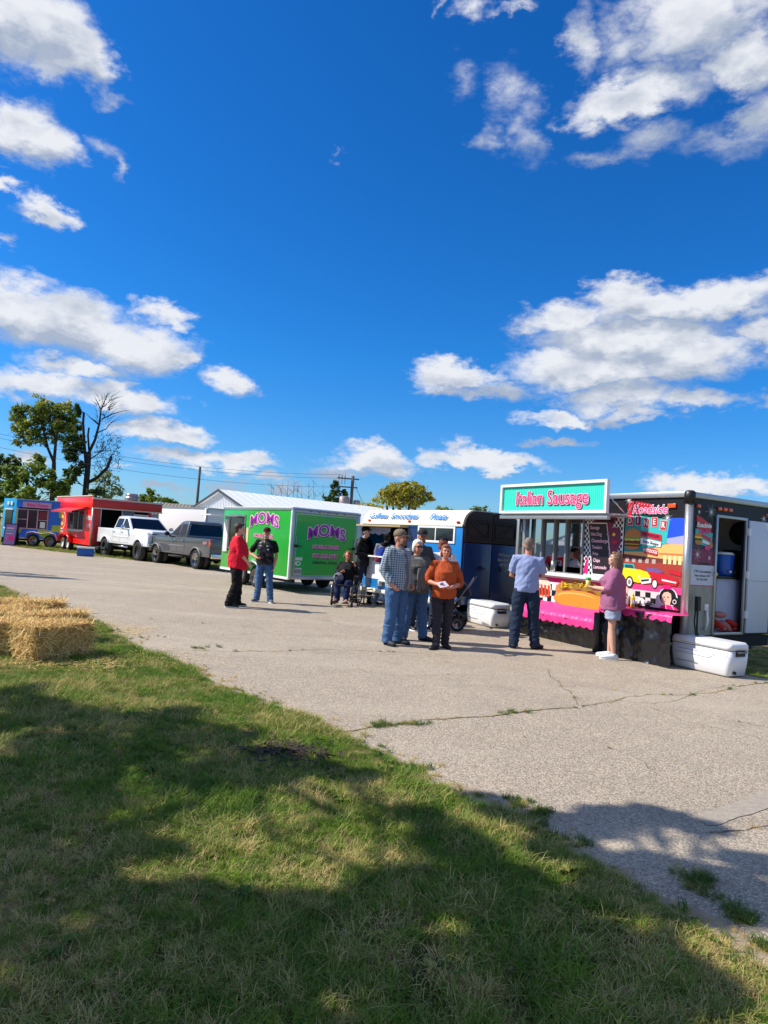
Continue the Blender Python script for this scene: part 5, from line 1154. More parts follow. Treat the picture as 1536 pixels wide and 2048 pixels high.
# ================================================================== COOLERS, SIGN, STROLLERS, WHEELCHAIR
def big_cooler(loc, yaw, label, L=1.02, Dp=.46, Hh=.49):
    """local x along the long front, y to the back"""
    T = thing('white_cooler', label, 'cooler', loc, yaw, 'large white coolers'); CW = M('cooler_white_plastic', (240, 240, 240), .38, var=.03, coat=.2); SE = M('cooler_seam', (120, 122, 128), .6)
    m = MB()
    rs = []
    def rr(w, d, z, r, cx=L / 2, cy=Dp / 2, k=4):
        out = []
        for qx, qy, a0 in ((1, 1, 0), (-1, 1, 90), (-1, -1, 180), (1, -1, 270)):
            for i in range(k + 1):
                a = math.radians(a0 + 90 * i / k); out.append((cx + qx * (w / 2 - r) + r * math.cos(a), cy + qy * (d / 2 - r) + r * math.sin(a), z))
        return out
    m.rings([rr(L - .1, Dp - .08, .012, .05), rr(L - .06, Dp - .05, .03, .06), rr(L - .01, Dp - .01, .2, .07), rr(L, Dp, Hh - .12, .07)], 0); m.build('cooler_body', CW, T)
    m = MB(); m.rings([rr(L - .02, Dp - .02, Hh - .122, .06), rr(L - .02, Dp - .02, Hh - .108, .06)], 0); m.build('lid_seam', SE, T)
    m = MB(); m.rings([rr(L + .005, Dp + .005, Hh - .107, .07), rr(L, Dp, Hh - .04, .07), rr(L - .06, Dp - .05, Hh - .003, .06), rr(L - .14, Dp - .12, Hh, .05)], 0); m.build('lid', CW, T)
    for x0, z0, x1, z1 in ((.16, .30, .5, .30), (.12, .12, .48, .12), (.2, .40, .52, .40)):
        m = MB(); m.box((x0, -.004 if z0 > .15 else .0, z0), (x1, .012, z0 + .005)); m.build('moulded_line', SE, T)
    m = MB(); m.tube([(.1, -.0, .25), (.6, .0, .235), (.68, .0, .24), (.78, -.001, .30), (.98, .0, .3)], .0022, 5); m.build('moulded_line', SE, T)
    text(T, 'lettering', 'MAXCOLD', .06, Matrix(((1, 0, 0, .42), (0, 0, -1, -.002), (0, 1, 0, .335), (0, 0, 0, 1))), M('embossed_white', (214, 215, 218), .45), .0, layer=.0, sx=1.1)
    for s, x in ((1, L), (-1, 0)):
        m = MB(); m.box((x - .02 * s, .13, .3), (x + .012 * s, Dp - .13, .385), 0); m.tube([(x, .14, .37), (x + .035 * s, .14, .36), (x + .035 * s, Dp - .14, .36), (x, Dp - .14, .37)], .012, 6, 1); m.build('carry_handle', [BLACK, M('handle_grey', (120, 122, 125), .5)], T)
    m = MB(); m.tube([(L - .03, Dp / 2 - .1, .07), (L + .012, Dp / 2 - .1, .07)], .022, 10); m.build('drain_plug', BLACK, T)
    m = MB()
    for x in (.24, .62): m.box((x, Dp - .02, Hh - .14), (x + .1, Dp + .01, Hh - .06))
    m.build('lid_hinge', SE, T)
    return T
p, q = G(1338, 1330), G(1452, 1356); big_cooler((p.x, p.y, 0), math.atan2(q.y - p.y, q.x - p.x), 'large white cooler on the asphalt at the corner of the food trailer, nearest the camera', L=1.0)
p, q = G(930, 1243), G(986, 1258); big_cooler((p.x, p.y, 0), math.atan2(q.y - p.y, q.x - p.x), 'large white cooler before the dark blue trailer doors, partly in shadow', L=1.05, Hh=.5)
T = thing('small_cooler', 'small blue cooler with white lid on the verge before the red trailer', 'cooler', tuple(G(153, 1112)) , math.radians(20))
BP = M('cooler_blue', (20, 95, 180), .4, var=.05)
m = MB(); m.box((0, 0, 0), (.72, .4, .36)); m.build('cooler_body', BP, T, .03)
m = MB(); m.box((-.02, -.02, .361), (.74, .42, .44)); m.build('lid', WHITE, T, .02)
m = MB(); m.tube([(.725, .08, .34), (.76, .08, .2), (.76, .32, .2), (.725, .32, .34)], .015, 6); m.build('carry_handle', WHITE, T)
# A-frame menu board
T = thing('sidewalk_sign', 'black framed pink and purple A-frame menu board at the left edge', 'sign', tuple(G(4, 1090)), math.radians(6))
for s in (0, 1):
    m = MB(); m.X = Matrix.Translation((0, .5 * s, 0)) @ Matrix.Rotation(math.radians(-11 if s == 0 else 11), 4, 'X'); m.box((0, -.02, 0), (.68, .02, 1.25), 0); m.box((.05, -.024 if s == 0 else .02, .06), (.63, -.021 if s == 0 else .024, 1.19), 1); m.build('board', [BLACK, M('purple_menu_print', (150, 110, 170), .5, var=.3, vs=6)], T)
X = Matrix.Translation((0, -.026, 0)) @ Matrix.Rotation(math.radians(-11), 4, 'X')
d = Dec(X @ Matrix(((1, 0, 0, 0), (0, 0, -1, 0), (0, 1, 0, 0), (0, 0, 0, 1))), .001); d.ell(.42, .42, .16, .14, HOT); d.rect(.12, .8, .55, .86, TEAL); d.rect(.12, .95, .5, 1.02, LPNK); d.rect(.12, .66, .5, .7, LPNK); d.build('menu_print', T)

def stroller(loc, rz, label, fabric, child=False):
    """pushed towards +x; handle at -x"""
    T = thing('stroller', label, 'stroller', loc, rz, 'strollers in the queue'); FR = M('stroller_grey_frame', (130, 132, 135), .35, .7)
    for s in (-1, 1):
        y = s * .24
        m = MB(); m.tube([(-.5, y, 1.02), (-.25, y, .62), (.1, y, .3), (.36, y, .12)], .014, 6); m.tube([(-.22, y, .14), (-.05, y, .42), (-.22, y, .62)], .013, 6); m.tube([(-.2, y, .3), (.3, y, .26)], .012, 6); m.build('frame', FR, T)
        wheel(T, -.24, y + s * .03, .14, .14, .045, 'y', STEEL, 5, out=s, n=20)
        wheel(T, .36, y + s * .02, .1, .1, .04, 'y', STEEL, 5, out=s, n=18)
    m = MB(); m.tube([(-.5, -.24, 1.02), (-.52, 0, 1.04), (-.5, .24, 1.02)], .018, 8); m.build('push_bar', BLACK, T)
    m = MB(); m.tube([(-.24, 0, .72), (-.2, 0, .5), (-.1, 0, .40), (.15, 0, .42), (.2, 0, .36)], [(.2, .03), (.2, .04), (.2, .05), (.19, .05), (.18, .03)], 12, side=(0, 1, 0)); m.build('seat', fabric, T)
    m = MB(); n = 10
    rs = [[(-.12 + (.34 + 0) * math.cos(a) * .95, y, .66 + .30 * math.sin(a)) for y in np.linspace(-.22, .22, 5)] for a in np.linspace(PI * .98, PI * .28, n)]
    for i in range(n - 1):
        for j in range(4): m.add([rs[i][j], rs[i + 1][j], rs[i + 1][j + 1], rs[i][j + 1]], [(0, 1, 2, 3)], 0, True)
    for y in (-.22, .22): m.add([(-.12, y, .62)] + [(-.12 + .323 * math.cos(a), y, .66 + .30 * math.sin(a)) for a in np.linspace(PI * .98, PI * .28, n)], [tuple(range(n + 1))])
    m.build('canopy', fabric, T)
    m = MB(); m.rings([[(-.22, -.2, .2), (.22, -.18, .2), (.22, .18, .2), (-.22, .2, .2)], [(-.26, -.21, .32), (.24, -.19, .28), (.24, .19, .28), (-.26, .21, .32)]], 0, True, False); m.build('storage_basket', fabric, T)
    return T
FB = M('black_stroller_fabric', (26, 26, 30), .85, var=.25, bump=.3, bs=60); FG = M('grey_blue_stroller_fabric', (70, 90, 110), .85, var=.25)
p = G(880, 1258); stroller((p.x + .12, p.y + .1, 0), math.radians(168), 'black stroller behind the woman in the rust top', FB)
p = G(835, 1252); stroller((p.x - .12, p.y + .45, 0), math.radians(188), 'grey blue stroller behind the white-haired woman', FG)
# wheelchair, facing the camera; local -y is forward
T = WC = thing('wheelchair', 'black wheelchair with bright push rims, occupied by a woman', 'wheelchair', tuple(G(690, 1210)), math.radians(-12))
for s in (-1, 1):
    w = bpy.data.objects.new('large_wheel', None); COL.objects.link(w); w.parent = T; w.location = (s * .31, .12, .3)
    m = MB(); m.tube([(0, .29 * math.cos(a), .29 * math.sin(a)) for a in np.linspace(0, 2 * PI, 33)], .014, 6); m.build('tyre', RUB, w)
    m = MB(); m.tube([(s * .025, .25 * math.cos(a), .25 * math.sin(a)) for a in np.linspace(0, 2 * PI, 33)], .008, 6); m.build('push_rim', CHROME, w)
    m = MB()
    for i in range(14): a = i * PI / 7; m.tube([(0, 0, 0), (0, .28 * math.cos(a), .28 * math.sin(a))], .002, 4)
    m.build('spokes', CHROME, w)['kind'] = 'stuff'
    wheel(T, s * .25, -.32, .08, .08, .03, 'x', ALU, 0, out=s, n=14, name='caster')
    m = MB(); m.tube([(s * .24, .2, .95), (s * .24, .2, .3), (s * .24, -.25, .3), (s * .24, -.32, .15)], .012, 6); m.tube([(s * .24, .2, .7), (s * .24, -.18, .7), (s * .24, -.24, .5), (s * .22, -.45, .12)], .012, 6); m.tube([(s * .24, .2, .93), (s * .24, .3, .93)], .016, 6); m.build('frame', M('black_frame', (30, 30, 32), .3, .6), T)
    m = MB(); m.box((s * .24 - .03, -.16, .7), (s * .24 + .03, .14, .73)); m.build('armrest', BLACK, T, .01)
    m = MB(); m.box((s * .13 - .07, -.54, .08), (s * .13 + .07, -.38, .1)); m.build('footrest', BLACK, T)
m = MB(); m.box((-.23, -.22, .47), (.23, .2, .5)); m.box((-.23, .2, .5), (.23, .22, .93)); m.build('seat', BLACK, T, .01)
# ================================================================== PEOPLE
def remesh(mb, name, mat, parent, vox, fold=None, smooth_it=2, mats=None, fix_lo=None):
    """fuse overlapping closed pieces into one continuous surface, then work folds into it"""
    me = mb.mesh('tmp'); bm = bmesh.new(); bm.from_mesh(me); bmesh.ops.recalc_face_normals(bm, faces=bm.faces[:]); bm.to_mesh(me); bm.free()
    tmp = bpy.data.objects.new('tmp', me); COL.objects.link(tmp)
    md = tmp.modifiers.new('r', 'REMESH'); md.mode = 'VOXEL'; md.voxel_size = vox; md.use_smooth_shade = True
    if smooth_it: sm = tmp.modifiers.new('s', 'SMOOTH'); sm.factor = .5; sm.iterations = smooth_it
    dg = bpy.context.evaluated_depsgraph_get(); out = bpy.data.meshes.new_from_object(tmp.evaluated_get(dg)); out.name = name
    bpy.data.objects.remove(tmp); bpy.data.meshes.remove(me)
    if fold:
        n = len(out.vertices); co = np.empty(n * 3); out.vertices.foreach_get('co', co); co = co.reshape(-1, 3); nr = np.empty(n * 3); out.vertex_normals.foreach_get('vector', nr); nr = nr.reshape(-1, 3)
        for i in range(n): co[i] += nr[i] * fold(Vector(co[i]))
        out.vertices.foreach_set('co', co.ravel()); out.update()
    for p in out.polygons: p.use_smooth = True
    out.materials.clear(); out.materials.append(mat)
    o = bpy.data.objects.new(name, out); COL.objects.link(o); o.parent = parent; return o
def cloth(name, rgb, rough=.85, var=.12, k=.8): return M(name, rgb, rough, var=var, vs=7, bump=.25, bs=90, spec=.25, k=k)
SKIN = M('light_skin', (224, 172, 148), .5, var=.06, spec=.35, k=.85); SKINR = M('ruddy_skin', (208, 142, 116), .5, var=.08, spec=.35, k=.85); SKINT = M('tanned_skin', (176, 116, 88), .5, var=.1, spec=.35, k=.85)
EYEM = M('eye_dark', (30, 24, 22), .3); LIPM = M('lips', (160, 80, 76), .5)
JEAN = cloth('blue_denim', (74, 108, 152), var=.2); JEAND = cloth('dark_denim', (36, 50, 74), var=.2); JEANL = cloth('grey_blue_denim', (138, 148, 164), var=.15); BLKP = cloth('black_trousers', (18, 18, 20)); NAVP = cloth('navy_trousers', (26, 40, 84))
def plaid_mat(name, a, b, c, sc=20, thin=.5):
    m = bpy.data.materials.new(name); m.use_nodes = True; t = m.node_tree; bs = t.nodes['Principled BSDF']; N = NB(t)
    s = N.n('ShaderNodeSeparateXYZ'); N.put(s, 0, N.n('ShaderNodeTexCoord').outputs['Object'])
    h = N.m('MULTIPLY', N.m('ARCTAN2', s.outputs[0], s.outputs[1]), .19)
    fx = N.m('GREATER_THAN', N.m('FRACT', N.m('MULTIPLY', h, sc)), thin); fz = N.m('GREATER_THAN', N.m('FRACT', N.m('MULTIPLY', s.outputs[2], sc)), thin)
    col = N.mix(N.m('MULTIPLY', N.m('ADD', fx, fz), .5), a, b); col = N.mix(N.m('MULTIPLY', fx, fz), col, c)
    N.put(bs, 'Base Color', col); bs.inputs['Roughness'].default_value = .9; return m
PLAID = plaid_mat('blue_white_plaid', lin((160, 172, 178)), lin((92, 110, 132)), lin((46, 58, 80)), 30, .5)
PLAIDD = plaid_mat('dark_plaid_trousers', lin((40, 34, 42)), lin((50, 44, 54)), lin((78, 70, 82)), 14, .9)
def folds(seed, amp, hx=9, hz=13, z0=None, z1=None, lo=0.):
    s = Vector((seed * 3.1, seed * 1.7, 0))
    def f(p):
        q = Vector((p.x * hx, p.y * hx, p.z * hz + p.x * 6)) + s
        v = amp * (mn.noise(q) + .5 * mn.noise(q * 2.3))
        if lo and z0 is not None and p.z < z0: v += lo * mn.noise(Vector((p.x * 6, p.y * 6, p.z * 34)) + s)
        return v
    return f
def hand(mb, w, d, n, curl=.5, s=1., side=1):
    """palm, four unequal bent fingers and a thumb; d forearm direction, n palm normal"""
    d = d.normalized(); n = (n - d * n.dot(d)).normalized(); x = d.cross(n) * side
    c = w + d * .05 * s
    mb.tube([w - d * .02, w + d * .02 * s, w + d * .06 * s, w + d * .088 * s], [(.026 * s, .02 * s), (.034 * s, .018 * s), (.042 * s, .017 * s), (.038 * s, .014 * s)], 10, side=tuple(x))
    for i, (o, L) in enumerate(((-.030, .062), (-.011, .074), (.009, .070), (.028, .054))):
        b = w + d * .082 * s + x * o * s; a = curl * .9
        d1 = (d * math.cos(a) + n * math.sin(a)).normalized(); d2 = (d * math.cos(a * 2.1) + n * math.sin(a * 2.1)).normalized(); d3 = (d * math.cos(a * 2.9) + n * math.sin(a * 2.9)).normalized()
        p1 = b + d1 * L * .5 * s; p2 = p1 + d2 * L * .32 * s; p3 = p2 + d3 * L * .25 * s
        mb.tube([b - d * .012, b, p1, p2, p3], [.0098 * s, .0102 * s, .0098 * s, .009 * s, .0075 * s], 7)
    t0 = w + d * .025 * s - x * .03 * s; t1 = t0 + (d * .6 - x * .7 + n * .3).normalized() * .04 * s; t2 = t1 + (d * .85 - x * .2 + n * .45).normalized() * .032 * s
    mb.tube([t0 + x * .012, t0, t1, t2], [.013 * s, .013 * s, .0115 * s, .009 * s], 7)
def person(label, pos, rz, H, top, legs, skin=SKIN, hair=None, cap=None, head=(0, 0), arms={}, feet={}, seat=None, seed=1, beard=None, glasses=False, z=0., group='visitors', shoes=BLACK, sole=WHITE, female=False, neckc=None, wide=1.):
    """local frame: facing -y, z up, metres for a 1.75 m figure; everything scales with H"""
    s = H / 1.75; T = thing('person', label, 'person', (pos[0], pos[1], z), math.radians(rz), group); T.scale = (s, s, s)
    V = Vector; J = {}
    sw = .168 if female else .188
    for k, q in (('R', -1), ('L', 1)):
        J['sh' + k] = V((q * sw * wide ** .5, .01, 1.41)); J['el' + k] = V((q * (sw + .065) * wide ** .6, .03, 1.12)); J['wr' + k] = V((q * (sw + .055) * wide ** .6, -.05, .87))
        J['hip' + k] = V((q * .09, 0, .90)); J['kn' + k] = V((q * .105, -.015, .49)); J['an' + k] = V((q * .115, .025, .085)); J['toe' + k] = V((q * .25, -1, 0))
    for k, (e, w) in arms.items(): J['el' + k] = V(e); J['wr' + k] = V(w)
    for k, dct in feet.items():
        for kk, v in dct.items(): J[kk + k] = V(v)
    if seat:
        for k, q in (('R', -1), ('L', 1)):
            J['hip' + k] = V((q * .09, .0, seat + .05)); J['kn' + k] = J['kn' + k] if k in feet else V((q * .12, -.42, seat + .08)); J['an' + k] = J['an' + k] if k in feet else V((q * .1, -.47, .15))
        dz = seat + .05 - .90
        for k in 'RL': J['sh' + k].z += dz
    dz = 0 if not seat else seat + .05 - .90
    # ---- body: one continuous surface
    mb = MB(); hz, hp = head; RH = Matrix.Rotation(math.radians(hz), 4, 'Z') @ Matrix.Rotation(math.radians(hp), 4, 'X')
    HC = Matrix.Translation((0, -.015, 1.625 + dz)) @ RH
    mb.X = HC
    mb.blob((0, .008, .02), (.074, .093, .102), n=20, m=14); mb.blob((0, -.03, -.045), (.056, .058, .068), n=16, m=10)          # skull, jaw
    mb.blob((0, -.052, -.098), (.026, .028, .018), n=10, m=6); mb.blob((0, -.088, -.012), (.011, .013, .026), n=8, m=6); mb.blob((0, -.1, -.026), (.015, .014, .010), n=8, m=6)   # chin, nose
    mb.blob((-.034, -.068, -.022), (.022, .02, .024)); mb.blob((.034, -.068, -.022), (.022, .02, .024)); mb.blob((0, -.078, .03), (.046, .016, .012)); mb.blob((0, -.083, -.06), (.024, .012, .011))
    for q in (-1, 1): mb.blob((q * .076, .012, -.008), (.010, .018, .030))
    mb.X = Matrix.Identity(4)
    mb.tube([V((0, .02, 1.40 + dz)), V((0, .008, 1.50 + dz)), V((0, -.005, 1.58 + dz))], [(.07, .06), (.054, .055), (.052, .056)], 14)
    mb.tube([V((0, 0, .86 + dz)), V((0, 0, 1.0 + dz)), V((0, 0, 1.14 + dz)), V((0, 0, 1.3 + dz)), V((0, .005, 1.42 + dz)), V((0, .01, 1.47 + dz))], [(.14, .09), (.15, .1), (.13, .09), (.155, .10), (.13, .075), (.06, .055)], 14, side=(1, 0, 0))
    for k, q in (('R', -1), ('L', 1)):
        sh, el, wr = J['sh' + k], J['el' + k], J['wr' + k]
        mb.tube([V((q * .08, .01, sh.z)), sh, sh.lerp(el, .5), el, el.lerp(wr, .35), wr.lerp(el, .12), wr], [.055, .056, .046, .04, .041, .03, .027], 10)
        d = (wr - el); inn = V((-q, -.3, 0)) if abs(d.normalized().z) > .6 else V((0, .3, 1)) * 1.0
        hand(mb, wr, d, inn, .55 if abs(d.normalized().z) > .6 else .75, 1., -q)
        hp_, kn, an = J['hip' + k], J['kn' + k], J['an' + k]
        mb.tube([hp_ + V((0, 0, .02)), hp_.lerp(kn, .4), kn, kn.lerp(an, .35), an.lerp(kn, .1), an - V((0, 0, .03))], [.08, .075, .054, .056, .038, .036], 10)
    remesh(mb, 'body', skin, T, .0095, smooth_it=2)
    # ---- face
    for q in (-1, 1):
        m = MB(); m.X = HC; m.blob((q * .031, -.0815, .004), (.012, .006, .006), 0); m.build('eye', EYEM, T)
        m = MB(); m.X = HC; m.tube([(q * .018, -.094, .026), (q * .034, -.09, .031), (q * .05, -.078, .025)], .004, 5); m.build('eyebrow', hair[0] if hair else EYEM, T)
    m = MB(); m.X = HC; m.tube([(-.022, -.090, -.062), (0, -.097, -.063), (.022, -.090, -.062)], [.003, .0055, .003], 6); m.build('mouth', LIPM, T)
    if glasses:
        m = MB(); m.X = HC
        for q in (-1, 1): m.blob((q * .034, -.092, .004), (.028, .008, .02)); m.tube([(q * .06, -.085, .008), (q * .079, .0, .006)], .004, 5)
        m.tube([(-.012, -.1, .008), (.012, -.1, .008)], .004, 5); m.build('sunglasses', M('dark_lens', (12, 10, 12), .1, spec=.8), T)
    if beard:
        m = MB(); m.X = HC; m.blob((0, -.048, -.078), (.058, .052, .048), n=14, m=8); m.blob((0, -.092, -.045), (.03, .012, .008)); remesh(m, 'beard', beard, T, .008, lambda p: .006 * mn.noise(p * 60), 1)
    if hair:
        hm, style = hair; m = MB(); m.X = HC
        if style in ('short', 'grey_short', 'cropped'):
            g = 0 if style != 'cropped' else -.006
            m.blob((0, .024, .036), (.080 + g, .090 + g, .096 + g), n=18, m=12); m.blob((0, .05, -.03), (.066 + g, .054 + g, .062)); m.blob((0, -.045, .092), (.055 + g, .04, .026 + g))
        elif style == 'swept':
            m.blob((0, .024, .036), (.084, .094, .1), n=18, m=12); m.blob((0, .05, -.03), (.066, .054, .06)); m.blob((0, -.05, .1), (.062, .05, .034)); m.blob((.03, -.06, .085), (.035, .035, .025))
        elif style == 'bob':
            m.blob((0, .032, .034), (.09, .094, .1), n=18, m=12)
            for q in (-1, 1): m.blob((q * .074, .03, -.03), (.024, .045, .065))
            m.blob((0, .06, -.05), (.08, .05, .075)); m.blob((0, -.055, .085), (.065, .04, .03))
        elif style == 'curly':
            rr = random.Random(seed)
            for _ in range(60):
                v = V((rr.gauss(0, 1), rr.gauss(0, 1) + .5, rr.gauss(0, 1) + .1)).normalized()
                if v.y < -.45 and v.z < .5: continue
                m.blob(tuple(V((0, .015, .0)) + V((v.x * .10, v.y * .10, v.z * .12))), rr.uniform(.026, .04), n=8, m=6)
            m.blob((0, .03, .03), (.085, .09, .095), n=14, m=9)
        elif style == 'long':
            m.blob((0, .022, .032), (.086, .098, .1), n=18, m=12); m.blob((0, -.04, .092), (.055, .045, .028))
            for q in (-1, 1): m.tube([(q * .07, .0, .03), (q * .085, .03, -.08), (q * .085, .06, -.2), (q * .07, .08, -.32)], [(.03, .05), (.032, .05), (.035, .035), (.02, .02)], 8)
            m.tube([(0, .07, .04), (0, .105, -.08), (0, .125, -.22), (0, .14, -.42), (0, .13, -.58)], [(.085, .05), (.1, .055), (.11, .05), (.1, .042), (.05, .024)], 12, side=(1, 0, 0))
        remesh(m, 'hair', hm, T, .0085, lambda p: .007 * mn.noise(Vector((p.x * 60, p.y * 60, p.z * (22 if style in ('long', 'bob') else 60)))), 1)
    if cap:
        cm_, back = cap; m = MB(); m.X = HC
        m.rings([[(.089 * f * math.cos(a), .012 + .105 * f * math.sin(a), zz) for a in [2 * PI * i / 18 for i in range(18)]] for f, zz in ((.98, .035), (1.0, .045), (1.0, .075), (.9, .105), (.66, .13), (.3, .142), (.05, .144))], 0)
        m.build('cap', cm_, T)
        m = MB(); m.X = HC @ (Matrix.Rotation(PI, 4, 'Z') if back else Matrix.Identity(4)) @ Matrix.Rotation(.15, 4, 'X'); m.rings([[(.075 * f * math.cos(a), -.085 + (.085 * f * math.sin(a) if math.sin(a) < 0 else .02 * math.sin(a)), zz) for a in [2 * PI * i / 16 for i in range(16)]] for f, zz in ((1, .048), (1.0, .054))], 0, smooth=False); m.build('cap_brim', cm_, T)
    # ---- trousers
    lm, kind, lw = legs; m = MB(); zt = .99 + dz
    if not seat: m.tube([V((0, .0, .84)), V((0, 0, .92)), V((0, 0, zt)), V((0, 0, zt + .03))], [(.135 * wide, .105 * wide), (.165 * wide, .125 * wide), (.158 * wide, .12 * wide), (.15 * wide, .11 * wide)], 16, side=(1, 0, 0))
    else: m.blob((0, .02, seat + .06), (.19 * wide, .16, .12), n=16, m=10)
    for k, q in (('R', -1), ('L', 1)):
        hp_, kn, an = J['hip' + k], J['kn' + k], J['an' + k]; x_ = V((q * .012, 0, 0))
        if kind == 'shorts': m.tube([hp_ + V((0, 0, .03)), hp_.lerp(kn, .3) + x_, hp_.lerp(kn, .62) + x_], [.105 * wide, .112 * lw, .108 * lw], 14)
        else: m.tube([hp_ + V((0, 0, .03)), hp_.lerp(kn, .35) + x_, kn, kn.lerp(an, .5), an + V((0, 0, .0)), an - V((0, 0, .045))], [.1 * wide ** .5, .1 * lw, .078 * lw, .076 * lw, .07 * lw, .072 * lw], 14)
    remesh(m, 'shorts' if kind == 'shorts' else 'trousers', lm, T, .0115, folds(seed, .011, 10, 15, .34, 0, .016), 2)
    # ---- shoes
    for k, q in (('R', -1), ('L', 1)):
        an, td = J['an' + k], J['toe' + k].normalized(); side_ = td.cross(V((0, 0, 1))); zb = an.z - .085; o = V((an.x, an.y, zb))
        m = MB(); m.tube([o - td * .07 + V((0, 0, .045)), o - td * .05 + V((0, 0, .05)), o + td * .03 + V((0, 0, .052)), o + td * .12 + V((0, 0, .042)), o + td * .19 + V((0, 0, .036)), o + td * .215 + V((0, 0, .03))], [(.03, .03), (.038, .042), (.044, .046), (.048, .034), (.042, .024), (.02, .012)], 12, side=tuple(side_))
        m.tube([V((an.x, an.y, zb + .05)) - td * .005, V((an.x, an.y, zb + .1))], .045, 10)
        sh_ = m.build('shoe', shoes, T)
        m = MB(); m.rings([[tuple(o + td * (.07 + .15 * math.cos(a)) + side_ * (.05 * math.sin(a) * (1 + .12 * math.cos(a))) + V((0, 0, zz))) for a in [2 * PI * i / 16 for i in range(16)]] for zz in (.002, .024)], 0, smooth=False); m.build('sole', sole, sh_)
        sh_.children[0].parent = sh_
    # ---- top: trunk with sleeves
    tm = top['mat']; b = top.get('belly', 0.); lo = top.get('hem', .88) + dz; lw = top.get('loose', 1.) * wide
    rings = [(lo, .178 * lw, .128 * lw + b * .6, -b * .4), (lo + .1, .18 * lw, .128 * lw + b, -b * .7), (1.14 + dz, .172 * lw, .122 * lw + b, -b * .7), (1.27 + dz, .185 * lw, .125 * lw + b * .5, -b * .3), (1.37 + dz, .18 * lw, .112 * lw, .0), (1.435 + dz, .135 * lw, .085, .005), (1.475 + dz, .072, .066, .01)]
    if female: rings[3] = (1.26 + dz, .172 * lw, .148 * lw + b * .4, -.025 - b * .3)
    m = MB(); m.tube([V((0, y, z_)) for z_, a, d_, y in rings], [(a, d_) for z_, a, d_, y in rings], 20, side=(1, 0, 0))
    for k, q in (('R', -1), ('L', 1)):
        sh, el, wr = J['sh' + k], J['el' + k], J['wr' + k]; sl = top.get('sleeve', 'short'); f = top.get('sl_loose', 1.)
        if sl == 'short': m.tube([V((q * .09, .01, 1.40 + dz)), sh + V((0, 0, -.005)), sh.lerp(el, .45), sh.lerp(el, .82)], [.07, .076 * f, .072 * f, .07 * f], 12)
        elif sl == 'elbow': m.tube([V((q * .09, .01, 1.40 + dz)), sh, sh.lerp(el, .5), el, el.lerp(wr, .25)], [.07, .076 * f, .068 * f, .062 * f, .06 * f], 12)
        elif sl == 'long': m.tube([V((q * .09, .01, 1.40 + dz)), sh, sh.lerp(el, .5), el, el.lerp(wr, .5), wr - (wr - el).normalized() * .01], [.07, .076 * f, .068 * f, .06 * f, .052 * f, .042 * f], 12)
    remesh(m, top.get('name', 'shirt'), tm, T, .0115, folds(seed + 7, .013, 8, 9), 2)
    if top.get('front'):
        m = MB(); w_ = top.get('fw', .05); m.tube([V((0, y - d_ - .004 + .02, z_)) for z_, a, d_, y in rings[:-1]], [(w_, .022)] * 6, 10, side=(1, 0, 0)); m.build('inner_shirt', top['front'], T)
    if top.get('hood'):
        m = MB(); m.tube([V((-.09, .0, 1.47 + dz)), V((-.08, .07, 1.47 + dz)), V((0, .11, 1.45 + dz)), V((.08, .07, 1.47 + dz)), V((.09, .0, 1.47 + dz))], [.022, .038, .05, .038, .022], 10); m.tube([V((-.08, -.01, 1.48 + dz)), V((-.05, -.085, 1.40 + dz)), V((-.04, -.12, 1.25 + dz))], [.022, .018, .01], 8); m.tube([V((.08, -.01, 1.48 + dz)), V((.05, -.085, 1.40 + dz)), V((.04, -.12, 1.25 + dz))], [.022, .018, .01], 8); m.build('hood', top['hood'], T)
    return T
HB = M('brown_hair', (70, 48, 36), .6, var=.3, vs=40); HR = M('auburn_hair', (134, 76, 46), .6, var=.3, vs=40); HG = M('grey_hair', (132, 124, 118), .6, var=.3, vs=40); HW = M('white_hair', (226, 222, 214), .6, var=.15, vs=40); HD = M('dark_hair', (34, 26, 24), .6, var=.3, vs=40); HL = M('long_brown_hair', (120, 86, 62), .5, var=.35, vs=30)
BEARD = M('grey_beard', (176, 166, 156), .8, var=.2, vs=40); BEARDB = M('brown_grey_beard', (120, 92, 74), .8, var=.25, vs=40)
LEA = M('black_leather', (20, 20, 23), .45, var=.2, bump=.2, bs=40)
Gp = lambda x, y: (G(x, y).x, G(x, y).y)
person('man in an oversized bright red T-shirt and black trousers, seen from the side', Gp(466, 1214), 112, 1.79, dict(mat=cloth('red_jersey', (214, 24, 50), k=.9), loose=1.18, belly=.05, hem=.80, sleeve='elbow', sl_loose=1.2), (BLKP, 'long', 1.25), hair=(HB, 'swept'), arms=dict(L=((.25, -.03, 1.12), (.17, -.2, .93)), R=((-.25, -.03, 1.12), (-.17, -.2, .95))), feet=dict(L=dict(an=(.13, -.1, .085), kn=(.13, -.08, .49)), R=dict(an=(-.12, .12, .085))), seed=2, wide=1.1)
v = person('bearded man in a black leather vest, dark red cap and jeans, hand at his belt', Gp(524, 1204), -8, 1.74, dict(mat=cloth('black_tee', (20, 20, 22)), loose=1.08, belly=.03, sleeve='short', hem=.92), (JEAN, 'long', 1.05), skin=SKINR, hair=(HG, 'cropped'), cap=(cloth('dark_red_cap', (84, 30, 34)), False), beard=BEARD, head=(10, 0), arms=dict(R=((-.40, .05, 1.13), (-.14, -.19, 1.04))), feet=dict(L=dict(an=(.2, -.02, .085), kn=(.15, -.02, .49), toe=(.6, -1, 0)), R=dict(an=(-.14, .0, .085))), seed=3, shoes=M('grey_shoe', (90, 92, 100), .6), wide=1.05)
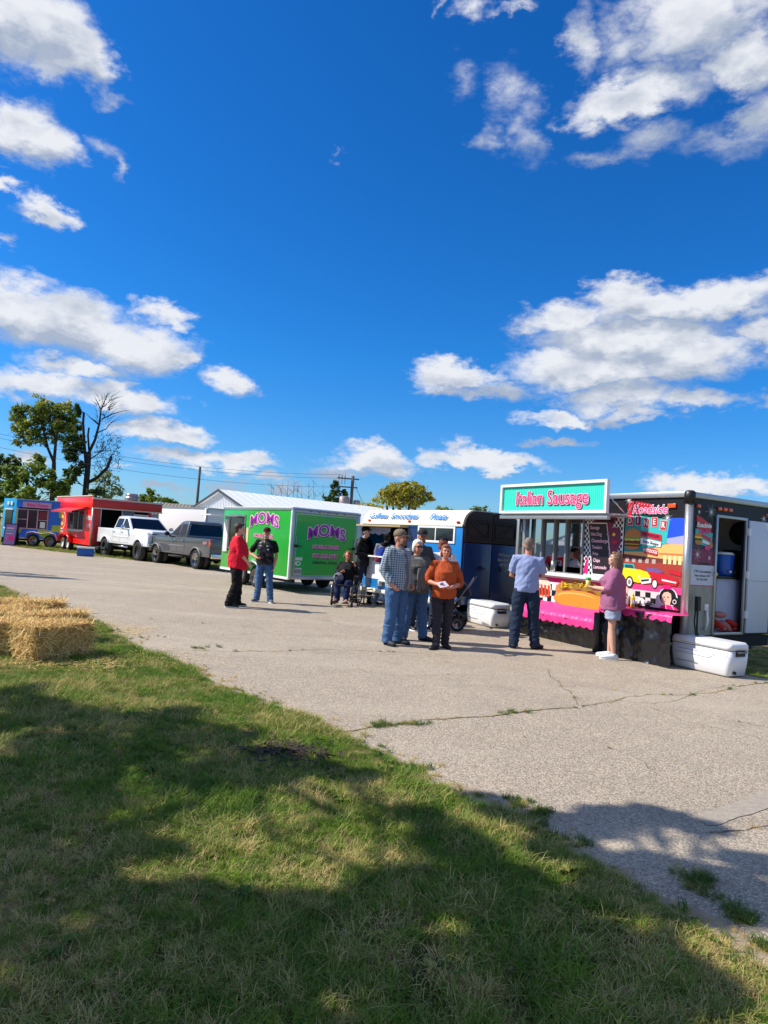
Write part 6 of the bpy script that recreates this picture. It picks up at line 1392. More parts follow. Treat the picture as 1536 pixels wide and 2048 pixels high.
m = MB(); m.tube([(0, 0, .9), (0, -.01, 1.0), (0, -.015, 1.14), (0, 0, 1.28), (0, 0, 1.38), (0, .01, 1.44)], [(.212, .172), (.212, .18), (.205, .175), (.21, .16), (.2, .128), (.12, .09)], 20, side=(1, 0, 0)); remesh(m, 'leather_vest', LEA, v, .012, folds(5, .008), 2)
for x, z, w, h, c in ((-.09, 1.32, .07, .035, (170, 180, 200)), (.09, 1.32, .06, .03, (180, 170, 170)), (-.1, 1.26, .06, .02, (120, 130, 170)), (.11, 1.24, .05, .04, (150, 150, 160)), (.1, 1.12, .045, .03, (140, 60, 60)), (-.12, 1.1, .05, .03, (120, 120, 130))):
    m = MB(); m.blob((x, -.168, z), (w / 2, .014, h / 2)); m.build('patch', M('patch_%d_%d' % (c[0], c[2]), c, .7), v)
person('curly red-haired woman in a black jacket sitting in the wheelchair and waving', Gp(690, 1208), -10, 1.62, dict(mat=cloth('black_jacket', (20, 20, 23)), loose=1.2, belly=.04, sleeve='long', hem=.9, name='jacket', sl_loose=1.15), (NAVP, 'long', 1.1), skin=SKINR, hair=(HR, 'curly'), seat=.50, arms=dict(R=((-.27, -.06, .84), (-.10, -.26, .86)), L=((.32, -.05, .84), (.25, -.18, 1.05))), feet=dict(R=dict(kn=(-.13, -.42, .58), an=(-.12, -.45, .17)), L=dict(kn=(.13, -.42, .58), an=(.12, -.45, .17))), female=True, seed=4, shoes=M('tan_pink_shoe', (170, 120, 110), .6), sole=DARK, wide=1.12)
person('tall young man in a black hooded jacket, black cap and jeans beside the wheelchair', Gp(722, 1206), 62, 1.95, dict(mat=cloth('black_windbreaker', (17, 18, 20), .5), loose=1.15, sleeve='long', hem=.84, name='jacket', sl_loose=1.15, hood=BLKP), (JEAND, 'long', 1.0), hair=(HD, 'short'), cap=(cloth('black_cap', (20, 18, 22)), False), head=(0, -6), arms=dict(R=((-.26, .05, 1.14), (-.14, -.22, 1.10)), L=((.26, .0, 1.14), (.1, -.26, 1.14))), feet=dict(R=dict(an=(-.1, .16, .085), kn=(-.1, .05, .49)), L=dict(an=(.12, -.16, .085), kn=(.12, -.12, .49))), seed=5, shoes=M('brown_boot', (82, 48, 34), .6), sole=DARK)
v = person('person in light grey jeans with a blue and red backpack, back to the camera', Gp(764, 1211), 155, 1.84, dict(mat=cloth('grey_hoodie', (128, 128, 142)), loose=1.12, sleeve='long', hem=.88, name='jacket', hood=BLKP), (JEANL, 'long', 1.15), hair=(HD, 'short'), cap=(cloth('faded_brown_cap', (128, 104, 96)), False), feet=dict(R=dict(an=(-.14, -.02, .085)), L=dict(an=(.2, .05, .085), kn=(.15, -.03, .49))), seed=6, shoes=M('white_grey_shoe', (190, 190, 190), .6))
m = MB(); m.blob((0, .22, 1.2), (.15, .1, .2), n=16, m=12); m.blob((0, .3, 1.12), (.1, .05, .1)); remesh(m, 'backpack', cloth('blue_backpack', (34, 62, 150)), v, .014, folds(3, .01), 1)
m = MB(); m.blob((.04, .335, 1.1), (.07, .03, .07)); m.build('red_pocket', cloth('backpack_red', (150, 34, 60)), v)
person('bearded man in a blue and white plaid shirt jacket, camouflage cap and jeans', Gp(786, 1289), 48, 1.80, dict(mat=PLAID, loose=1.13, belly=.03, sleeve='long', hem=.86, name='plaid_jacket', sl_loose=1.15, hood=cloth('grey_hood', (150, 150, 152)), front=cloth('grey_inner', (110, 112, 112)), fw=.05), (JEAN, 'long', 1.16), skin=SKINR, hair=(HG, 'cropped'), cap=(M('camouflage_cap', (120, 104, 84), .8, var=.5, vs=30), False), beard=BEARDB, head=(5, -4), arms=dict(R=((-.27, .06, 1.12), (-.22, -.1, .93)), L=((.27, .06, 1.12), (.2, -.12, .93))), feet=dict(R=dict(an=(-.12, .02, .085)), L=dict(an=(.14, .04, .085))), seed=7, sole=DARK, shoes=M('charcoal_sneaker', (44, 50, 60), .7, var=.4, vs=30), wide=1.05)
v = person('white-haired woman in sunglasses and an open grey hoodie beside the plaid jacket', (.60, 11.35), 22, 1.67, dict(mat=cloth('charcoal_hoodie', (92, 92, 88)), loose=1.2, belly=.05, sleeve='long', hem=.86, name='hoodie', front=cloth('grey_shirt', (120, 122, 126)), fw=.085), (JEAN, 'long', 1.15), skin=SKINR, hair=(HW, 'bob'), glasses=True, female=True, arms=dict(L=((.3, .0, 1.1), (.3, -.12, .86))), feet=dict(R=dict(an=(-.16, .04, .085), kn=(-.12, .0, .49)), L=dict(an=(.2, .0, .085), kn=(.15, -.02, .49), toe=(.9, -1, 0))), seed=8, sole=DARK, shoes=M('black_shoe', (24, 24, 26), .6), wide=1.1)
person('man in a dark cap with tanned bare arms, standing behind the white-haired woman', (.74, 12.75), 40, 1.87, dict(mat=cloth('dark_grey_tee', (62, 68, 74)), loose=1.08, sleeve='short', hem=.88), (JEAND, 'long', 1.1), skin=SKINT, hair=(HD, 'cropped'), cap=(cloth('charcoal_cap', (52, 48, 50)), False), beard=BEARDB, head=(-40, 0), arms=dict(R=((-.27, .02, 1.14), (-.06, -.26, 1.06)), L=((.26, -.05, 1.16), (.10, -.32, 1.04))), seed=9)
v = person('woman in a rust orange top and dark checked trousers holding papers', Gp(880, 1296), 14, 1.62, dict(mat=cloth('rust_top', (186, 82, 40), k=.85), loose=1.08, belly=.04, sleeve='elbow', hem=.86, sl_loose=1.15, name='top'), (PLAIDD, 'long', .98), skin=SKINR, hair=(HR, 'bob'), head=(-14, -4), female=True, arms=dict(R=((-.30, .04, 1.12), (-.20, -.24, 1.08)), L=((.30, .0, 1.10), (.02, -.29, 1.04))), feet=dict(R=dict(an=(-.11, -.1, .085), kn=(-.1, -.05, .49), toe=(-1, -1, 0)), L=dict(an=(.10, .06, .085), kn=(.1, .0, .49), toe=(.1, -1, 0))), seed=10, sole=DARK, shoes=M('black_flat', (26, 24, 24), .5), wide=1.06)
m = MB(); m.X = Matrix.Translation((-.13, -.33, 1.09)) @ Matrix.Rotation(.6, 4, 'X') @ Matrix.Rotation(.3, 4, 'Z'); m.box((-.1, -.07, -.004), (.08, .07, .004)); m.build('folded_papers', M('pale_pink_paper', (232, 214, 224), .7), v)
person('person in a white T-shirt and black cap behind the woman in rust, back turned', (1.17, 13.0), 175, 1.74, dict(mat=cloth('white_tee', (226, 222, 224)), loose=1.15, sleeve='short', hem=.86), (JEAND, 'long', 1.1), hair=(HR, 'bob'), cap=(cloth('jet_black_cap', (18, 18, 26)), False), seed=11)
person('grey-haired man in a pale blue T-shirt and dark jeans, arms folded, back to the camera', Gp(1046, 1297), 166, 1.83, dict(mat=cloth('pale_blue_tee', (150, 164, 205), k=.85), loose=1.06, belly=.02, sleeve='short', hem=.88, sl_loose=1.0), (JEAND, 'long', 1.12), skin=SKINR, hair=(M('greying_hair', (128, 108, 96), .7, var=.2), 'cropped'), arms=dict(R=((-.245, -.05, 1.15), (.02, -.24, 1.16)), L=((.245, -.05, 1.13), (-.02, -.26, 1.12))), feet=dict(R=dict(an=(-.17, -.05, .085), kn=(-.13, -.03, .49), toe=(-.7, -1, 0)), L=dict(an=(.15, .05, .085), kn=(.12, .0, .49), toe=(.1, -1, 0))), seed=12, shoes=M('brown_leather_shoe', (70, 46, 38), .5), sole=DARK, wide=1.0)
v = person('young woman with long brown hair in a mauve T-shirt and pale denim shorts', Gp(1222, 1317), -108, 1.68, dict(mat=cloth('mauve_tee', (162, 100, 134), k=.85), loose=1.3, belly=.02, sleeve='elbow', hem=.80, sl_loose=1.25), (cloth('pale_denim', (166, 176, 198)), 'shorts', 1.15), hair=(HL, 'long'), female=True, head=(12, -14), arms=dict(R=((-.25, -.05, 1.12), (-.1, -.28, 1.1)), L=((.25, -.08, 1.13), (.07, -.32, 1.14))), feet=dict(R=dict(an=(-.12, -.03, .085)), L=dict(an=(.12, .03, .085))), seed=13, shoes=M('white_sneaker', (236, 236, 238), .5), wide=1.08)
m = MB(); m.lathe((.0, -.42, 1.1), [(0, .03), (.15, .042), (.155, .03)], 'z', 14, 0); m.lathe((.0, -.42, 1.255), [(0, .045), (.03, .045), (.04, .03)], 'z', 14, 1); m.build('green_lidded_cup', [M('yellow_drink', (235, 215, 110), .3), M('green_lid', (60, 160, 70), .4)], v)
person('dark-haired person in a beige shirt at the left picture edge behind the menu board', (at(8, 1080, 41).x, 41.0), 60, 1.5, dict(mat=cloth('beige_shirt', (200, 180, 150)), loose=1.1), (BLKP, 'long', 1.0), hair=(HD, 'short'), seed=14, female=True)
person('worker in a white T-shirt inside the window of the blue fries trailer', (at(62, 1080, 39.4).x, 39.6), 10, 1.68, dict(mat=cloth('worker_white', (220, 220, 225)), loose=1.1), (BLKP, 'long', 1.), hair=(HD, 'short'), seed=15, z=.45, arms=dict(R=((-.26, -.05, 1.13), (-.15, -.25, 1.08)), L=((.26, -.05, 1.13), (.15, -.25, 1.1))))
# grey bag on the seated woman's lap
T = thing('shoulder_bag', 'grey shoulder bag on the lap of the woman in the wheelchair', 'bag', Gp(690, 1208) + (.58,), math.radians(-10))
T.location.x -= .19; T.location.y -= .26
m = MB(); m.blob((0, 0, .08), (.13, .09, .12), n=14, m=9); remesh(m, 'bag_body', cloth('grey_bag', (120, 122, 132)), T, .012, folds(4, .012), 1)
m = MB(); m.tube([(-.1, 0, .12), (-.05, .02, .26), (.05, .04, .26), (.1, 0, .12)], .009, 6); m.build('bag_strap', BLACK, T)
# ================================================================== BUILDINGS, POLES, TREES
RIBW = M('white_ribbed_metal', (225, 228, 232), .4, .15, var=.05); ROOFW = M('white_metal_roof', (244, 246, 246), .4, .0, var=.06, vs=1.5)
T = thing('white_barn', 'long white metal building with a gable end and grey roof edges', 'building', (-12.9, 45.1, 0), math.radians(-46))
# local y along the ridge, x across
L, Wd, ze, zr = 24., 8.0, 2.65, 4.08
m = MB(); m.prism([(0, 0), (Wd, 0), (Wd, ze), (Wd / 2, zr), (0, ze)], 0, L, 'y'); m.build('wall', M('barn_white', (205, 208, 212), .5), T)
n = 44
for i in range(n):
    x = .1 + (Wd - .2) * i / (n - 1); zt = ze + (zr - ze) * (1 - abs(x - Wd / 2) / (Wd / 2)) - .04
    if i == 0: ms = []
    ms.append((x, zt))
for i, (x, zt) in enumerate(ms):
    m = MB(); m.prism([(x - .04, 0), (x - .02, -.03), (x + .02, -.03), (x + .04, 0)], .3, zt, 'z'); m.build('wall_rib', RIBW, T, fix=True)
for s in (0, 1):
    m = MB(); a = (Wd / 2, zr); b = ((-.25, ze - .08) if s == 0 else (Wd + .25, ze - .08))
    m.prism([a, b, (b[0], b[1] + .06), (a[0], a[1] + .08)], -.25, L + .25, 'y'); m.build('roof_slope', ROOFW, T)
    m = MB()
    for k in range(40):
        y = -.2 + k * .62; m.tube([(a[0], y, a[1] + .075), (b[0], y, b[1] + .055)], .012, 4)
    o = m.build('roof_seam', ROOFW, T); o['kind'] = 'stuff'
    m = MB(); m.prism([(a[0], a[1] - .06), (b[0], b[1] - .06), (b[0], b[1] + .08), (a[0], a[1] + .1)], -.29, -.251, 'y'); m.build('verge_board', M('dark_grey_trim', (62, 66, 76), .5), T)
T = thing('tan_building', 'low building with a sloping ribbed tan metal roof, right of the red trailer', 'building', (-19.5, 56, 0), math.radians(-5))
TANR = M('tan_metal_roof', (158, 150, 132), .5, .2, var=.08)
m = MB(); m.box((0, 0, 0), (9, 6, 2.0)); m.build('wall', M('tan_wall', (150, 140, 125), .6), T)
m = MB(); m.prism([(-.3, 1.95), (3, 3.6), (6.3, 1.95), (6.3, 2.02), (3, 3.68), (-.3, 2.02)], -.2, 9.2, 'x'); m.build('roof', TANR, T)
for k in range(30):
    m = MB(); m.tube([(-.1 + k * .31, -.3, 2.04), (-.1 + k * .31, 3, 3.7)], .025, 4); m.build('roof_rib', TANR, T)
# poles and wires
PW = M('weathered_pole_wood', (80, 76, 74), .85, var=.25)
p1 = at(393, 1010, 52); T = thing('utility_pole', 'bare slim utility pole rising beside the gable of the white building', 'utility pole', (p1.x, p1.y, 0))
top = at(395, 933, 52).z
m = MB(); m.tube([(0, 0, 0), (.05, 0, top)], [.13, .09], 8); m.build('pole', PW, T)
p2 = at(701, 1010, 56); top2 = at(705, 952, 56).z
T = thing('utility_pole', 'utility pole with crossarms and transformers above the white roof', 'utility pole', (p2.x, p2.y, 0), math.radians(10))
m = MB(); m.tube([(0, 0, 0), (.05, 0, top2)], [.17, .12], 8); m.build('pole', PW, T)
for z, w in ((top2 - .25, .95), (top2 - .95, .8)):
    m = MB(); m.box((-w * 1.3, -.06, z - .05), (w * .6, .06, z + .05)); m.build('crossarm', PW, T)
for x in (-1.1, -.85, -.6): m = MB(); m.tube([(x, 0, top2 - .2), (x, 0, top2 + .08)], [.04, .03], 6); m.tube([(x, -.05, top2 - .3), (x, -.05, top2 - .75)], .03, 5); m.build('insulator', M('insulator_grey', (120, 115, 112), .4), T)
for x, r_, h_ in ((-.55, .42, 1.15), (.5, .3, .9)):
    m = MB(); m.lathe((x, 0, top2 - 2.95), [(0, r_ * .9), (.06, r_), (h_, r_), (h_ + .08, r_ * .7)], 'z', 14); m.build('transformer', M('pole_transformer', (150, 138, 138), .5, .3, var=.15), T)
WIRE = M('power_wire', (70, 76, 90), .6)
def wire(a, b, sag, label, grp='power lines across the sky', r=.011):
    pts = []
    for i in range(25):
        t_ = i / 24; p = Vector(a).lerp(Vector(b), t_); p.z -= sag * 4 * t_ * (1 - t_); pts.append(p)
    m = MB(); m.tube(pts, r, 4); tag(m.build('power_line', WIRE), label, 'power line', grp)
e2 = Vector((p2.x, p2.y, top2))
for k, (py, dz, lb) in enumerate(((840, .05, 'topmost thin power line running left from the far utility pole'), (849, -.22, 'second thin power line from the far utility pole, just under the topmost'), (868, -.95, 'lowest thin power line running left from the far utility pole'))):
    wire(at(-120, py, 46), e2 + Vector((-.9 + .3 * k, 0, dz)), .9, lb)
p3 = e2 + Vector((28, -3, -1)); wire(e2 + Vector((.3, 0, -.95)), Vector((p2.x + 3.2, p2.y + 1, 1.5)), 0, 'short steep guy wire on the right of the pole with transformers', 'guy wires'); wire(e2 + Vector((.2, 0, -.4)), Vector((p2.x + 2.2, p2.y + 1, 1.5)), 0, 'steeper guy wire next to the pole with transformers', 'guy wires')

def leaf_mat(name, c1, c2, c3, tr=.45):
    m = bpy.data.materials.new(name); m.use_nodes = True; t = m.node_tree; b = t.nodes['Principled BSDF']; N = NB(t)
    P = N.n('ShaderNodeNewGeometry'); a = N.noise(P.outputs['Position'], .9, 3, .6); c = N.noise(P.outputs['Position'], 7, 2, .6)
    col = N.mix(N.mr(a, .35, .65), lin(c1), lin(c2)); col = N.mix(N.mr(N.m('ADD', c, P.outputs['Random Per Island']), .9, 1.5), col, lin(c3))
    N.put(b, 'Base Color', col); b.inputs['Roughness'].default_value = .55; b.inputs['Specular IOR Level'].default_value = .3
    tl = N.n('ShaderNodeBsdfTranslucent'); N.put(tl, 'Color', col); mx = N.n('ShaderNodeMixShader'); mx.inputs[0].default_value = tr
    t.links.new(b.outputs[0], mx.inputs[1]); t.links.new(tl.outputs[0], mx.inputs[2]); t.links.new(mx.outputs[0], t.nodes['Material Output'].inputs[0]); return m
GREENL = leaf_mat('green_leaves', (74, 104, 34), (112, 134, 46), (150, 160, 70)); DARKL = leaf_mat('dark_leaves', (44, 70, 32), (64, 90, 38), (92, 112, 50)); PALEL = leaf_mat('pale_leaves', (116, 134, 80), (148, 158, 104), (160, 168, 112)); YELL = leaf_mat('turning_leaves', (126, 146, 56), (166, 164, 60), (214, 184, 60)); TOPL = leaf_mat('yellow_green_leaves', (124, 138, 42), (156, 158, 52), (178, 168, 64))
BARK = M('bark', (70, 60, 52), .9, var=.3, vs=3, bump=.5, bs=12); BARKD = M('dark_bark', (48, 42, 40), .9, var=.3, vs=3, bump=.5, bs=12)
def leaves(mb, c, rad, n, size, r, mi=0, shell=.55):
    for _ in range(n):
        v = Vector((r.gauss(0, 1), r.gauss(0, 1), r.gauss(0, 1))).normalized() * (r.random() ** (1 - shell))
        p = Vector(c) + Vector((v.x * rad[0], v.y * rad[1], v.z * rad[2]))
        nrm = (v * .7 + Vector((r.gauss(0, .6), r.gauss(0, .6), r.gauss(.5, .6)))).normalized()
        a = nrm.orthogonal().normalized(); a = Quaternion(nrm, r.random() * 6.28) @ a; b = nrm.cross(a); s = size * r.uniform(.6, 1.3)
        mb.add([p - a * s, p - b * s * .45, p + a * s + nrm * s * .1, p + b * s * .45], [(0, 1, 2, 3)], mi)
def limb(mb, p0, p1, r0, r1, r, wob=.12, n=5):
    p0, p1 = Vector(p0), Vector(p1); pts = []; rs = []
    L = (p1 - p0).length
    for i in range(n + 1):
        t_ = i / n; q = p0.lerp(p1, t_)
        if 0 < i < n: q += Vector((r.gauss(0, 1), r.gauss(0, 1), r.gauss(0, .5))) * L * wob * .4
        pts.append(q); rs.append(r0 + (r1 - r0) * t_)
    mb.tube(pts, rs, 6); return pts
def tree(name, label, base, trunk, clumps, leafm, barkm, seed, size=.22, dens=26, group=None, tw=.25, top_mat=None):
    """trunk: list of (polyline, r0, r1); clumps: (centre, radii); all in world coordinates"""
    r = random.Random(seed); T = thing(name, label, 'tree', base, 0, group); o_ = Vector(base)
    m = MB()
    for line, r0, r1 in trunk:
        pts = [Vector(p) - o_ for p in line]; nn_ = len(pts)
        m.tube(pts, [r0 + (r1 - r0) * i / (nn_ - 1) for i in range(nn_)], 8)
    ends = [Vector(l[0][-1]) - o_ for l in trunk]
    allp = [Vector(p) - o_ for l in trunk for p in l[0][1:]]
    for ci_, (c, rad) in enumerate(clumps):
        cc = Vector(c) - o_; e = min(allp, key=lambda q: (q - cc).length)
        pts = limb(m, e, cc, tw * .2, .018, r)
        for _ in range(5 if size < .2 else 3):
            q = cc + Vector((r.gauss(0, .5) * rad[0], r.gauss(0, .5) * rad[1], r.gauss(0, .5) * rad[2])); limb(m, pts[r.randint(2, 4)], q, .022, .006, r, n=3)
    m.build('trunk', barkm, T)
    if clumps and leafm:
        m = MB()
        for c, rad in clumps:
            sub = max(5, int(8 * (rad[0] * rad[2]) ** .5))
            for _ in range(sub):
                v = Vector((r.gauss(0, 1), r.gauss(0, 1), r.gauss(0, 1))).normalized() * (r.random() ** .4); cc = Vector(c) - o_ + Vector((v.x * rad[0], v.y * rad[1], v.z * rad[2])) * .8
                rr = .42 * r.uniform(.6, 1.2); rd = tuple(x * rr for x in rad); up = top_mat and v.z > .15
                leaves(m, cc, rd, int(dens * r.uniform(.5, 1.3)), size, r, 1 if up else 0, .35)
            leaves(m, Vector(c) - o_, rad, int(dens * .8), size, r, 0, .5)
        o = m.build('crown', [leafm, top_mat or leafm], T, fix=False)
    return T
def P_(px, py, Y): return tuple(at(px, py, Y))
def fill(n, ells, Y, rad, seed):
    r = random.Random(seed); out = []
    for _ in range(n):
        ex, ey, ea, eb = r.choice(ells); a = r.uniform(0, 6.283); q = r.random() ** .45; s_ = rad * r.uniform(.7, 1.25) * Y / FPX
        out.append((P_(ex + ea * q * math.cos(a), ey + eb * q * math.sin(a), Y + r.uniform(-1.5, 1.5)), (s_, s_, s_ * .75)))
    return out
# maple at the left
Y = 55
tree('maple_tree', 'tall leafy maple with an open lower crown, left of the half-dead tree', (at(105, 1000, Y).x, Y, 0),
     [([(at(105, 1000, Y).x, Y, 0), P_(107, 960, Y), P_(108, 925, Y)], .24, .16), ([P_(108, 925, Y), P_(95, 895, Y), P_(80, 870, Y), P_(60, 850, Y)], .13, .04), ([P_(108, 925, Y), P_(112, 880, Y), P_(120, 845, Y), P_(132, 815, Y)], .14, .04), ([P_(95, 895, Y), P_(85, 850, Y), P_(78, 815, Y)], .12, .05), ([P_(112, 880, Y), P_(100, 845, Y), P_(98, 812, Y)], .12, .05)],
     [(P_(x, y, Y + dy), (a * Y / FPX, a * Y / FPX, b * Y / FPX)) for x, y, a, b, dy in ((50, 828, 24, 20, 0), (80, 812, 26, 14, 1), (112, 815, 26, 14, 0), (140, 825, 22, 18, 0), (150, 850, 20, 22, 1), (36, 862, 17, 18, 0), (60, 858, 22, 14, -1), (90, 848, 24, 14, 0), (120, 845, 24, 14, 1), (55, 885, 22, 8, 0), (32, 885, 12, 8, 0), (85, 830, 20, 14, -1), (140, 875, 16, 14, 0), (100, 870, 18, 10, 1))] + fill(80, [(60, 838, 40, 36), (112, 832, 44, 32), (140, 848, 24, 38), (46, 868, 30, 20), (88, 820, 52, 22), (95, 868, 40, 18)], Y, 14, 3),
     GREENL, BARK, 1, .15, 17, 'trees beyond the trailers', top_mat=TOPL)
Y = 52
dead = [([(at(170, 1000, Y).x, Y, 0), P_(172, 975, Y), P_(176, 930, Y), P_(178, 905, Y)], .5, .34), ([P_(178, 905, Y), P_(190, 880, Y), P_(198, 850, Y), P_(202, 820, Y), P_(210, 800, Y), P_(217, 782, Y)], .24, .02), ([P_(172, 930, Y), P_(168, 880, Y), P_(166, 845, Y), P_(168, 825, Y)], .24, .16),
        ([P_(176, 965, Y), P_(195, 955, Y), P_(215, 935, Y), P_(223, 912, Y)], .26, .2), ([P_(202, 820, Y), P_(195, 805, Y), P_(188, 792, Y)], .08, .01), ([P_(204, 838, Y), P_(225, 828, Y), P_(245, 822, Y), P_(262, 820, Y)], .1, .01), ([P_(198, 850, Y), P_(180, 835, Y), P_(172, 826, Y)], .1, .02), ([P_(196, 865, Y), P_(212, 858, Y), P_(219, 848, Y)], .09, .04), ([P_(178, 900, Y), P_(176, 870, Y), P_(178, 855, Y)], .16, .12), ([P_(205, 815, Y), P_(222, 800, Y), P_(226, 788, Y)], .05, .01), ([P_(178, 920, Y), P_(200, 905, Y), P_(215, 890, Y), P_(230, 875, Y)], .1, .01), ([P_(215, 935, Y), P_(205, 915, Y), P_(200, 895, Y)], .06, .01), ([P_(223, 912, Y), P_(235, 895, Y), P_(232, 880, Y)], .05, .01), ([P_(192, 905, Y), P_(225, 900, Y), P_(240, 905, Y)], .05, .01)]
dead = [(l, a * .52, b * .55) for l, a, b in dead]
rr = random.Random(12)
for _ in range(170):
    a = (rr.uniform(186, 240), rr.uniform(870, 945)); l = rr.uniform(6, 18); an = rr.uniform(0, 6.28); dead.append(([P_(a[0], a[1], Y), P_(a[0] + l * math.cos(an), a[1] + l * math.sin(an), Y + rr.uniform(-.5, .5))], .022, .006))
for _ in range(60):
    a = (rr.uniform(176, 240), rr.uniform(790, 850)); l = rr.uniform(5, 14); an = rr.uniform(-2.8, -.3); dead.append(([P_(205 + (a[0] - 205) * .5, a[1] + 4, Y), P_(a[0] + l * math.cos(an), a[1] + l * math.sin(an), Y)], .022, .005))
tree('half_dead_tree', 'gnarled half-dead tree with bare top twigs and a curved broken limb', (at(170, 1000, Y).x, Y, 0), dead,
     [(P_(x, y, Y + dy), (a * Y / FPX, a * Y / FPX, b * Y / FPX)) for x, y, a, b, dy in ((150, 905, 16, 26, 0), (135, 900, 14, 14, 0), (158, 935, 14, 18, 0), (165, 880, 8, 16, 1), (140, 960, 16, 16, 0), (190, 985, 22, 12, -1), (155, 820, 8, 14, 0), (145, 875, 14, 10, 0))] + fill(16, [(152, 920, 20, 44), (140, 885, 16, 20), (158, 860, 9, 40)], Y, 9, 4), DARKL, BARKD, 5, .17, 50, 'trees beyond the trailers', tw=.2)
def simple(name, label, px, py, Y, cl, lm, seed, size=.22, dens=30, bm=BARK, stems=((0, 0),), grp='trees beyond the trailers'):
    b = at(px, py, Y); cx = [(P_(x, y, Y + dy), (a * Y / FPX, a * Y / FPX, h * Y / FPX)) for x, y, a, h, dy in cl]
    tr = []
    for sx_, tx in stems:
        q = at(px + sx_, py, Y); topc = at(px + tx, min(c[1] for c in cl) + 10, Y); tr.append(([(q.x, Y, 0), (q.x * .6 + topc.x * .4, Y, topc.z * .5), tuple(topc)], .16, .05))
    return tree(name, label, (b.x, Y, 0), tr, cx, lm, bm, seed, size, dens, grp)
simple('bushy_tree', 'low dark green bushy tree mass at the far left behind the blue trailer', 55, 1000, 50, [(20, 960, 30, 32, 0), (55, 950, 30, 30, 0), (90, 955, 26, 28, 0), (50, 985, 40, 22, -1), (110, 975, 24, 26, 0), (10, 990, 30, 20, 0), (75, 925, 20, 16, 1), (128, 985, 16, 18, 0)], GREENL, 21, .24, 40)
simple('dark_tree', 'dull grey-green tree at the left picture edge behind the bushy one', -5, 1000, 62, [(5, 930, 24, 26, 0), (-20, 950, 34, 34, 0), (30, 925, 16, 16, 0), (-50, 940, 40, 50, 0), (10, 970, 34, 26, 0)], DARKL, 22, .26, 34)
simple('pale_tree', 'pale green airy tree seen behind the red trailer roof', 210, 1000, 66, [(200, 965, 22, 22, 0), (225, 970, 22, 20, 0), (215, 950, 18, 12, 0), (240, 985, 14, 14, 0), (190, 985, 16, 14, 0), (215, 990, 26, 12, 0)], PALEL, 23, .2, 22)
simple('round_shrub', 'dense green shrub row right of the roof exhaust', 300, 1010, 64, [(300, 995, 22, 12, 0), (280, 1000, 16, 10, 0), (325, 1000, 20, 9, 0), (345, 1004, 12, 7, 0), (303, 985, 10, 8, 0), (265, 1003, 12, 8, 0)], GREENL, 24, .2, 36)
simple('dark_leafy_tree', 'small dark tree left of the pole with transformers', 668, 1010, 66, [(668, 985, 16, 16, 0), (655, 998, 14, 10, 0), (682, 998, 14, 12, 0), (670, 970, 7, 9, 0), (690, 985, 6, 8, 0), (668, 1004, 24, 10, 0)], DARKL, 25, .22, 30)
simple('turning_tree', 'multi-stemmed tree with leaves turning yellow above the white roof', 795, 1020, 50, [(775, 985, 20, 14, 0), (805, 975, 22, 12, 0), (835, 985, 20, 14, 0), (790, 1000, 22, 12, 0), (820, 1002, 26, 12, 0), (850, 1000, 14, 10, 0), (862, 997, 10, 6, 0), (755, 998, 14, 10, 0), (790, 970, 14, 8, 0), (815, 968, 12, 6, 0)] + [(810 + 52 * math.cos(i * 2.4) * (i / 46) ** .5, 990 + 24 * math.sin(i * 2.4) * (i / 46) ** .5, 12, 8, (i % 5) - 2) for i in range(46)], YELL, 26, .11, 26, stems=((0, -10), (5, 8), (-6, -25), (12, 30), (20, 45)))
simple('low_yellow_shrub', 'low yellow-green shrub between the pole and the turning tree', 735, 1020, 52, [(735, 1010, 18, 8, 0), (755, 1014, 16, 7, 0), (720, 1014, 10, 6, 0)], YELL, 27, .14, 20)
simple('low_tree_top', 'green tree tops peeping over the blue trailer roof', 965, 1025, 60, [(950, 1016, 14, 7, 0), (970, 1018, 16, 7, 0), (885, 1018, 14, 7, 0), (905, 1022, 14, 7, 0)], GREENL, 28, .15, 20)
simple('backing_tree', 'leafy tree between the blue trailer and the sausage trailer posts', 1050, 1080, 40, [(1040, 1050, 26, 30, 0), (1060, 1070, 26, 34, 0), (1030, 1090, 24, 24, 0), (1048, 1030, 18, 14, 0)], GREENL, 29, .14, 40)
rr = random.Random(9)
for i in range(9):                                  # thin bare saplings over the long roof
    px = 545 + i * 12 + rr.uniform(-4, 4); q = at(px, 1000, 62); h = at(px, rr.uniform(958, 978), 62)
    T = thing('bare_sapling', '%s bare sapling beyond the long white roof, counted from the left' % ('first', 'second', 'third', 'fourth', 'fifth', 'sixth', 'seventh', 'eighth', 'ninth')[i], 'sapling', (q.x, 62, 0), 0, 'bare saplings beyond the roof')
    m = MB(); m.tube([(0, 0, 0), (.1, 0, h.z * .6), (rr.uniform(-.3, .3), 0, h.z)], [.035, .025, .01], 5)
    for _ in range(6): z = h.z * rr.uniform(.6, .95); m.tube([(.08, 0, z), (.08 + rr.uniform(-.7, .7), 0, z + rr.uniform(.3, .8))], [.015, .005], 4)
    m.build('trunk', BARK, T)
# far tree line closing the horizon
r = random.Random(77); mb = MB()
for i in range(150):
    x = -150 + i * 2.2 + r.uniform(-1, 1); y = 120 + r.uniform(-8, 8)
    for _ in range(3): leaves(mb, (x + r.gauss(0, 1), y, r.uniform(1.5, 4)), (2.4, 2, 1.8), 26, .55, r, 0, .4)
tag(mb.build('distant_tree_line', DARKL, fix=False), kind='stuff')
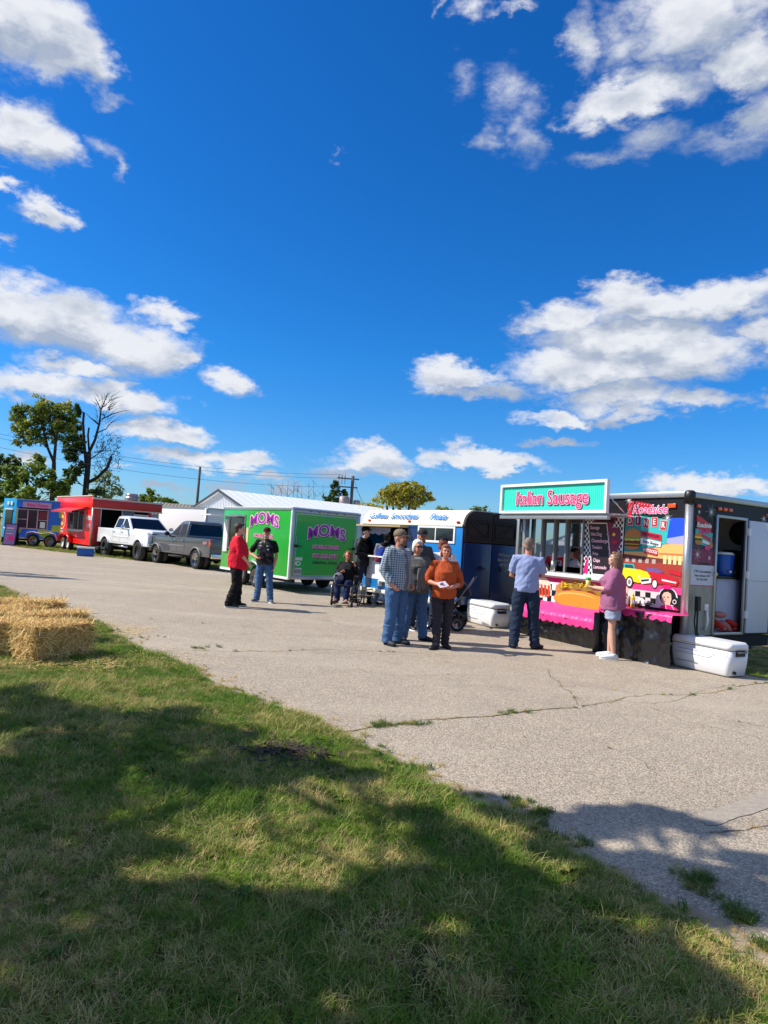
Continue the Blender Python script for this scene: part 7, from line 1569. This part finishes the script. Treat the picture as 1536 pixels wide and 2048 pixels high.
# ---- what stands behind and beside the camera: shade trees and a white marquee (mirrored in the serving window)
def shade(gx, gy, h): return Vector((gx, gy, 0)) + SDIR * (h / SDIR.z)
cl = []
r = random.Random(31)
SH = [(40, 1440, 110, 42), (170, 1448, 110, 34), (330, 1450, 110, 30), (470, 1480, 90, 30), (90, 1540, 150, 60), (300, 1530, 150, 46), (500, 1530, 110, 30), (640, 1545, 70, 20), (730, 1560, 50, 14), (60, 1670, 160, 80), (180, 1610, 70, 40), (230, 1700, 70, 50), (330, 1712, 60, 16),
      (80, 1840, 200, 90), (300, 1850, 120, 66), (470, 1850, 130, 50), (640, 1840, 120, 44), (820, 1800, 120, 52), (930, 1700, 90, 30), (1000, 1780, 130, 60), (700, 1900, 200, 60), (1100, 1880, 140, 70), (1280, 1920, 120, 60), (500, 1980, 300, 80), (900, 1990, 300, 80), (1250, 2020, 200, 70), (200, 1990, 240, 90), (850, 1645, 60, 18), (100, 2090, 300, 80), (500, 2100, 300, 70), (900, 2110, 300, 70), (1300, 2120, 260, 70), (30, 1400, 50, 30), (150, 1490, 120, 40), (330, 1490, 100, 30), (420, 1560, 90, 30), (170, 1560, 130, 50), (60, 1610, 120, 50), (560, 1560, 80, 24), (120, 1760, 150, 60), (620, 1950, 160, 60), (350, 1930, 160, 60), (1100, 1960, 160, 60), (760, 1850, 100, 40), (400, 1800, 70, 24), (1380, 1990, 130, 60),
      (975, 1598, 40, 9), (1035, 1640, 60, 16), (1150, 1650, 90, 22), (1230, 1630, 90, 16), (1330, 1635, 80, 20), (1400, 1655, 50, 10), (1140, 1712, 80, 24), (1300, 1735, 120, 26), (1440, 1765, 110, 36), (1520, 1800, 90, 50), (1380, 1830, 90, 24), (1490, 1720, 50, 12), (1240, 1780, 60, 22), (1560, 1740, 50, 30)]
for i, (px, py, ax, ay) in enumerate(SH):
    g = G(px, py); h = 5.1 + .12 * g.y + r.uniform(-.25, .3); rx = 1.12 * ax * g.y / FPX; ry = 1.15 * ay * g.y * g.y / (FPX * 1.6)
    cl.append((tuple(shade(g.x, g.y, h)), (rx * .62, ry * .92, rx * .42)))
tree('shade_tree', 'broad leafy tree left of the camera that shades the lawn', (-9.5, 3.4, 0), [([(-9.5, 3.4, 0), (-9.4, 3.4, 2), (-9.0, 3.5, 3.6)], .32, .24), ([(-9.0, 3.5, 3.6), (-8.4, 3.1, 4.8), (-7.2, 3.0, 5.4), (-5.8, 3.0, 5.6), (-4.6, 3.2, 5.7)], .2, .06), ([(-9.0, 3.5, 3.6), (-9.2, 4.6, 5), (-9, 5.8, 6.2)], .16, .07)], cl, GREENL, BARK, 41, .085, 190, tw=.1)
# shade thrown on the far asphalt at the left
c2 = [(tuple(shade(gx, gy, h)), (ra, rb, rc)) for gx, gy, ra, rb, rc, h in ((-13.0, 19.2, 2.6, .8, 1.3, 9), (-10.2, 18.7, 1.6, .35, .6, 9.5), (-10.6, 19.6, 1.4, .25, .5, 9), (-9, 18.9, 1.0, .18, .3, 9.5), (-17, 19.5, 3, 2, 2, 8), (-20, 20, 3, 3, 2.5, 7))]
tree('roadside_tree', 'tree outside the left edge that throws its shadow over the asphalt', (-26, 19.5, 0), [([(-26, 19.5, 0), (-26, 19.4, 3), (-25.5, 19.4, 6)], .3, .2), ([(-25.5, 19.4, 6), (-23.5, 19.5, 8)], .15, .06)], c2, GREENL, BARK, 42, .14, 60)
for i, (x, y, s) in enumerate(((-40, 23, 5.2), (-44, 30, 5.4), (-38, 36, 4.2), (-42, 14, 5.6), (-38, 8, 3.6), (-50, 40, 5), (-42, 2, 4.2))):
    r = random.Random(50 + i); c3 = [((x + r.gauss(0, s * .45), y + r.gauss(0, s * .45), s * (1.1 + r.random() * 1.0)), (s * .5, s * .5, s * .45)) for _ in range(11)]
    tree('background_tree', ['round tree behind the white marquee', 'tall tree furthest left beyond the marquee', 'small tree north of the marquee', 'wide tree south-west of the marquee', 'low tree nearest the lawn on the west side', 'largest tree north-west of the road', 'spreading tree on the south-west side'][i], (x, y, 0), [([(x, y, 0), (x, y, s), (x, y, s * 1.7)], .3, .12)], c3, GREENL, BARK, 60 + i, .3, 26)
T = thing('white_marquee', 'white marquee outside the left edge with a peaked roof', 'marquee', (-33, 13, 0), math.radians(4)); CANV = M('white_canvas', (240, 240, 240), .6, var=.05)
m = MB(); m.box((0, 0, 0), (6, 9, 2.1)); m.build('side_wall', CANV, T)
m = MB(); m.add([(-.1, -.1, 2.101), (6.1, -.1, 2.101), (6.1, 9.1, 2.101), (-.1, 9.1, 2.101), (3, 3, 3.5), (3, 6, 3.5)], [(0, 1, 4), (1, 2, 5, 4), (2, 3, 5), (3, 0, 4, 5)]); m.build('canopy', CANV, T, fix=False)
